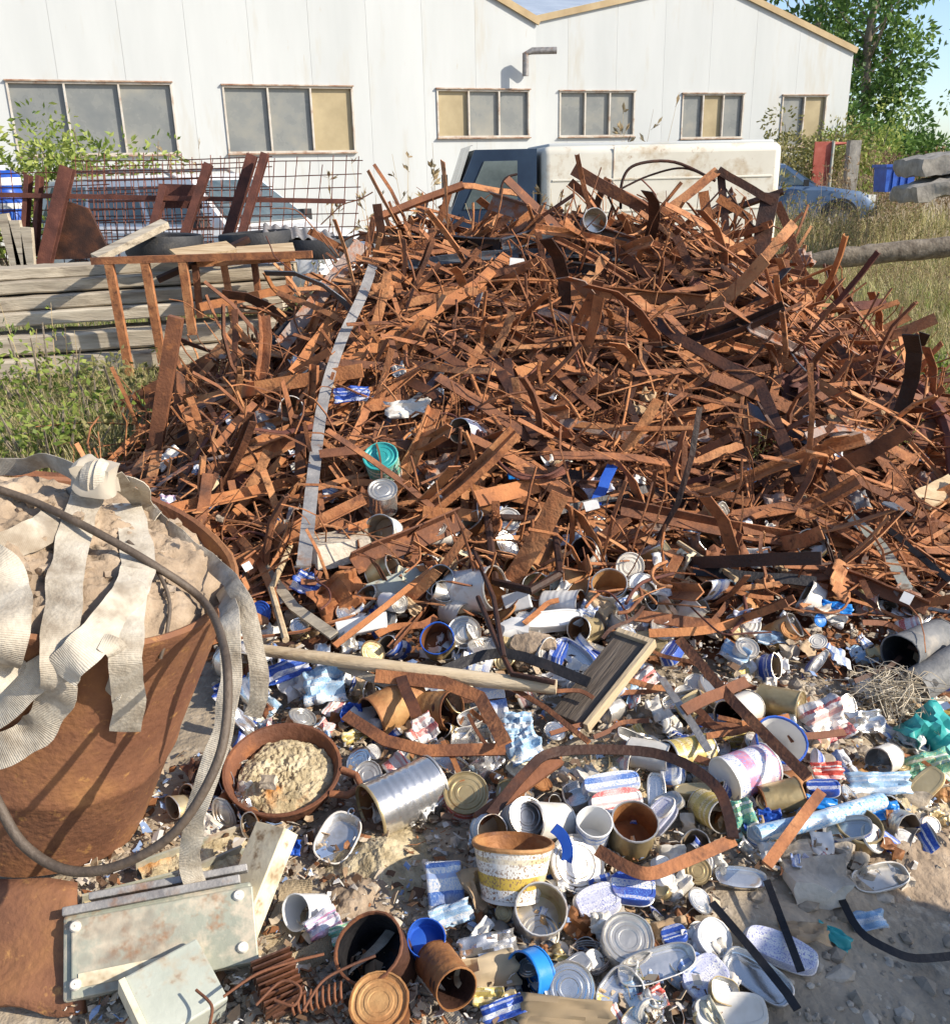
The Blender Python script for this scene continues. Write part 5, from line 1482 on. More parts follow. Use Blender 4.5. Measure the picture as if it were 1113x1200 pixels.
# ------------------------------------------------------------------ builders for the litter
def dirv(a): return Vector((a[0], -a[2], a[1])).normalized()      # (right, up, towards viewer)
UP = (0, 1, 0)
def can(label, px, py, dia, hpx, axis, side, inner='tin_inside', top='open', ribs=0, taper=1.0, dent=.07, squash=1.0, lift=None, name='tin_can', cat='can', rimm='tin', base='tin', rr=None, n=22, group=None):
    a = dirv(axis)
    p0 = on(px, py, .02); s = depth_of(p0) / FPX
    r_, h = dia * s / 2, hpx * s
    lf = (h / 2 * abs(a.z) + r_ * math.sqrt(max(0, 1 - a.z ** 2))) * .8 if lift is None else lift
    c = on(px, py, lf)
    root = thing(name, label, cat, c, align(a, FR.uniform(0, 6)), group=group)
    prof = []
    m_ = max(8, ribs * 4) if ribs else 7
    for i in range(m_ + 1):
        t = i / m_
        rad = r_ * (taper + (1 - taper) * t)
        if ribs and .12 < t < .88: rad *= 1 - .022 * (.5 + .5 * math.cos(t * ribs * 2 * math.pi))
        prof.append((rad, -h / 2 + h * t))
    sd = Vector((FR.uniform(0, 40), FR.uniform(0, 40), FR.uniform(0, 40)))
    def deform(b):
        for i, v in enumerate(b.v):
            v = Vector(v)
            d_ = fr(v / r_ * .8 + sd) * dent + fr(v / r_ * 2.0 + sd) * dent * .4
            b.v[i] = (v.x * (1 + d_) * (1 + .35 * (1 - squash)), v.y * (1 - d_ * .8) * squash, v.z * (1 + d_ * .5))
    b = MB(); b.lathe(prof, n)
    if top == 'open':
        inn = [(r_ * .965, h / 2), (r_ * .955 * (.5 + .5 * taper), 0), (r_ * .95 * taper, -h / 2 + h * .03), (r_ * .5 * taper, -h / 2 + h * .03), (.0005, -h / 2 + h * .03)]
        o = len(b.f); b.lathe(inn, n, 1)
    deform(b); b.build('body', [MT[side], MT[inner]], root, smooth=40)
    b = MB(); t = r_ * .05
    b.lathe([(r_ * .955, h / 2 - t), (r_ * 1.03, h / 2 - t), (r_ * 1.045, h / 2), (r_ * 1.02, h / 2 + t), (r_ * .97, h / 2 + t), (r_ * .955, h / 2 - t)], n)
    deform(b); b.build('rim', MT[rimm], root, smooth=40)
    b = MB(); rb = r_ * taper
    b.lathe([(.0005, -h / 2 + r_ * .04), (rb * .8, -h / 2 + r_ * .04), (rb * .9, -h / 2 + r_ * .0), (rb * .95, -h / 2 - t), (rb * 1.03, -h / 2 - t), (rb * 1.03, -h / 2 + t * .6)], n)
    deform(b); b.build('base', MT[base], root, smooth=40)
    if top == 'lid':
        b = MB(); b.lathe(lid_prof(r_ * .955, h / 2 - t * .5), n); deform(b); b.build('lid', MT[rimm], root, smooth=30)
    return root
def lid_prof(r_, z):
    k = r_ * .035
    return [(r_, z + k), (r_ * .93, z - k), (r_ * .84, z - k), (r_ * .80, z + k * .6), (r_ * .72, z + k * .6), (r_ * .68, z - k * .4), (r_ * .56, z - k * .4), (r_ * .52, z + k * .5), (r_ * .40, z + k * .5), (r_ * .37, z - k * .2), (r_ * .1, z - k * .2), (.0005, z - k * .2)]
def disc(label, px, py, dia, axis, m='tin', lift=.02, name='tin_disc', cat='tin disc', bow=.0, group=None, rim=True, pull=False, s_=None):
    a = dirv(axis); c = on(px, py, lift); s = depth_of(c) / FPX
    r_ = dia * s / 2
    root = thing(name, label, cat, c, align(a, FR.uniform(0, 6)), group=group)
    b = MB(); pr = lid_prof(r_ * .93, 0)
    b.lathe([(r_ * .9, -r_ * .09), (r_, -r_ * .09), (r_ * 1.01, -r_ * .03), (r_ * .97, r_ * .06)] + pr, 24)
    for i, v in enumerate(b.v):
        v = Vector(v); q = math.hypot(v.x, v.y) / r_
        b.v[i] = (v.x, v.y, v.z + bow * r_ * (v.x / r_) ** 2 + .04 * r_ * fr(v / r_ * 1.2 + Vector((px, 0, 0))))
    b.build('plate', MT[m], root, smooth=30)
    if pull:
        b = MB(); ring = [Vector((math.cos(t) * r_ * .16 + r_ * .35, math.sin(t) * r_ * .16, r_ * .09)) for t in [i * 6.283 / 12 for i in range(13)]]
        b.tube(ring, r_ * .03, 4); b.build('pull_ring', MT['tin'], root)
    return root
def oval(label, px, py, lpx, wpx, hpx, ang, tilt=UP, m='tin', inner='tin_bright', lift=None, up=True, name='fish_tin', cat='tin', sq=3.0, pull=False, group=None, rim=True):
    """rounded-rectangular shallow tin; ang = heading of its length on the ground; up=False lies bottom up"""
    p0 = on(px, py, .02); s = depth_of(p0) / FPX
    L, w, h = lpx * s / 2, wpx * s / 2, hpx * s
    c = on(px, py, h * .6 if lift is None else lift)
    a = dirv(tilt)
    Mx = a.to_track_quat('Z', 'Y').to_matrix()
    xh = Vector((math.cos(ang), math.sin(ang), 0)); xh = (xh - a * xh.dot(a)).normalized()
    Mx = Matrix((xh, a.cross(xh), a)).transposed()
    if not up: Mx = Mx @ Matrix.Rotation(math.pi, 3, 'X')
    root = thing(name, label, cat, c, Mx, group=group)
    n = 32
    def ring(k, z):
        o = []
        for i in range(n):
            t = 2 * math.pi * i / n
            ct, st = math.cos(t), math.sin(t)
            rx = abs(ct) ** (2 / sq) * (1 if ct > 0 else -1); ry = abs(st) ** (2 / sq) * (1 if st > 0 else -1)
            o.append(((L - w * (1 - k)) * rx, w * k * ry, z))
        return o
    sd = Vector((px * .1, py * .1, 0))
    def loft(rs, mi):
        b = MB()
        for (k, z) in rs: b.v += ring(k, z)
        for j in range(len(rs) - 1):
            for i in range(n):
                b.f.append((j * n + i, j * n + (i + 1) % n, (j + 1) * n + (i + 1) % n, (j + 1) * n + i)); b.m.append(mi)
        b.f.append(tuple((len(rs) - 1) * n + i for i in range(n))); b.m.append(mi)
        for i, v in enumerate(b.v):
            v = Vector(v); d_ = fr(v / w * .9 + sd) * .06
            b.v[i] = (v.x * (1 + d_), v.y * (1 - d_), v.z + d_ * h * .8)
        return b
    loft([(1.0, h / 2), (.97, h / 4), (.93, -h / 2 + h * .12), (.88, -h / 2), (.70, -h / 2), (.66, -h / 2 + h * .06), (.3, -h / 2 + h * .06)], 0).build('body', MT[flat_m(m)], root, smooth=35)
    loft([(.97, h / 2), (.93, h / 4), (.89, -h / 2 + h * .22), (.84, -h / 2 + h * .12), (.70, -h / 2 + h * .10), (.66, -h / 2 + h * .16), (.3, -h / 2 + h * .16)], 0).build('lining', MT[inner], root, smooth=35)
    if rim:
        b = MB(); rg = [Vector(q) for q in ring(1.0, h / 2)]
        for i, v in enumerate(rg):
            d_ = fr(v / w * .9 + sd) * .06
            rg[i] = Vector((v.x * (1 + d_), v.y * (1 - d_), v.z + d_ * h * .8))
        b.tube(rg + [rg[0]], w * .055, 5); b.build('rim', MT[m if not m.startswith('p_') else 'tin'], root, smooth=60)
    if pull:
        b = MB(); rg = [Vector((L * 1.12 + math.cos(t) * w * .2, math.sin(t) * w * .16, h / 2 + .002)) for t in [i * 6.283 / 12 for i in range(13)]]
        b.tube(rg, w * .045, 4); b.build('pull_ring', MT['tin_bright'], root)
    return root
def crumple(label, px, py, wpx, hpx, m, lift=.03, face=(0, .7, .7), rot=0.0, amp=.22, name='foil_scrap', cat='scrap', group=None, seed=None, fold=1.6, res=11):
    c = on(px, py, lift); s = depth_of(c) / FPX
    w, h = wpx * s, hpx * s
    sd = Vector((FR.uniform(0, 90), FR.uniform(0, 90), FR.uniform(0, 90)))
    b = MB(); n = res
    for j in range(n):
        for i in range(n):
            u, v = i / (n - 1) - .5, j / (n - 1) - .5
            e = 1 + .18 * fr(Vector((u * 4, v * 4, 0)) + sd)
            q = Vector((u * fold * 1.6, v * fold * 1.6, 0)) + sd
            z = (fr(q) + .55 * fr(q * 2.3) + .45 * abs(fr(q * 3.7)) - .3 * abs(fr(q * 6))) * amp * min(w, h) * 1.6
            b.v.append((u * w * e, v * h * e, z))
    for j in range(n - 1):
        for i in range(n - 1):
            a = j * n + i; b.f.append((a, a + 1, a + n + 1, a + n)); b.m.append(0)
    o = b.build(name, MT[flat_m(m)], smooth=38)
    o.matrix_world = Matrix.Translation(c) @ align(dirv(face), rot).to_4x4()
    md = o.modifiers.new('thick', 'SOLIDIFY'); md.thickness = .0012
    return tag(o, label, cat, group)
def lump(label, px, py, wpx, hpx, m, lift=None, name='stone', cat='stone', seed=1, amp=.22, rot=0.0, group=None, dpx=None):
    p0 = on(px, py, .02); s = depth_of(p0) / FPX
    c = on(px, py, hpx * s * .4 if lift is None else lift)
    return rough_block(name, label, c, (wpx * s, (dpx or wpx * .8) * s, hpx * s), Matrix.Rotation(rot, 3, 'Z'), m, cat, seed, amp, 3, group)
def carton(label, px, py, wpx, hpx, dpx, m, face=(0, .5, .8), rot=0.0, lift=.05, name='carton', cat='carton', bev=.004):
    c = on(px, py, lift); s = depth_of(c) / FPX
    b = MB(); b.box((0, 0, 0), (wpx * s, hpx * s, dpx * s))
    for i, v in enumerate(b.v):
        v = Vector(v); b.v[i] = tuple(v * (1 + .12 * fr(v * 60 + Vector((px, py, 0)))))
    o = b.build(name, MT[flat_m(m)])
    o.matrix_world = Matrix.Translation(c) @ align(dirv(face), rot).to_4x4()
    md = o.modifiers.new('bevel', 'BEVEL'); md.width = bev; md.segments = 2
    return tag(o, label, cat)

# ------------------------------------------------------------------ frying pan with caked sand
pc = on(331, 900, .09); s = depth_of(pc) / FPX
pr_ = 69 * s
pan = thing('frying_pan', 'rusty cast-iron pan filled with caked sand beside the drum', 'pan', pc, align(dirv((.06, .94, .26))))
h = pr_ * .42
b = MB(); b.lathe([(.001, -h), (pr_ * .78, -h), (pr_ * .84, -h * .93), (pr_ * .96, -h * .1), (pr_ * 1.0, 0), (pr_ * .99, h * .06), (pr_ * .945, h * .06), (pr_ * .92, 0), (pr_ * .80, -h * .80), (.001, -h * .82)], 40)
b.build('bowl', MT['rust_brown'], pan, smooth=40)
b = MB(); nr, na = 36, 100
b.v.append((pr_ * .1, 0, -h * .2))
for i in range(1, nr + 1):
    for j in range(na):
        a = 2 * math.pi * j / na; rr = pr_ * .80 * i / nr * (1 + .05 * fr((math.cos(a) * 2, math.sin(a) * 2, 0)))
        x, y = rr * math.cos(a) + pr_ * .06, rr * math.sin(a)
        z = -h * .20 - h * .30 * (i / nr) ** 5 + h * (.12 * fr((x, y, 0), 18) + .10 * fr((x, y, 3), 45) + .12 * fr((x, y, 3), 90) + .10 * fr((x, y, 3), 170))
        b.v.append((x, y, z))
for j in range(na): b.f.append((0, 1 + j, 1 + (j + 1) % na)); b.m.append(0)
for i in range(nr - 1):
    for j in range(na):
        a0, a1 = 1 + i * na + j, 1 + i * na + (j + 1) % na
        b.f.append((a0, a0 + na, a1 + na, a1)); b.m.append(0)
b.build('sand_fill', MT['sand'], pan, smooth=70)
bpy.context.view_layer.update()
Hd = Matrix.Identity(3)
inv = align(dirv((.06, .94, .26))).inverted()
hd = inv @ Vector((.86, .38, .0)); hd.z = 0; hd.normalize()
hd2 = inv @ Vector((.95, -.28, 0)); hd2.z = 0; hd2.normalize()
sdv = Vector((-hd2.y, hd2.x, 0))
b = MB(); b.tube([hd2 * pr_ * .97 + sdv * pr_ * .26, hd2 * pr_ * 1.25 + sdv * pr_ * .22, hd2 * pr_ * 1.42 + sdv * pr_ * .02, hd2 * pr_ * 1.25 - sdv * pr_ * .20, hd2 * pr_ * .97 - sdv * pr_ * .26], pr_ * .065, 8)
b.tube([hd2 * pr_ * 1.40 + sdv * pr_ * .0, hd2 * pr_ * 1.50 + sdv * pr_ * .12, hd2 * pr_ * 1.58 + sdv * pr_ * .02, hd2 * pr_ * 1.50 - sdv * pr_ * .10, hd2 * pr_ * 1.40], pr_ * .05, 8)
b.build('handle', MT['rust_brown'], pan, smooth=60)
lump('pale pebble pressed into the sand of the pan', 314, 916, 17, 8, 'stone', .10, seed=8)

# ------------------------------------------------------------------ grey electrical box, cover and pale box
def obox(root, name, c, size, m, bev=.004, rot=None):
    b = MB(); b.box(c, size, rot); o = b.build(name, MT[m], root)
    md = o.modifiers.new('bevel', 'BEVEL'); md.width = bev; md.segments = 2
    return o
ec = at_depth(193, 1105, 1.84)
eb = thing('electrical_box', 'grey metal electrical box with rust spots and yellowed sticker', 'box', ec, Matrix.Rotation(R(14), 3, 'Z') @ Matrix.Rotation(R(40), 3, 'X'))
Lx, Dy, Hz = .35, .15, .11
obox(eb, 'casing', (0, 0, 0), (Lx, Dy, Hz), 'grey_paint', .006)
obox(eb, 'lid_panel', (.01, -.005, Hz / 2 + .006), (Lx * .96, Dy * .92, .012), 'grey_paint', .003)
obox(eb, 'sticker', (-.07, -.045, Hz / 2 + .0135), (.15, .024, .003), 'cream', .0005)
for (x, z) in ((-.15, -.05), (.15, -.045), (.15, .05), (-.15, .05)):
    b = MB(); b.lathe([(.001, .006), (.008, .005), (.011, 0), (.011, -.004)], 12, M=Matrix.Translation((x, z, Hz / 2 + .0145))); b.build('screw_cap', MT['white_coat'], eb, smooth=40)
obox(eb, 'rail', (-.01, .082, Hz / 2 - .005), (.33, .016, .03), 'galv', .002)
obox(eb, 'rail', (.02, .104, Hz / 2 - .02), (.30, .014, .03), 'galv', .002)
def tray(label, p0, p1, w, seed):
    d_ = (p1 - p0); L = d_.length; d_.normalize()
    up = Vector((0, -.25, 1)); sd = d_.cross(up).normalized(); up = sd.cross(d_)
    root = thing('metal_tray', label, 'tray', (p0 + p1) / 2, Matrix((d_, -sd, up)).transposed(), group='gravel-filled metal trays behind the grey box')
    b = MB(); b.sweep([Vector((-L / 2, 0, 0)), Vector((L / 2, 0, 0))], [(-w / 2, -.03), (w / 2, -.03), (w / 2, .02), (w / 2 - .006, .02), (w / 2 - .006, -.022), (-w / 2 + .006, -.022), (-w / 2 + .006, .02), (-w / 2, .02)], Vector((0, 0, 1)))
    b.build('channel', MT['grey_paint'], root)
    b = MB(); nx, ny = 34, 8
    for j in range(ny + 1):
        for i in range(nx + 1):
            x, y = -L / 2 + .004 + (L - .008) * i / nx, -w / 2 + .006 + (w - .012) * j / ny
            b.v.append((x, y, .004 + .012 * fr((x, y, seed), 28) + .010 * fr((x, y, seed), 70)))
    for j in range(ny):
        for i in range(nx):
            a = j * (nx + 1) + i; b.f.append((a, a + 1, a + nx + 2, a + nx + 1)); b.m.append(0)
    b.build('gravel_fill', MT['sand'], root, smooth=50)
tray('gravel-filled tray directly behind the grey electrical box', at_depth(100, 1075, 1.92), at_depth(215, 1045, 2.02), .085, 1)
tray('gravel-filled tray between the drum and the pan', at_depth(165, 1032, 2.03), at_depth(292, 985, 2.16), .075, 2)
tray('short gravel-filled tray touching the cream cover', at_depth(240, 1030, 1.98), at_depth(290, 1008, 2.06), .06, 3)
cc = at_depth(300, 1030, 1.94)
cv = thing('metal_cover', 'cream box-shaped metal cover leaning on the grey box', 'cover', cc, Matrix.Rotation(R(-24), 3, 'Z') @ Matrix.Rotation(R(38), 3, 'X') @ Matrix.Rotation(R(-14), 3, 'Y'))
obox(cv, 'face_plate', (0, 0, .018), (.085, .215, .008), 'cream', .002)
for (c, sz) in (((-.040, 0, -.004), (.006, .215, .04)), ((.040, 0, -.004), (.006, .215, .04)), ((0, .105, -.004), (.074, .006, .04)), ((0, -.105, -.004), (.074, .006, .04))):
    obox(cv, 'side_plate', c, sz, 'cream', .001)
pb_ = thing('sheet_metal_box', 'pale grey-green metal box at the bottom edge', 'box', at_depth(205, 1172, 1.72), Matrix.Rotation(R(40), 3, 'Z') @ Matrix.Rotation(R(24), 3, 'X'))
obox(pb_, 'casing', (0, 0, 0), (.14, .13, .10), 'pale_paint', .004)
obox(pb_, 'flange', (-.074, 0, .03), (.012, .125, .05), 'cream', .001)
strap('tan webbing scrap draped beside the cream cover', [(352, 1032, -2.00), (340, 1062, -1.96), (330, 1095, -1.90), (318, 1125, -1.87), (296, 1140, -1.85)], 42, 'webbing_tan', twist=(.7, -.3))
strap('tan ribbed strap lying in front of the plastic cup', [(318, 1140, -1.80), (350, 1128, -1.82), (380, 1112, -1.85), (410, 1096, -1.88)], 26, 'webbing_tan', twist=(.4, .2))
strap('twisted off-white cloth strip across the dark tin mouth', [(466, 1078, -1.88), (452, 1100, -1.83), (430, 1120, -1.80), (408, 1142, -1.78), (392, 1168, -1.76)], 12, 'webbing', twist=(0, 2.0))
strap('grey-white cloth band running to the bottom edge', [(470, 1094, -1.85), (484, 1118, -1.82), (498, 1142, -1.78), (520, 1175, -1.74), (548, 1215, -1.70)], 17, 'webbing', twist=(.8, .2))

def mound(label, px, py, rx, ry, h, m='sand', seed=0, name='sand_patch'):
    c = on(px, py, 0); s = depth_of(c) / FPX
    b = MB(); nr, na = 18, 48
    b.v.append((c.x, c.y, c.z + h))
    for i in range(1, nr + 1):
        for j in range(na):
            a = 2 * math.pi * j / na; k = i / nr * (1 + .25 * fr((math.cos(a) * 1.5, math.sin(a) * 1.5, seed)))
            x, y = c.x + rx * s * k * math.cos(a), c.y + ry * s * k * math.sin(a)
            z = surf(x, y) - .012 + (h + .012) * (1 - smooth01(i / nr)) + (.010 * fr((x, y, seed), 25) + .008 * fr((x, y, seed), 60) + .006 * fr((x, y, seed), 120)) * (1 - (i / nr) ** 3)
            b.v.append((x, y, z))
    for j in range(na): b.f.append((0, 1 + j, 1 + (j + 1) % na)); b.m.append(0)
    for i in range(nr - 1):
        for j in range(na):
            a0, a1 = 1 + i * na + j, 1 + i * na + (j + 1) % na
            b.f.append((a0, a0 + na, a1 + na, a1)); b.m.append(0)
    o = b.build(name, MT[m], smooth=70)
    return tag(o, label, 'sand', kind='stuff')
mound('clumped yellow sand between the large silver tin and the cup', 446, 1012, 85, 90, .045, 'sand', 1)
mound('pinkish dry soil in front of the clumped sand', 420, 1050, 70, 70, .03, 'soil', 2)
mound('loose sand right of the low gold tin', 1070, 1005, 130, 120, .035, 'soil', 3)
mound('pale sand among the rubble at the right edge', 1050, 930, 110, 100, .03, 'sand', 4)
mound('sandy earth between the crossing strips and the cups', 930, 985, 90, 80, .03, 'soil', 5)
mound('sandy earth under the cream cans', 720, 905, 110, 90, .03, 'sand', 6)
# ------------------------------------------------------------------ surveyed litter
# tins left of centre
can('large ribbed silver tin lying with its dark mouth to the left', 472, 934, 64, 84, (-.80, -.05, .55), 'tin_bright', 'rusty_tin', ribs=9, dent=.02, rimm='gold_tin')
can('red can with gold-green ringed lid beside the large silver tin', 546, 935, 50, 30, (.02, .85, .5), 'p_red', top='lid', rimm='gold_tin', dent=.02)
oval('open white-rimmed fish tin with pull ring below the pan', 396, 985, 62, 44, 15, 1.25, (.1, .9, .4), 'white_coat', 'tin_bright', pull=True, lift=.03)
crumple('bright blue plastic scrap by the cream cover', 340, 994, 26, 18, 'blue_plastic', .04, name='plastic_scrap')
can('cloudy white plastic cup behind the tan strap', 362, 1066, 40, 44, (-.5, .5, .7), 'white_plastic', 'white_plastic', taper=.75, name='plastic_cup', cat='cup', rimm='white_plastic', base='white_plastic')
crumple('pink and white packet beside the plastic cup', 378, 1082, 40, 26, 'p_white_pink', .06, rot=.5, name='packet', cat='packet')
crumple('green and white sachet under the pink packet', 405, 1092, 36, 22, 'p_green', .05, rot=.3, name='packet', cat='packet')
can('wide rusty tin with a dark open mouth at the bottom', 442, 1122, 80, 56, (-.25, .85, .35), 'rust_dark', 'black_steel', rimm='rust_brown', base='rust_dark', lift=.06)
can('bright blue plastic screw cap beside the wide rusty tin', 499, 1102, 42, 18, (.1, .85, .5), 'blue_plastic', 'blue_plastic', name='bottle_cap', cat='cap', rimm='blue_plastic', base='blue_plastic', lift=.08)
can('dark striped rusty can at the bottom edge right of the white band', 522, 1142, 48, 62, (.35, .2, .75), 'rusty_tin', 'rust_dark', ribs=6, rimm='rusty_tin', base='rusty_tin', lift=.07)
can('brown rusty can standing at the bottom edge', 446, 1184, 66, 50, (0, .9, .35), 'rusty_tin', top='lid', rimm='rusty_tin', base='rusty_tin', lift=.05)
# coil spring
cp = on(372, 1170, .06); s = depth_of(cp) / FPX
b = MB(); b.tube([cp + Vector(((t / 60 - .5) * 62 * s, .017 * math.cos(t * .9), .017 * math.sin(t * .9) + (t / 60 - .5) * .03)) for t in range(61)], .0026, 6)
tag(b.build('coil_spring', MT['rust_brown'], smooth=70), 'rusty brown coil spring at the bottom edge', 'spring')
b = MB()
for k in range(9): b.box((0, k * .011, 0), (.075, .0035, .045))
b.box((0, .044, -.02), (.05, .10, .012))
o = b.build('finned_casting', MT['rust_dark'], smooth=None); o.matrix_world = Matrix.Translation(on(335, 1178, .06)) @ (Matrix.Rotation(.5, 3, 'Z') @ Matrix.Rotation(.4, 3, 'X')).to_4x4()
tag(o, 'dark finned casting half buried by the coil spring', 'casting')
for k, q in enumerate([[(300, 1178), (330, 1150), (352, 1158), (345, 1178), (322, 1172)], [(355, 1185), (378, 1150), (410, 1132), (440, 1120)], [(262, 1168), (300, 1142), (340, 1128), (380, 1118)], [(230, 1160), (248, 1178), (246, 1200)]]):
    wire(q, .0028, 'rust_brown', ['looped thin wire by the finned casting', 'thin wire leading to the wide rusty tin', 'thin wire across the tan straps', 'short wire over the pale metal box'][k], .12)
# centre bottom
carton('white and blue printed carton left of the enamel bucket', 522, 1040, 42, 58, 10, 'p_white_blue', (0, .55, .85), .08, .06)
crumple('blue-white torn packet under the printed carton', 530, 1072, 50, 26, 'p_sky', .05, rot=.3, name='packet', cat='packet')
can('white enamel bucket with yellow flowers and rusty rim', 600, 1018, 90, 56, (.05, .86, -.42), 'p_flower', 'rusty_tin', taper=.74, rimm='rusty_tin', base='white_coat', name='enamel_bucket', cat='bucket', dent=.05, lift=.10)
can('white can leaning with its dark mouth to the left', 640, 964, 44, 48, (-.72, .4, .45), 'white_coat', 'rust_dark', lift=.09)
can('tan-lidded can tilted behind the enamel bucket', 612, 960, 42, 34, (.3, .7, .6), 'white_coat', top='lid', lift=.09)
can('light blue can tilted at the left of the enamel bucket', 572, 972, 34, 34, (.25, .55, .75), 'p_sky', 'tin_inside', lift=.08)
disc('large clear-grey lid disc right of the enamel bucket', 676, 1012, 68, (.25, .72, .6), 'tin', .06)
b = MB(); c0 = on(664, 992, .085); s = depth_of(c0) / FPX
b.sweep([c0 + Vector((math.cos(t) * 30 * s - 30 * s, -.02 + math.sin(t) * .01, math.sin(t) * 36 * s)) for t in [-1.3 + i * .2 for i in range(13)]], [(-.012, 0), (.012, 0), (.012, .002), (-.012, .002)], Vector((0, -1, .2)))
tag(b.build('plastic_band', MT['blue_plastic'], smooth=60), 'blue plastic band curving over the large lid disc', 'band')
can('white tub with blue band behind the large lid disc', 694, 975, 40, 40, (.05, .92, .3), 'p_white_blue', 'white_plastic', taper=.9, name='plastic_tub', cat='tub', rimm='white_plastic', base='white_plastic', lift=.08)
can('beige metal pot standing right of the white tub', 741, 974, 52, 40, (.05, .92, .35), 'gold_tin', 'rusty_tin', dent=.05, lift=.07)
oval('red and white oval tin above the beige pot', 722, 940, 62, 30, 12, .2, (.1, .85, .5), 'p_white_red', 'tin_bright', up=False, lift=.08)
oval('white and blue oval tin at the end of the dark band', 716, 918, 66, 26, 12, .15, (.0, .85, .5), 'p_white_blue', 'tin_bright', up=False, lift=.08)
can('open gold-lined can in front of the enamel bucket', 632, 1070, 58, 30, (.1, .86, .48), 'tin', 'gold_tin', lift=.07)
can('short ringed tin under the open gold-lined can', 632, 1098, 44, 22, (.05, .9, .4), 'white_coat', top='lid', lift=.02)
crumple('torn brown cardboard flap beside the enamel bucket', 566, 1040, 42, 56, 'card', .07, (.3, .4, .8), .25, .25, 'cardboard_piece', 'cardboard')
oval('blue printed tin right of the large lid disc', 741, 1040, 54, 36, 14, -.1, (.1, .85, .5), 'p_blue', 'tin_bright', up=False, lift=.06)
oval('white and violet tin below the large lid disc', 700, 1056, 54, 38, 12, .4, (.0, .85, .5), 'p_lavender', 'tin_bright', up=False, lift=.05)
can('can with a ringed grey lid in the middle of the bottom litter', 734, 1105, 58, 26, (.03, .9, .42), 'white_coat', top='lid', lift=.05)
can('flat tin under the ringed grey lid', 738, 1122, 62, 16, (.0, .95, .3), 'tin', top='lid', lift=.012)
oval('long blue and white tray beside the ringed lid', 768, 1132, 92, 34, 16, .32, (.05, .85, .5), 'p_blue', 'tin_bright', up=True, lift=.05)
b = MB(); c0 = on(690, 1125, .03); s = depth_of(c0) / FPX
for k in range(3): b.tube([c0 + Vector((math.cos(t) * 24 * s, math.sin(t) * 22 * s, .006 * k)) for t in [i * 6.283 / 24 for i in range(25)]], .0016, 4)
for k in range(6): b.tube([c0 + Vector((math.cos(k) * 24 * s, math.sin(k) * 22 * s, .008)), c0 + Vector((-math.cos(k * 1.3) * 24 * s, -math.sin(k * 1.3) * 22 * s, .006))], .0012, 4)
tag(b.build('wire_ring', MT['galv']), 'thin wire ring basket beside the ringed lid', 'wire ring')
disc('blue-grey ringed lid facing the viewer at the bottom', 667, 1158, 60, (-.05, .75, .65), 'tin_bright', .06)
oval('glossy mirror-like oval tin at the bottom right of the grey lid', 725, 1165, 58, 44, 14, .9, (.1, .85, .5), 'tin', 'tin_bright', lift=.04)
can('bright blue plastic tub lying on its side at the bottom', 622, 1143, 58, 22, (-.75, .25, .5), 'bright_blue', 'rubber', name='plastic_tub', cat='tub', rimm='bright_blue', base='bright_blue', lift=.05)
crumple('beige woven sack piece left of the blue tub', 570, 1140, 74, 40, 'webbing_tan', .05, rot=.2, name='sack_piece', cat='sack', amp=.15)
crumple('beige woven sack piece along the bottom edge', 664, 1190, 110, 40, 'webbing_tan', .05, rot=-.1, name='sack_piece', cat='sack', amp=.14)
crumple('white crumpled foil above the woven sack', 572, 1112, 66, 34, 'foil', .05, rot=.15, name='foil_scrap')
crumple('red packet at the bottom right of the mirror tin', 764, 1172, 34, 26, 'p_red', .04, rot=.4, name='packet', cat='packet')
crumple('yellow and red packet at the bottom left of the woven sack', 572, 1168, 36, 22, 'p_yellow', .05, name='packet', cat='packet')
crumple('blue packet strip at the bottom of the woven sack', 590, 1182, 50, 22, 'p_blue', .05, rot=.3, name='packet', cat='packet')
# lower right
oval('pale blue curved tin lid lying at the shadow edge', 867, 1029, 60, 28, 6, -.1, (.05, .95, .3), 'tin_bright', 'tin_bright', lift=.02, rim=False, name='tin_disc', cat='tin disc')
oval('blue-grey open oval tin in the shade at the bottom right', 887, 1146, 84, 42, 10, -.75, (.0, .95, .3), 'tin', 'tin_bright', lift=.02)
oval('dotted white oval tin behind the black strip in the shade', 914, 1112, 86, 40, 10, -.45, (.05, .95, .3), 'p_lavender', 'tin_bright', up=False, lift=.025)
can('white plastic tub overturned left of the shade', 831, 1102, 42, 26, (.3, .8, .5), 'white_plastic', top='lid', name='plastic_tub', cat='tub', rimm='white_plastic', base='white_plastic', lift=.03)
oval('white dotted oval tin bottom left of the black strip', 826, 1146, 58, 48, 12, .7, (.0, .9, .4), 'p_lavender', 'tin_bright', up=False, lift=.03)
oval('large white oval tin lid at the bottom edge', 856, 1186, 88, 44, 12, .05, (.0, .9, .4), 'white_coat', 'tin_bright', up=False, lift=.03)
can('low gold tin standing open at the right', 1004, 976, 52, 27, (.02, .97, .2), 'gold_tin', 'gold_tin', rimm='gold_tin', base='gold_tin', dent=.01)
oval('dirty pale oval tin on the sand at the right', 1030, 1030, 70, 32, 9, .25, (.05, .95, .3), 'white_coat', 'tin', lift=.015)
crumple('crumpled blue foil by the black strip at the right', 1016, 1078, 42, 22, 'p_sky', .02, (0, .9, .4), .1, name='foil_scrap')
crumple('teal plastic scrap in the shade', 977, 1096, 40, 18, 'teal', .015, (0, .95, .3), -.7, name='plastic_scrap')
crumple('brown paper scrap in the shade beside the teal scrap', 942, 1092, 56, 26, 'card', .02, (0, .95, .3), -.1, name='paper_scrap')
can('crushed gold-brown can behind the rusty strip', 914, 936, 40, 46, (.9, .15, -.1), 'gold_tin', 'rusty_tin', rimm='rusty_tin', base='rusty_tin', dent=.15)
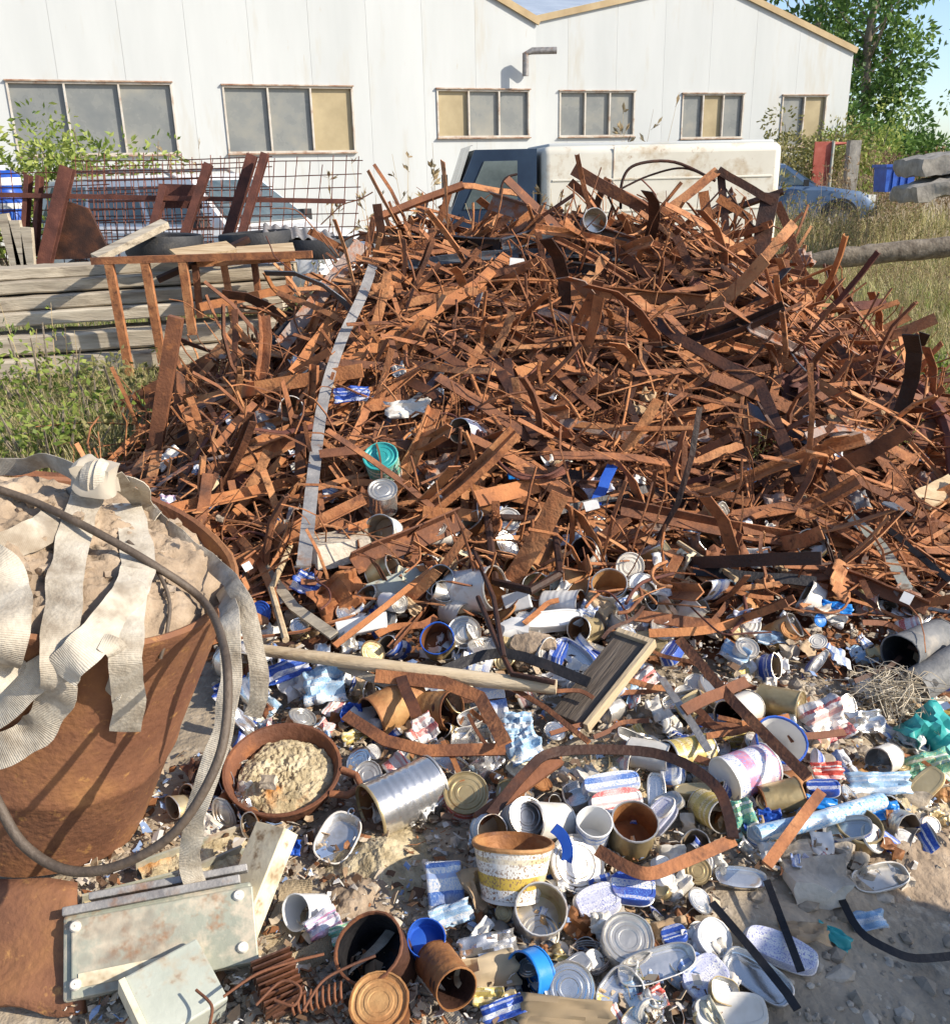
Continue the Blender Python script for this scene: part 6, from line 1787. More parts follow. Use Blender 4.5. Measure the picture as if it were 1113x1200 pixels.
crumple('small royal blue plastic scrap by the crushed gold can', 902, 960, 26, 24, 'blue_plastic', .04, name='plastic_scrap')
crumple('crushed printed can flattened beside the rusty strip', 868, 962, 34, 46, 'p_green', .05, rot=.3, name='crushed_can', cat='can')
can('olive can lying beside the dark band end', 834, 950, 38, 46, (.3, .3, .85), 'p_yellow', 'tin_inside', dent=.1)
lump('pale broken stone block at the shadow edge', 958, 1032, 64, 30, 'stone', seed=31)
lump('cream stone left of the low gold tin', 930, 1000, 36, 20, 'stone', seed=33)
lump('white stone by the right edge above the sand', 1070, 935, 30, 20, 'stone', seed=34)
b = MB(); b.tube([on(886, 978, .05), on(955, 962, .06), on(1032, 938, .06)], px_w(10, on(955, 960)), 10)
tag(b.build('plastic_tube', MT['p_sky'], smooth=60), 'pale blue and white plastic tube beside the low gold tin', 'tube')
crumple('cyan foil scrap at the end of the plastic tube', 1036, 950, 34, 22, 'bright_blue', .05, name='foil_scrap')
crumple('cyan strip left of the low gold tin', 962, 942, 40, 16, 'bright_blue', .05, rot=-.2, name='foil_scrap')
crumple('pale blue crinkled film above the plastic tube', 1030, 918, 74, 26, 'p_sky', .05, name='film_scrap')
# right middle
can('white tub with a blue rim lying under the rusty strip', 908, 878, 58, 44, (.1, .85, .45), 'p_white_pink', 'white_plastic', taper=.85, name='plastic_tub', cat='tub', rimm='blue_plastic', base='white_plastic', lift=.07)
can('pink and white tapered cup lying with its end to the left', 874, 905, 50, 60, (.75, .05, -.35), 'p_white_pink', 'white_plastic', top='lid', taper=1.1, name='plastic_cup', cat='cup', rimm='white_plastic', base='white_plastic', lift=.06)
can('dark-mouthed can lying behind the crossing strips', 866, 834, 38, 44, (-.7, .1, .6), 'white_coat', 'rust_dark', lift=.05)
can('brown jar lying right of the dark-mouthed can', 914, 824, 36, 46, (.75, .1, .55), 'gold_tin', top='lid', rimm='gold_tin', base='gold_tin', lift=.05)
lump('yellow sponge lump under the crossing strips', 862, 862, 40, 20, 'p_yellow', name='sponge', cat='sponge', seed=35)
can('yellow can lying at the left of the crossing strips', 806, 884, 40, 54, (-.85, .1, .35), 'p_yellow', 'gold_tin', lift=.05)
can('cream can lying in front of the dark band', 762, 886, 36, 48, (.8, .1, .45), 'white_coat', 'tin_inside', lift=.05)
crumple('red and white crumpled packet at the right', 968, 845, 50, 52, 'p_white_red', .06, rot=.4, name='packet', cat='packet')
crumple('silver foil scrap right of the red-white packet', 1012, 846, 46, 26, 'foil', .06, name='foil_scrap')
crumple('small red packet below the red-white packet', 971, 903, 36, 20, 'p_red', .04, name='packet', cat='packet')
can('small can facing left near the green netting', 1036, 890, 32, 30, (-.75, .2, .6), 'white_coat', 'tin', lift=.05)
crumple('teal netting sack at the right edge', 1098, 862, 60, 66, 'teal', .08, rot=.6, name='netting_sack', cat='sack', amp=.3)
crumple('green plastic sheet scrap below the teal netting', 1088, 900, 56, 36, 'p_green', .05, rot=.2, name='plastic_scrap', amp=.3)
b = MB(); c0 = on(1043, 812, .08)
for k in range(60):
    pts = [c0 + Vector((FR.gauss(0, .055), FR.gauss(0, .05), FR.uniform(-.05, .06))) for _ in range(5)]
    b.tube(smooth_path(pts, 4), .0012, 3)
o = b.build('string_tangle', MT['string']); tag(o, 'beige tangle of fibrous string near the right edge', 'string'); o['kind'] = 'stuff'
# grey duct pieces at right edge
for (label, x, y, dia, hh, axd) in (('grey duct pipe end with dark mouth at the right edge', 1078, 757, 44, 90, (-.78, .10, .6)), ('second grey duct piece below the open duct end', 1100, 788, 40, 80, (.8, .18, -.4))):
    can(label, x, y, dia, hh, axd, 'grey_rubber', 'rubber', name='duct_pipe', cat='pipe', rimm='grey_rubber', base='grey_rubber', dent=.1, lift=.09)
# heart of the litter
can('white can with blue print standing on the dark gap', 522, 685, 36, 34, (-.4, .6, .65), 'p_white_blue', 'tin_inside', lift=.08)
can('large rust-stained white can lying left of the bar frame', 556, 692, 50, 56, (.8, .3, .45), 'white_coat', 'rusty_tin', lift=.08, dent=.08)
disc('round dull metal lid below the stained white can', 544, 741, 40, (.1, .5, .85), 'tin', .08, bow=-.3)
can('can with a blue rim and brown inside by the pole', 514, 753, 38, 26, (-.1, .75, .65), 'gold_tin', 'rusty_tin', rimm='blue_plastic', lift=.06)
can('tan rust-stained can lying inside the bar frame', 628, 660, 48, 54, (-.5, -.2, .6), 'rusty_tin', 'rusty_tin', taper=.7, rimm='gold_tin', base='gold_tin', lift=.08)
can('small jar with a dark mouth right of the bar frame', 690, 650, 30, 40, (-.4, .6, .65), 'white_coat', 'rust_dark', lift=.08)
disc('round white jar lid facing the viewer', 738, 664, 34, (.0, .25, .95), 'white_coat', .10, name='jar_lid')
can('white cup standing open below the round white lid', 713, 694, 40, 34, (-.05, .85, .5), 'white_coat', 'rusty_tin', lift=.07, name='cup', cat='cup')
can('small white cup right of the open white cup', 750, 692, 30, 26, (.1, .85, .5), 'white_plastic', top='lid', rimm='white_plastic', base='white_plastic', lift=.06, name='cup', cat='cup')
can('ribbed white cup lying with a brown mouth to the right', 660, 708, 32, 44, (.85, .2, .45), 'white_plastic', 'rusty_tin', ribs=6, lift=.06, name='cup', cat='cup')
oval('long white tray in front of the lying white cup', 648, 727, 70, 22, 14, .12, (.0, .75, .65), 'white_plastic', 'white_plastic', up=False, lift=.06, name='foam_tray', cat='tray')
can('yellow-green cup under the bar frame', 626, 690, 32, 30, (.1, .55, .8), 'p_yellow', 'gold_tin', lift=.06, name='cup', cat='cup')
carton('cream folded lid left of the yellow-green cup', 606, 705, 32, 22, 6, 'white_plastic', (-.3, .5, .8), .4, .07)
lump('tan knotted sack lump below the long white tray', 624, 760, 40, 30, 'soil', name='sack_lump', cat='sack', seed=41)
can('olive can in front of the knotted sack', 686, 738, 30, 30, (-.6, .4, .7), 'gold_tin', 'rusty_tin', lift=.05)
lump('white foam lump left of the knotted sack', 602, 748, 30, 34, 'white_plastic', name='foam_lump', cat='foam', seed=42)
crumple('upper pale blue plastic bag scrap below the pole', 606, 848, 34, 28, 'p_sky', .07, name='bag_scrap', cat='bag')
crumple('lower pale blue plastic bag scrap below the pole', 613, 874, 42, 36, 'p_sky', .07, rot=.4, name='bag_scrap', cat='bag')
carton('blue and white carton under the end of the pole', 575, 822, 36, 44, 8, 'p_white_blue', (.1, .5, .8), .1, .06)
can('round white can tilted above the brown angle iron', 450, 623, 36, 26, (-.3, .45, .8), 'white_coat', 'tin_inside', lift=.10)
lump('cream rough block beside the grey bar foot', 396, 641, 60, 26, 'stone', .10, 'brick_piece', 'block', 51, .1, .4)
crumple('folded orange-rust sheet left of the white bar pack', 400, 700, 66, 50, 'rust_bright', .09, (.3, .6, .7), .3, .3, 'sheet_scrap', 'sheet')
crumple('blue and white foil pack by the grey bar foot', 360, 684, 36, 26, 'p_blue', .10, rot=-.5, name='packet', cat='packet')
carton('long white pack lying under the thin rusty strip', 424, 733, 60, 19, 10, 'white_plastic', (0, .6, .75), .18, .07)
carton('pale grey-green board piece right of the white pack', 468, 685, 72, 30, 3, 'pale_paint', (.1, .8, .6), .3, .07, 'board_piece', 'board')
disc('blue plastic cap between the drum and the pole', 305, 718, 28, (-.3, .4, .85), 'blue_plastic', .08, name='bottle_cap', cat='cap')
crumple('blue pouch lying left under the pole', 334, 786, 56, 26, 'p_blue', .07, rot=.35, name='packet', cat='packet')
crumple('white-blue paper bag under the left end of the pole', 380, 803, 48, 44, 'p_sky', .07, rot=.2, name='paper_bag', cat='bag')
can('big golden-rust can lying under the pole', 462, 828, 50, 62, (-.75, -.1, .6), 'rusty_tin', 'rust_dark', ribs=5, rimm='rusty_tin', base='rusty_tin', lift=.06)
can('golden rusty can right of the big golden-rust can', 508, 832, 44, 54, (.75, .25, .5), 'rusty_tin', 'rust_dark', ribs=5, rimm='rusty_tin', base='rusty_tin', lift=.06)
crumple('small blue wrapper near the pan handle', 412, 836, 24, 22, 'blue_plastic', .06, name='wrapper', cat='wrapper')
crumple('printed wrapper on the golden rusty can', 498, 852, 26, 30, 'p_white_red', .09, rot=.5, name='wrapper', cat='wrapper')
# on the heap
can('teal can standing among the rusty bars', 449, 545, 38, 32, (-.1, .8, .55), 'p_green', top='lid', rimm='teal', lift=.13)
can('bright silver can below the teal can', 449, 584, 32, 30, (.05, .85, .5), 'tin_bright', top='lid', lift=.11)
crumple('shiny blue foil pouch near the grey bar', 412, 462, 40, 18, 'p_blue', .15, rot=.1, name='packet', cat='packet')
crumple('cream crumpled tin on the left of the heap middle', 478, 478, 52, 22, 'white_coat', .13, rot=.1, name='crushed_can', cat='can')
can('blue-white crushed can in the heap middle', 548, 506, 28, 34, (-.5, .3, .8), 'p_lavender', dent=.15, lift=.13)
crumple('white-blue label scrap beside the blue plastic strip', 700, 570, 34, 24, 'p_lavender', .13, rot=.4, name='paper_scrap')
crumple('cyan wrapper peeping out of the heap middle', 604, 557, 18, 10, 'bright_blue', .12, name='wrapper', cat='wrapper')
crumple('white paper scrap on the lower right slope', 876, 622, 24, 26, 'white_plastic', .10, rot=.5, name='paper_scrap')
crumple('large white paper scrap lower on the right slope', 876, 654, 52, 24, 'white_coat', .09, name='paper_scrap')
crumple('cyan wrapper at the right foot of the heap', 980, 712, 34, 14, 'bright_blue', .07, rot=-.2, name='wrapper', cat='wrapper')
disc('small blue cap at the right foot of the heap', 961, 727, 16, (.2, .5, .8), 'bright_blue', .07, name='bottle_cap', cat='cap')
crumple('violet wrapper at the front right foot of the heap', 876, 722, 30, 16, 'p_lavender', .08, name='wrapper', cat='wrapper')
crumple('pink and blue wrapper behind the drum', 196, 592, 20, 26, 'p_white_pink', .12, name='wrapper', cat='wrapper')
disc('blue and white lid behind the drum', 238, 590, 22, (.5, .5, .6), 'p_blue', .12)
can('white can under the level orange bar', 340, 482, 26, 30, (.3, .5, .8), 'white_coat', lift=.10)
crumple('white packet behind the upright brown bar', 196, 536, 16, 34, 'white_plastic', .12, rot=-.6, name='packet', cat='packet')
can('open galvanised ring tin on the heap crest', 695, 261, 26, 16, (.1, .35, .9), 'tin_bright', lift=.14)

# ------------------------------------------------------------------ poles, bands and boards over the litter
def lb_path(pts, lift): return [on(q[0], q[1], q[2] if len(q) > 2 else lift) for q in pts]
P = lb_path([(308, 762), (400, 774), (480, 785), (570, 797), (652, 805)], .13)
b = MB(); b.tube(P, px_w(17, P[2]) / 2, 10, taper=[.85, .95, 1, 1.05, 1.0]); tag(b.build('wooden_pole', MT['wood_tan'], smooth=60), 'pale round wooden pole lying across the litter', 'pole')
B([(366, 766), (468, 808)], 10, 'wood_grey', .11, label='grey lath lying under the wooden pole', name='wooden_lath', cat='lath', t=.012)
B([(392, 757), (450, 712), (508, 665)], 7, 'rust_bright', .13, label='thin orange strip leaning over the white pack')
B([(340, 640), (318, 690), (335, 750)], 8, 'wood_tan', .1, label='pale stick between the drum and the pole', name='wooden_stick', cat='stick', prof='T')
B([(302, 655), (345, 712), (392, 745)], 12, 'wood_grey', .08, label='grey slat slanting down to the pole', name='wooden_lath', cat='lath', t=.012)
B([(440, 792), (520, 800), (562, 817), (592, 872)], 16, 'rust', .13, label='rusty band bent down below the pole', t=.006)
B([(405, 838), (452, 868), (500, 880), (592, 878)], 15, 'rust', .10, label='rusty band lying under the golden cans', t=.006)
B([(470, 795), (488, 840)], 14, 'rust_dark', .13, label='short dark rusty strip over the golden cans')
B([(575, 955), (616, 905), (652, 881), (748, 880), (800, 894), (838, 921), (852, 950), (859, 982)], 12, 'rust_dark', .12, label='long dark band arching over the middle litter', t=.005, sub=4)
B([(795, 749), (822, 780), (852, 815), (900, 865), (946, 911)], 12, 'rust', .14, label='rusty strip slanting down to the plastic cups', t=.006)
B([(800, 832), (875, 799)], 13, 'rust_brown', .14, label='brown strip crossing over the slanting rusty strip', t=.006)
B([(962, 928), (930, 970), (898, 1014)], 13, 'rust', .08, label='rusty strip leaning left of the low gold tin', t=.006)
B([(700, 996), (730, 1014), (760, 1024), (800, 1010), (860, 984)], 15, 'rust', .11, label='curved rusty band right of the large lid disc', t=.006, sub=4)
B([(834, 1058), (880, 1112), (921, 1163), (934, 1183)], 10, 'black_steel', .05, label='straight black strip across the tins in the shade', t=.004)
B([(983, 1048), (1006, 1090), (1040, 1112), (1073, 1123), (1125, 1119)], 9, 'black_steel', .03, label='curved black strip at the right edge of the shade', t=.004, sub=4)
B([(898, 1032), (918, 1085), (938, 1138)], 9, 'black_steel', .05, label='black strip over the dotted white tin', t=.004)
B([(775, 795), (812, 850), (830, 880)], 9, 'galv', .10, label='grey plastic cord strip by the crossing strips', t=.004)
B([(690, 870), (640, 830), (590, 800)], 6, 'rust', .10)
B([(560, 700), (585, 760), (600, 790), (650, 800)], 7, 'rust_dark', .16, label='dark rod bent over the white cans', prof='T')
B([(555, 645), (578, 700), (590, 770)], 6, 'rust_dark', .17, label='thin dark rod standing in front of the white cans', prof='T')
B([(510, 790), (590, 765), (690, 800)], 12, 'black_steel', .11, label='dark flat strip lying behind the pole end', sub=4)
B([(560, 960), (600, 930), (655, 890)], 15, 'rust_brown', .09, label='brown lath under the long dark band', t=.012)
# old window-like board
bc = on(706, 795, .08); s = depth_of(bc) / FPX
brd = thing('timber_board', 'dark weathered board with pale edge strips lying in the litter', 'board', bc, Matrix.Rotation(R(48), 3, 'Z') @ Matrix.Rotation(R(-20), 3, 'Y'))
obox(brd, 'plank', (0, 0, 0), (.34, .11, .018), 'wood_dark', .002)
obox(brd, 'edge_strip', (0, -.062, .008), (.35, .016, .03), 'wood_tan', .002)
obox(brd, 'edge_strip', (.165, .0, .008), (.018, .11, .03), 'wood_tan', .002)

# ------------------------------------------------------------------ litter strewn between: individuals by kind
LR = random.Random(404)
def free_spot():
    while True:
        x, y = LR.uniform(290, 1113), LR.uniform(700, 1200)
        if x > 840 + (y - 1000) * .1 and y > 1010: continue
        if x < 560 and y > 950: continue
        if x < 420 and y > 870: continue
        return x, y
def rax():
    return (LR.uniform(-1, 1), LR.uniform(.0, 1.0), LR.uniform(-.2, 1))
for k in range(95):
    x, y = free_spot()
    can('small crushed tin can half buried in the litter', x, y, LR.uniform(20, 36), LR.uniform(14, 40), rax(), LR.choice(['tin', 'white_coat', 'gold_tin', 'rusty_tin', 'p_blue', 'p_white_blue', 'p_white_red', 'p_sky']), 'tin_inside',
        top=LR.choice(['open', 'open', 'lid']), dent=.17, squash=LR.choice([.35, .5, .65, .85, 1]), n=16, lift=LR.uniform(.0, .04), ribs=LR.choice([0, 0, 5]), group='small crushed cans in the litter')
for k in range(60):
    x, y = free_spot()
    disc('small round tin lid lying loose in the litter', x, y, LR.uniform(20, 38), (LR.uniform(-.6, .6), .8, LR.uniform(0, .7)), LR.choice(['tin', 'tin_bright', 'gold_tin', 'white_coat', 'rusty_tin']), LR.uniform(.02, .06), group='loose round lids in the litter', bow=LR.uniform(-.2, .3))
for k in range(62):
    x, y = free_spot()
    oval('small oval fish tin lying loose in the litter', x, y, LR.uniform(30, 54), LR.uniform(20, 32), LR.uniform(6, 12), LR.uniform(0, 6.28), (LR.uniform(-.5, .5), .85, LR.uniform(0, .7)), LR.choice(['tin', 'tin', 'p_blue', 'p_white_blue', 'p_lavender', 'gold_tin', 'gold_tin', 'white_coat']), 'tin_bright', up=LR.random() < .5, lift=LR.uniform(.02, .06), group='loose oval tins in the litter')
for k in range(240):
    x, y = free_spot()
    crumple('small crumpled wrapper lying in the litter', x, y, LR.uniform(18, 42), LR.uniform(12, 30), LR.choice(['foil', 'white_plastic', 'p_sky', 'p_white_blue', 'p_blue', 'p_white_red', 'card', 'white_coat', 'card', 'white_coat', 'gold_tin', 'rusty_tin', 'tin', 'p_yellow', 'cream', 'white_plastic']), LR.uniform(.01, .05),
            (LR.uniform(-.5, .5), .8, LR.uniform(0, .8)), LR.uniform(0, 6.28), LR.uniform(.15, .35), 'wrapper', 'wrapper', 'small wrappers in the litter', res=8)
for k in range(90):
    x, y = free_spot() if k < 55 else (LR.uniform(940, 1113), LR.uniform(840, 1040))
    lump('small pale stone lying in the litter', x, y, LR.uniform(10, 26), LR.uniform(8, 18), 'stone', None, 'stone', 'stone', 500 + k, .25, LR.uniform(0, 3), 'small stones in the litter')
# cans and packets climbing the foot of the heap
for k in range(44):
    x, y = LR.uniform(430, 960), LR.uniform(600, 720)
    if k % 2:
        can('small crushed tin can half buried in the litter', x, y, LR.uniform(20, 34), LR.uniform(16, 36), rax(), LR.choice(['white_coat', 'white_coat', 'gold_tin', 'tin', 'p_white_blue', 'white_plastic', 'rusty_tin']), 'tin_inside', top=LR.choice(['open', 'open', 'lid']), dent=.15, squash=LR.choice([.5, .7, 1]), n=16, lift=LR.uniform(.05, .09), group='small crushed cans in the litter')
    else:
        crumple('small crumpled wrapper lying in the litter', x, y, LR.uniform(18, 40), LR.uniform(12, 26), LR.choice(['foil', 'white_plastic', 'p_sky', 'white_coat', 'cream', 'card', 'p_white_blue']), LR.uniform(.06, .10),
            (LR.uniform(-.5, .5), .7, LR.uniform(0, .8)), LR.uniform(0, 6.28), LR.uniform(.15, .35), 'wrapper', 'wrapper', 'small wrappers in the litter', res=8)
# litter wedged between the drum and the pan
for k in range(34):
    x, y = LR.uniform(205, 315), LR.uniform(740, 975)
    if x < 300 - (y - 740) * .5: x += 60
    if k % 3 == 0:
        can('small crushed tin can half buried in the litter', x, y, LR.uniform(22, 38), LR.uniform(16, 40), rax(), LR.choice(['rusty_tin', 'rust_dark', 'tin', 'p_blue', 'white_coat', 'gold_tin']), 'tin_inside', top=LR.choice(['open', 'lid']), dent=.17, squash=LR.choice([.5, .7, 1]), n=16, lift=LR.uniform(.01, .05), group='small crushed cans in the litter')
    else:
        crumple('small crumpled wrapper lying in the litter', x, y, LR.uniform(20, 48), LR.uniform(14, 32), LR.choice(['foil', 'white_plastic', 'p_sky', 'p_blue', 'card', 'white_coat', 'rust_brown', 'rust_dark', 'rust', 'rusty_tin']), LR.uniform(.02, .06),
            (LR.uniform(-.5, .5), .8, LR.uniform(0, .8)), LR.uniform(0, 6.28), LR.uniform(.15, .35), 'wrapper', 'wrapper', 'small wrappers in the litter', res=8)
# crumpled sheets on the heap
for k in range(26):
    x, y = LR.uniform(200, 1090), LR.uniform(300, 700)
    crumple('crumpled rusty sheet', x, y, LR.uniform(24, 60), LR.uniform(16, 36), LR.choice(['rust', 'rust_bright', 'rust_brown', 'rust_dark', 'rust_red', 'rust_grey', 'galv']), LR.uniform(.05, .11),
            (LR.uniform(-.6, .6), .7, LR.uniform(0, .8)), LR.uniform(0, 6.28), LR.uniform(.15, .35), 'sheet_scrap', 'sheet', 'crumpled sheets on the heap', res=9)
# litter caught in the heap
for k in range(70):
    x, y = LR.uniform(230, 1090), LR.uniform(400, 720)
    crumple('small pale wrapper caught between the rusty strips', x, y, LR.uniform(12, 28), LR.uniform(8, 18), LR.choice(['white_plastic', 'foil', 'p_sky', 'p_white_blue', 'white_coat', 'card']), LR.uniform(.03, .08),
            (LR.uniform(-.5, .5), .7, LR.uniform(0, .8)), LR.uniform(0, 6.28), .3, 'wrapper', 'wrapper', 'wrappers caught in the heap', res=7)
for k in range(34):
    x, y = LR.uniform(430, 1100), LR.uniform(640, 900)
    q = [(x, y)]; a = LR.uniform(-.9, .9)
    for i in range(3):
        a += LR.uniform(-.5, .5); x += math.cos(a) * LR.uniform(14, 34); y += math.sin(a) * LR.uniform(10, 24); q.append((x, y))
    hbar(q, LR.uniform(4, 9), LR.choice(['rust', 'rust_bright', 'rust_brown', 'rust_dark']), LR.uniform(.05, .10), label='thin bent rusty strip strewn over the litter', name='steel_strip', cat='strip', sub=3, t=.003)['group'] = 'thin rusty strips over the litter'
# rubble and scraps too small to count
rb = MB(); cb = MB(); sb = MB()
ico = bmesh.new(); bmesh.ops.create_icosphere(ico, subdivisions=1, radius=1)
iv = [v.co.copy() for v in ico.verts]; jf = [tuple(v.index for v in f.verts) for f in ico.faces]; ico.free()
for _ in range(8500):
    x, y = LR.uniform(60, 1160), 690 + 540 * LR.random() ** .8
    if x < 250 and y < 960: continue
    p = on(x, y, .0)
    if p.y > 4: continue
    dark = x > 840 and y > 1030
    if dark and LR.random() < .75: continue
    s = LR.uniform(.003, .011) * (1 + 1.4 * (LR.random() < .10)) * (1.7 if x > 940 and y < 1050 and LR.random() < .35 else 1)
    sd = Vector((LR.uniform(0, 99), 0, 0))
    sc = Vector((LR.uniform(.7, 1.4), LR.uniform(.7, 1.3), LR.uniform(.4, .9)))
    rb.add([p + Vector((v.x * sc.x, v.y * sc.y, v.z * sc.z)) * s * (1 + .45 * fr(v * 1.3 + sd)) for v in iv], jf)
tag(rb.build('rubble', MT['stone']), 'small pale rubble and gravel between the litter', 'rubble', kind='stuff')
MT['scrap_mix'] = mat('scrap_mix', [(0.0, (0.10, 0.055, 0.03)), (0.20, (0.30, 0.20, 0.12)), (0.32, (0.40, 0.31, 0.21)), (0.42, (0.26, 0.11, 0.045)), (0.52, (0.46, 0.38, 0.28)), (0.62, (0.20, 0.13, 0.085)), (0.70, (0.56, 0.50, 0.42)), (0.84, (0.66, 0.64, 0.60)), (0.95, (0.20, 0.28, 0.45))], 3, 0.75, 0, 0.1, 60, island=1.0, hard=True)
for _ in range(9000):
    x, y = LR.uniform(70, 1130), LR.uniform(640, 1200)
    if x > 845 and y > 1020: continue
    if x < 300 and y < 880: continue
    p = on(x, y, LR.uniform(.0, .04))
    if p.y > 4: continue
    a = LR.uniform(0, 6.28); L = .006 + .030 * LR.random() ** 2.2; w = L * LR.uniform(.12, .8)
    t = Vector((math.cos(a), math.sin(a), LR.uniform(-.5, .5))).normalized(); n_ = (Vector((LR.uniform(-.9, .9), LR.uniform(-.9, .9), 1))).normalized(); s_ = t.cross(n_).normalized()
    J = lambda: (t * LR.uniform(-.2, .2) + s_ * LR.uniform(-.15, .15)) * L
    bend = n_ * L * LR.uniform(-.4, .4)
    cb.add([p - t * L / 2 - s_ * w / 2 + J(), p - t * L / 2 + s_ * w / 2 + J(), p + bend + s_ * w / 2 + J(), p + bend - s_ * w / 2 + J(), p + t * L / 2 + s_ * w / 2 * LR.uniform(.2, 1) + J(), p + t * L / 2 - s_ * w / 2 + J()], [(0, 1, 2, 3), (3, 2, 4, 5)])
o = cb.build('litter_flakes', MT['scrap_mix']); md = o.modifiers.new('thick', 'SOLIDIFY'); md.thickness = .0015
tag(o, 'tiny flakes of paper, rust and plastic covering the ground', 'litter', kind='stuff')
# small green sprigs
for (x, y, h, lb_) in [(764, 1192, .05, 'small green seedling at the bottom edge'), (1038, 545, .22, 'green weed growing through the right of the heap'), (130, 545, .12, 'pale green weed behind the strap knot'), (880, 545, .15, 'thin green weed in the heap right of centre')]:
    p = on(x, y, .0)
    stalks('green_weed', lb_, p, .05, .05, h + .06, 6, LEAF['shrub'], int(x), .5, 8, thick=.002)
# unseen bin, added outside the frame at right to cast shade on the yard
sk = thing('added_shade_bin', 'unseen steel bin added at the right to cast shade', 'bin', (2.55, .42, 0), Matrix.Rotation(R(-29), 3, 'Z'))
b = MB(); b.add([(x * k, y * k, z) for z, k in ((.12, .86), (1.05, 1.0)) for (x, y) in ((-.7, -.5), (.7, -.5), (.7, .5), (-.7, .5))], [(3, 2, 1, 0), (0, 1, 5, 4), (1, 2, 6, 5), (2, 3, 7, 6), (3, 0, 4, 7)])
o = b.build('body', MT['blue_steel'], sk); md = o.modifiers.new('t', 'SOLIDIFY'); md.thickness = .02
for (c, sz) in (((0, -.5, 1.06), (1.46, .05, .06)), ((0, .5, 1.06), (1.46, .05, .06)), ((-.7, 0, 1.06), (.05, .95, .06)), ((.7, 0, 1.06), (.05, .95, .06))):
    obox(sk, 'rim', c, sz, 'blue_steel', .005)
for x in (-.5, .5): obox(sk, 'foot', (x, 0, .06), (.1, .8, .12), 'rust_dark', .005)

# ------------------------------------------------------------------ labels that say which one
ANCH = [(255, 900, 'long hanging strap'), (215, 960, 'drum foot'), (285, 860, 'right side strap end'), (505, 284, 'dark channel tray on the crest'), (620, 278, 'blue-grey channel end'), (660, 265, 'wide crest plate'), (606, 309, 'white paper tag near the crest'),
    (752, 346, 'level orange angle bar'), (670, 390, 'brown-grey flat bar'), (430, 330, 'top of the grey galvanised bar'), (380, 470, 'middle of the grey galvanised bar'), (357, 650, 'foot of the grey galvanised bar'),
    (380, 345, 'pale grey-rust strip'), (192, 460, 'upright brown bar'), (320, 455, 'level orange bar'), (190, 455, 'wide brown plate'), (300, 530, 'broad rusty plate'),
    (475, 640, 'thick brown angle iron'), (449, 545, 'teal can'), (449, 584, 'bright silver can'), (412, 462, 'shiny blue foil pouch'), (478, 478, 'cream crumpled tin'), (548, 506, 'blue-white crushed can'),
    (700, 503, 'grey-brown flat bar'), (707, 568, 'blue plastic strip'), (610, 548, 'rusty wire bundle'), (615, 650, 'rectangular bar frame'), (830, 415, 'long dark bent bar'), (912, 498, 'blue-grey strip'),
    (910, 596, 'broad rust-brown bar'), (1030, 645, 'pale grey-green strip'), (1062, 701, 'white tag near the right edge'), (880, 676, 'black ribbed strip'), (1095, 580, 'pale wooden board end'), (1070, 450, 'curved red-brown pipe'),
    (841, 205, 'bent frame tip'), (895, 265, 'rubber-capped post stub'), (940, 310, 'brown hooking bar'), (970, 392, 'dark pipe on the shoulder'), (930, 435, 'orange shoulder bar'), (728, 230, 'brown bar rising before the van'),
    (695, 261, 'ring tin on the crest'), (490, 236, 'bent brown bar over the crest'), (876, 640, 'white paper scraps'), (980, 712, 'cyan wrapper'), (795, 728, 'rusty plate bar at the heap foot'), (600, 460, 'dark slanting bar'), (708, 392, 'slanting orange bar'),
    (820, 475, 'curved orange strip'), (1000, 490, 'dark strip on the right slope'), (485, 380, 'long orange flat bar'), (1085, 760, 'grey duct pipe'), (1043, 812, 'string tangle'), (1098, 862, 'teal netting sack'), (1004, 976, 'low gold tin'),
    (955, 960, 'pale plastic tube'), (968, 845, 'red-white packet'), (908, 878, 'blue-rimmed white tub'), (874, 905, 'pink tapered cup'), (840, 812, 'crossing brown strip'), (806, 884, 'yellow lying can'), (762, 886, 'cream lying can'),
    (706, 795, 'dark board with pale edges'), (600, 798, 'pole end'), (480, 785, 'middle of the wooden pole'), (335, 765, 'left end of the wooden pole'), (331, 900, 'sand-filled pan'), (472, 934, 'large silver tin'), (546, 935, 'red can with gold lid'),
    (396, 985, 'white-rimmed fish tin'), (446, 1012, 'clumped sand'), (522, 1040, 'printed carton'), (600, 1018, 'enamel bucket'), (640, 964, 'leaning white can'), (676, 1012, 'large grey disc'), (741, 974, 'beige metal pot'), (694, 975, 'white tub with blue band'),
    (722, 930, 'red-white oval tin'), (632, 1070, 'open gold-lined can'), (741, 1040, 'blue printed tin'), (734, 1105, 'can with ringed grey lid'), (667, 1158, 'blue-grey ringed disc'), (725, 1165, 'mirror-like oval tin'), (622, 1143, 'bright blue tub'),
    (440, 1118, 'wide rusty tin'), (831, 1102, 'overturned white tub'), (867, 1029, 'pale curved tin lid'), (890, 1110, 'straight black strip'), (958, 1032, 'broken stone block'), (1030, 1030, 'dirty oval tin'), (800, 1012, 'curved rusty band'), (462, 828, 'golden-rust can'),
    (508, 832, 'golden rusty can'), (575, 822, 'blue-white carton'), (613, 862, 'pale blue bag scraps'), (400, 700, 'folded orange-rust sheet'), (424, 733, 'long white pack'), (468, 685, 'grey-green board piece'), (544, 741, 'dull metal disc'),
    (556, 692, 'stained white can'), (648, 727, 'long white tray'), (713, 694, 'open white cup'), (738, 664, 'round white jar lid'), (624, 760, 'knotted sack lump'), (700, 880, 'long dark band')]
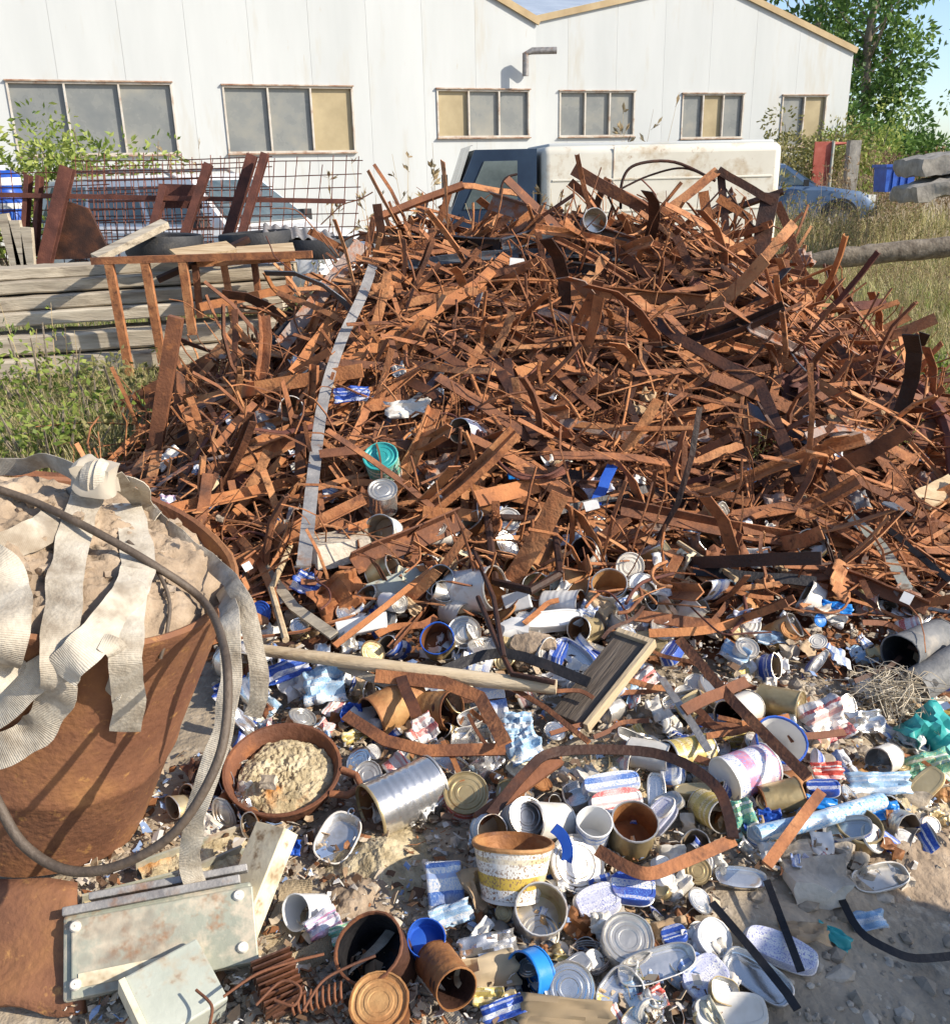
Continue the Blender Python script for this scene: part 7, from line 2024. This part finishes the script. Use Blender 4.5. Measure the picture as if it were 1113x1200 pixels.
COLW = {'rust': 'rusty', 'rust_dark': 'dark brown', 'rust_brown': 'brown', 'rust_bright': 'orange', 'rust_red': 'red-brown', 'rust_grey': 'grey-brown', 'black_steel': 'black', 'tin': 'dull silver', 'bright_tin': 'bright silver', 'gold_lacquer_tin': 'gold',
    'white_coating': 'off-white', 'white_plastic': 'white', 'rusty_tin': 'rusty', 'foil': 'silvery', 'cardboard': 'brown', 'stone': 'pale', 'galvanised': 'grey', 'dry_soil': 'tan'}
RI = CAM_R.transposed()
def to_px(p):
    q = RI @ (p - CAM_P)
    return 556.5 - q.x / q.z * FPX, 600 + q.y / q.z * FPX
KINDW = {'loose rusty strips on the scrap heap': 'bent steel strip', 'long rusty bars across the scrap heap': 'long steel bar', 'small wrappers in the litter': 'crumpled wrapper', 'small crushed cans in the litter': 'crushed can', 'loose oval tins in the litter': 'oval tin',
    'thin rusty strips over the litter': 'thin bent strip', 'loose round lids in the litter': 'round tin disc', 'loose crooked wires on the heap': 'crooked wire', 'small stones in the litter': 'stone', 'wrappers caught in the heap': 'small caught wrapper', 'soil lumps on the drum fill': None, 'crumpled sheets on the heap': 'crumpled sheet'}
bpy.context.view_layer.update()
used = set()
for o in [o for o in C.objects if o.get('group') in KINDW and o.parent is None]:
    kw = KINDW[o['group']]
    if kw is None: continue
    src = o if o.type == 'MESH' else o.children[0]
    mw = o.matrix_world
    cen = sum((mw @ Vector(c) for c in src.bound_box), Vector()) / 8
    ext = (mw @ Vector(src.bound_box[6]) - mw @ Vector(src.bound_box[0])).length
    mn = src.data.materials[0].name.replace('_flat', '')
    col = COLW.get(mn, mn.replace('_print', '').replace('_', ' '))
    x, y = to_px(cen)
    near = sorted(ANCH, key=lambda a: (a[0] - x) ** 2 + (a[1] - y) ** 2)[:4]
    def dirw(a):
        dx, dy = x - a[0], y - a[1]
        if abs(dx) > 2.2 * abs(dy): return 'right of' if dx > 0 else 'left of'
        if abs(dy) > 2.2 * abs(dx): return 'below' if dy > 0 else 'above'
        return ('below right of' if dx > 0 else 'below left of') if dy > 0 else ('above right of' if dx > 0 else 'above left of')
    tries = [f'{col} {kw} {dirw(near[0])} the {near[0][2]}']
    tries += [f'{"longer" if ext > .35 else "shorter"} {tries[0]}', f'{col} {kw} {dirw(near[1])} the {near[1][2]}', f'{col} {kw} between the {near[0][2]} and the {near[1][2]}', f'{col} {kw} {dirw(near[2])} the {near[2][2]}', f'{col} {kw} between the {near[0][2]} and the {near[2][2]}', f'{col} {kw} {dirw(near[3])} the {near[3][2]}', f'outermost {col} {kw} {dirw(near[0])} the {near[0][2]}']
    tries = [t for t in tries if len(t.split()) <= 16]
    lab = next((t for t in tries if t not in used), tries[0])
    used.add(lab)
    o['label'] = lab
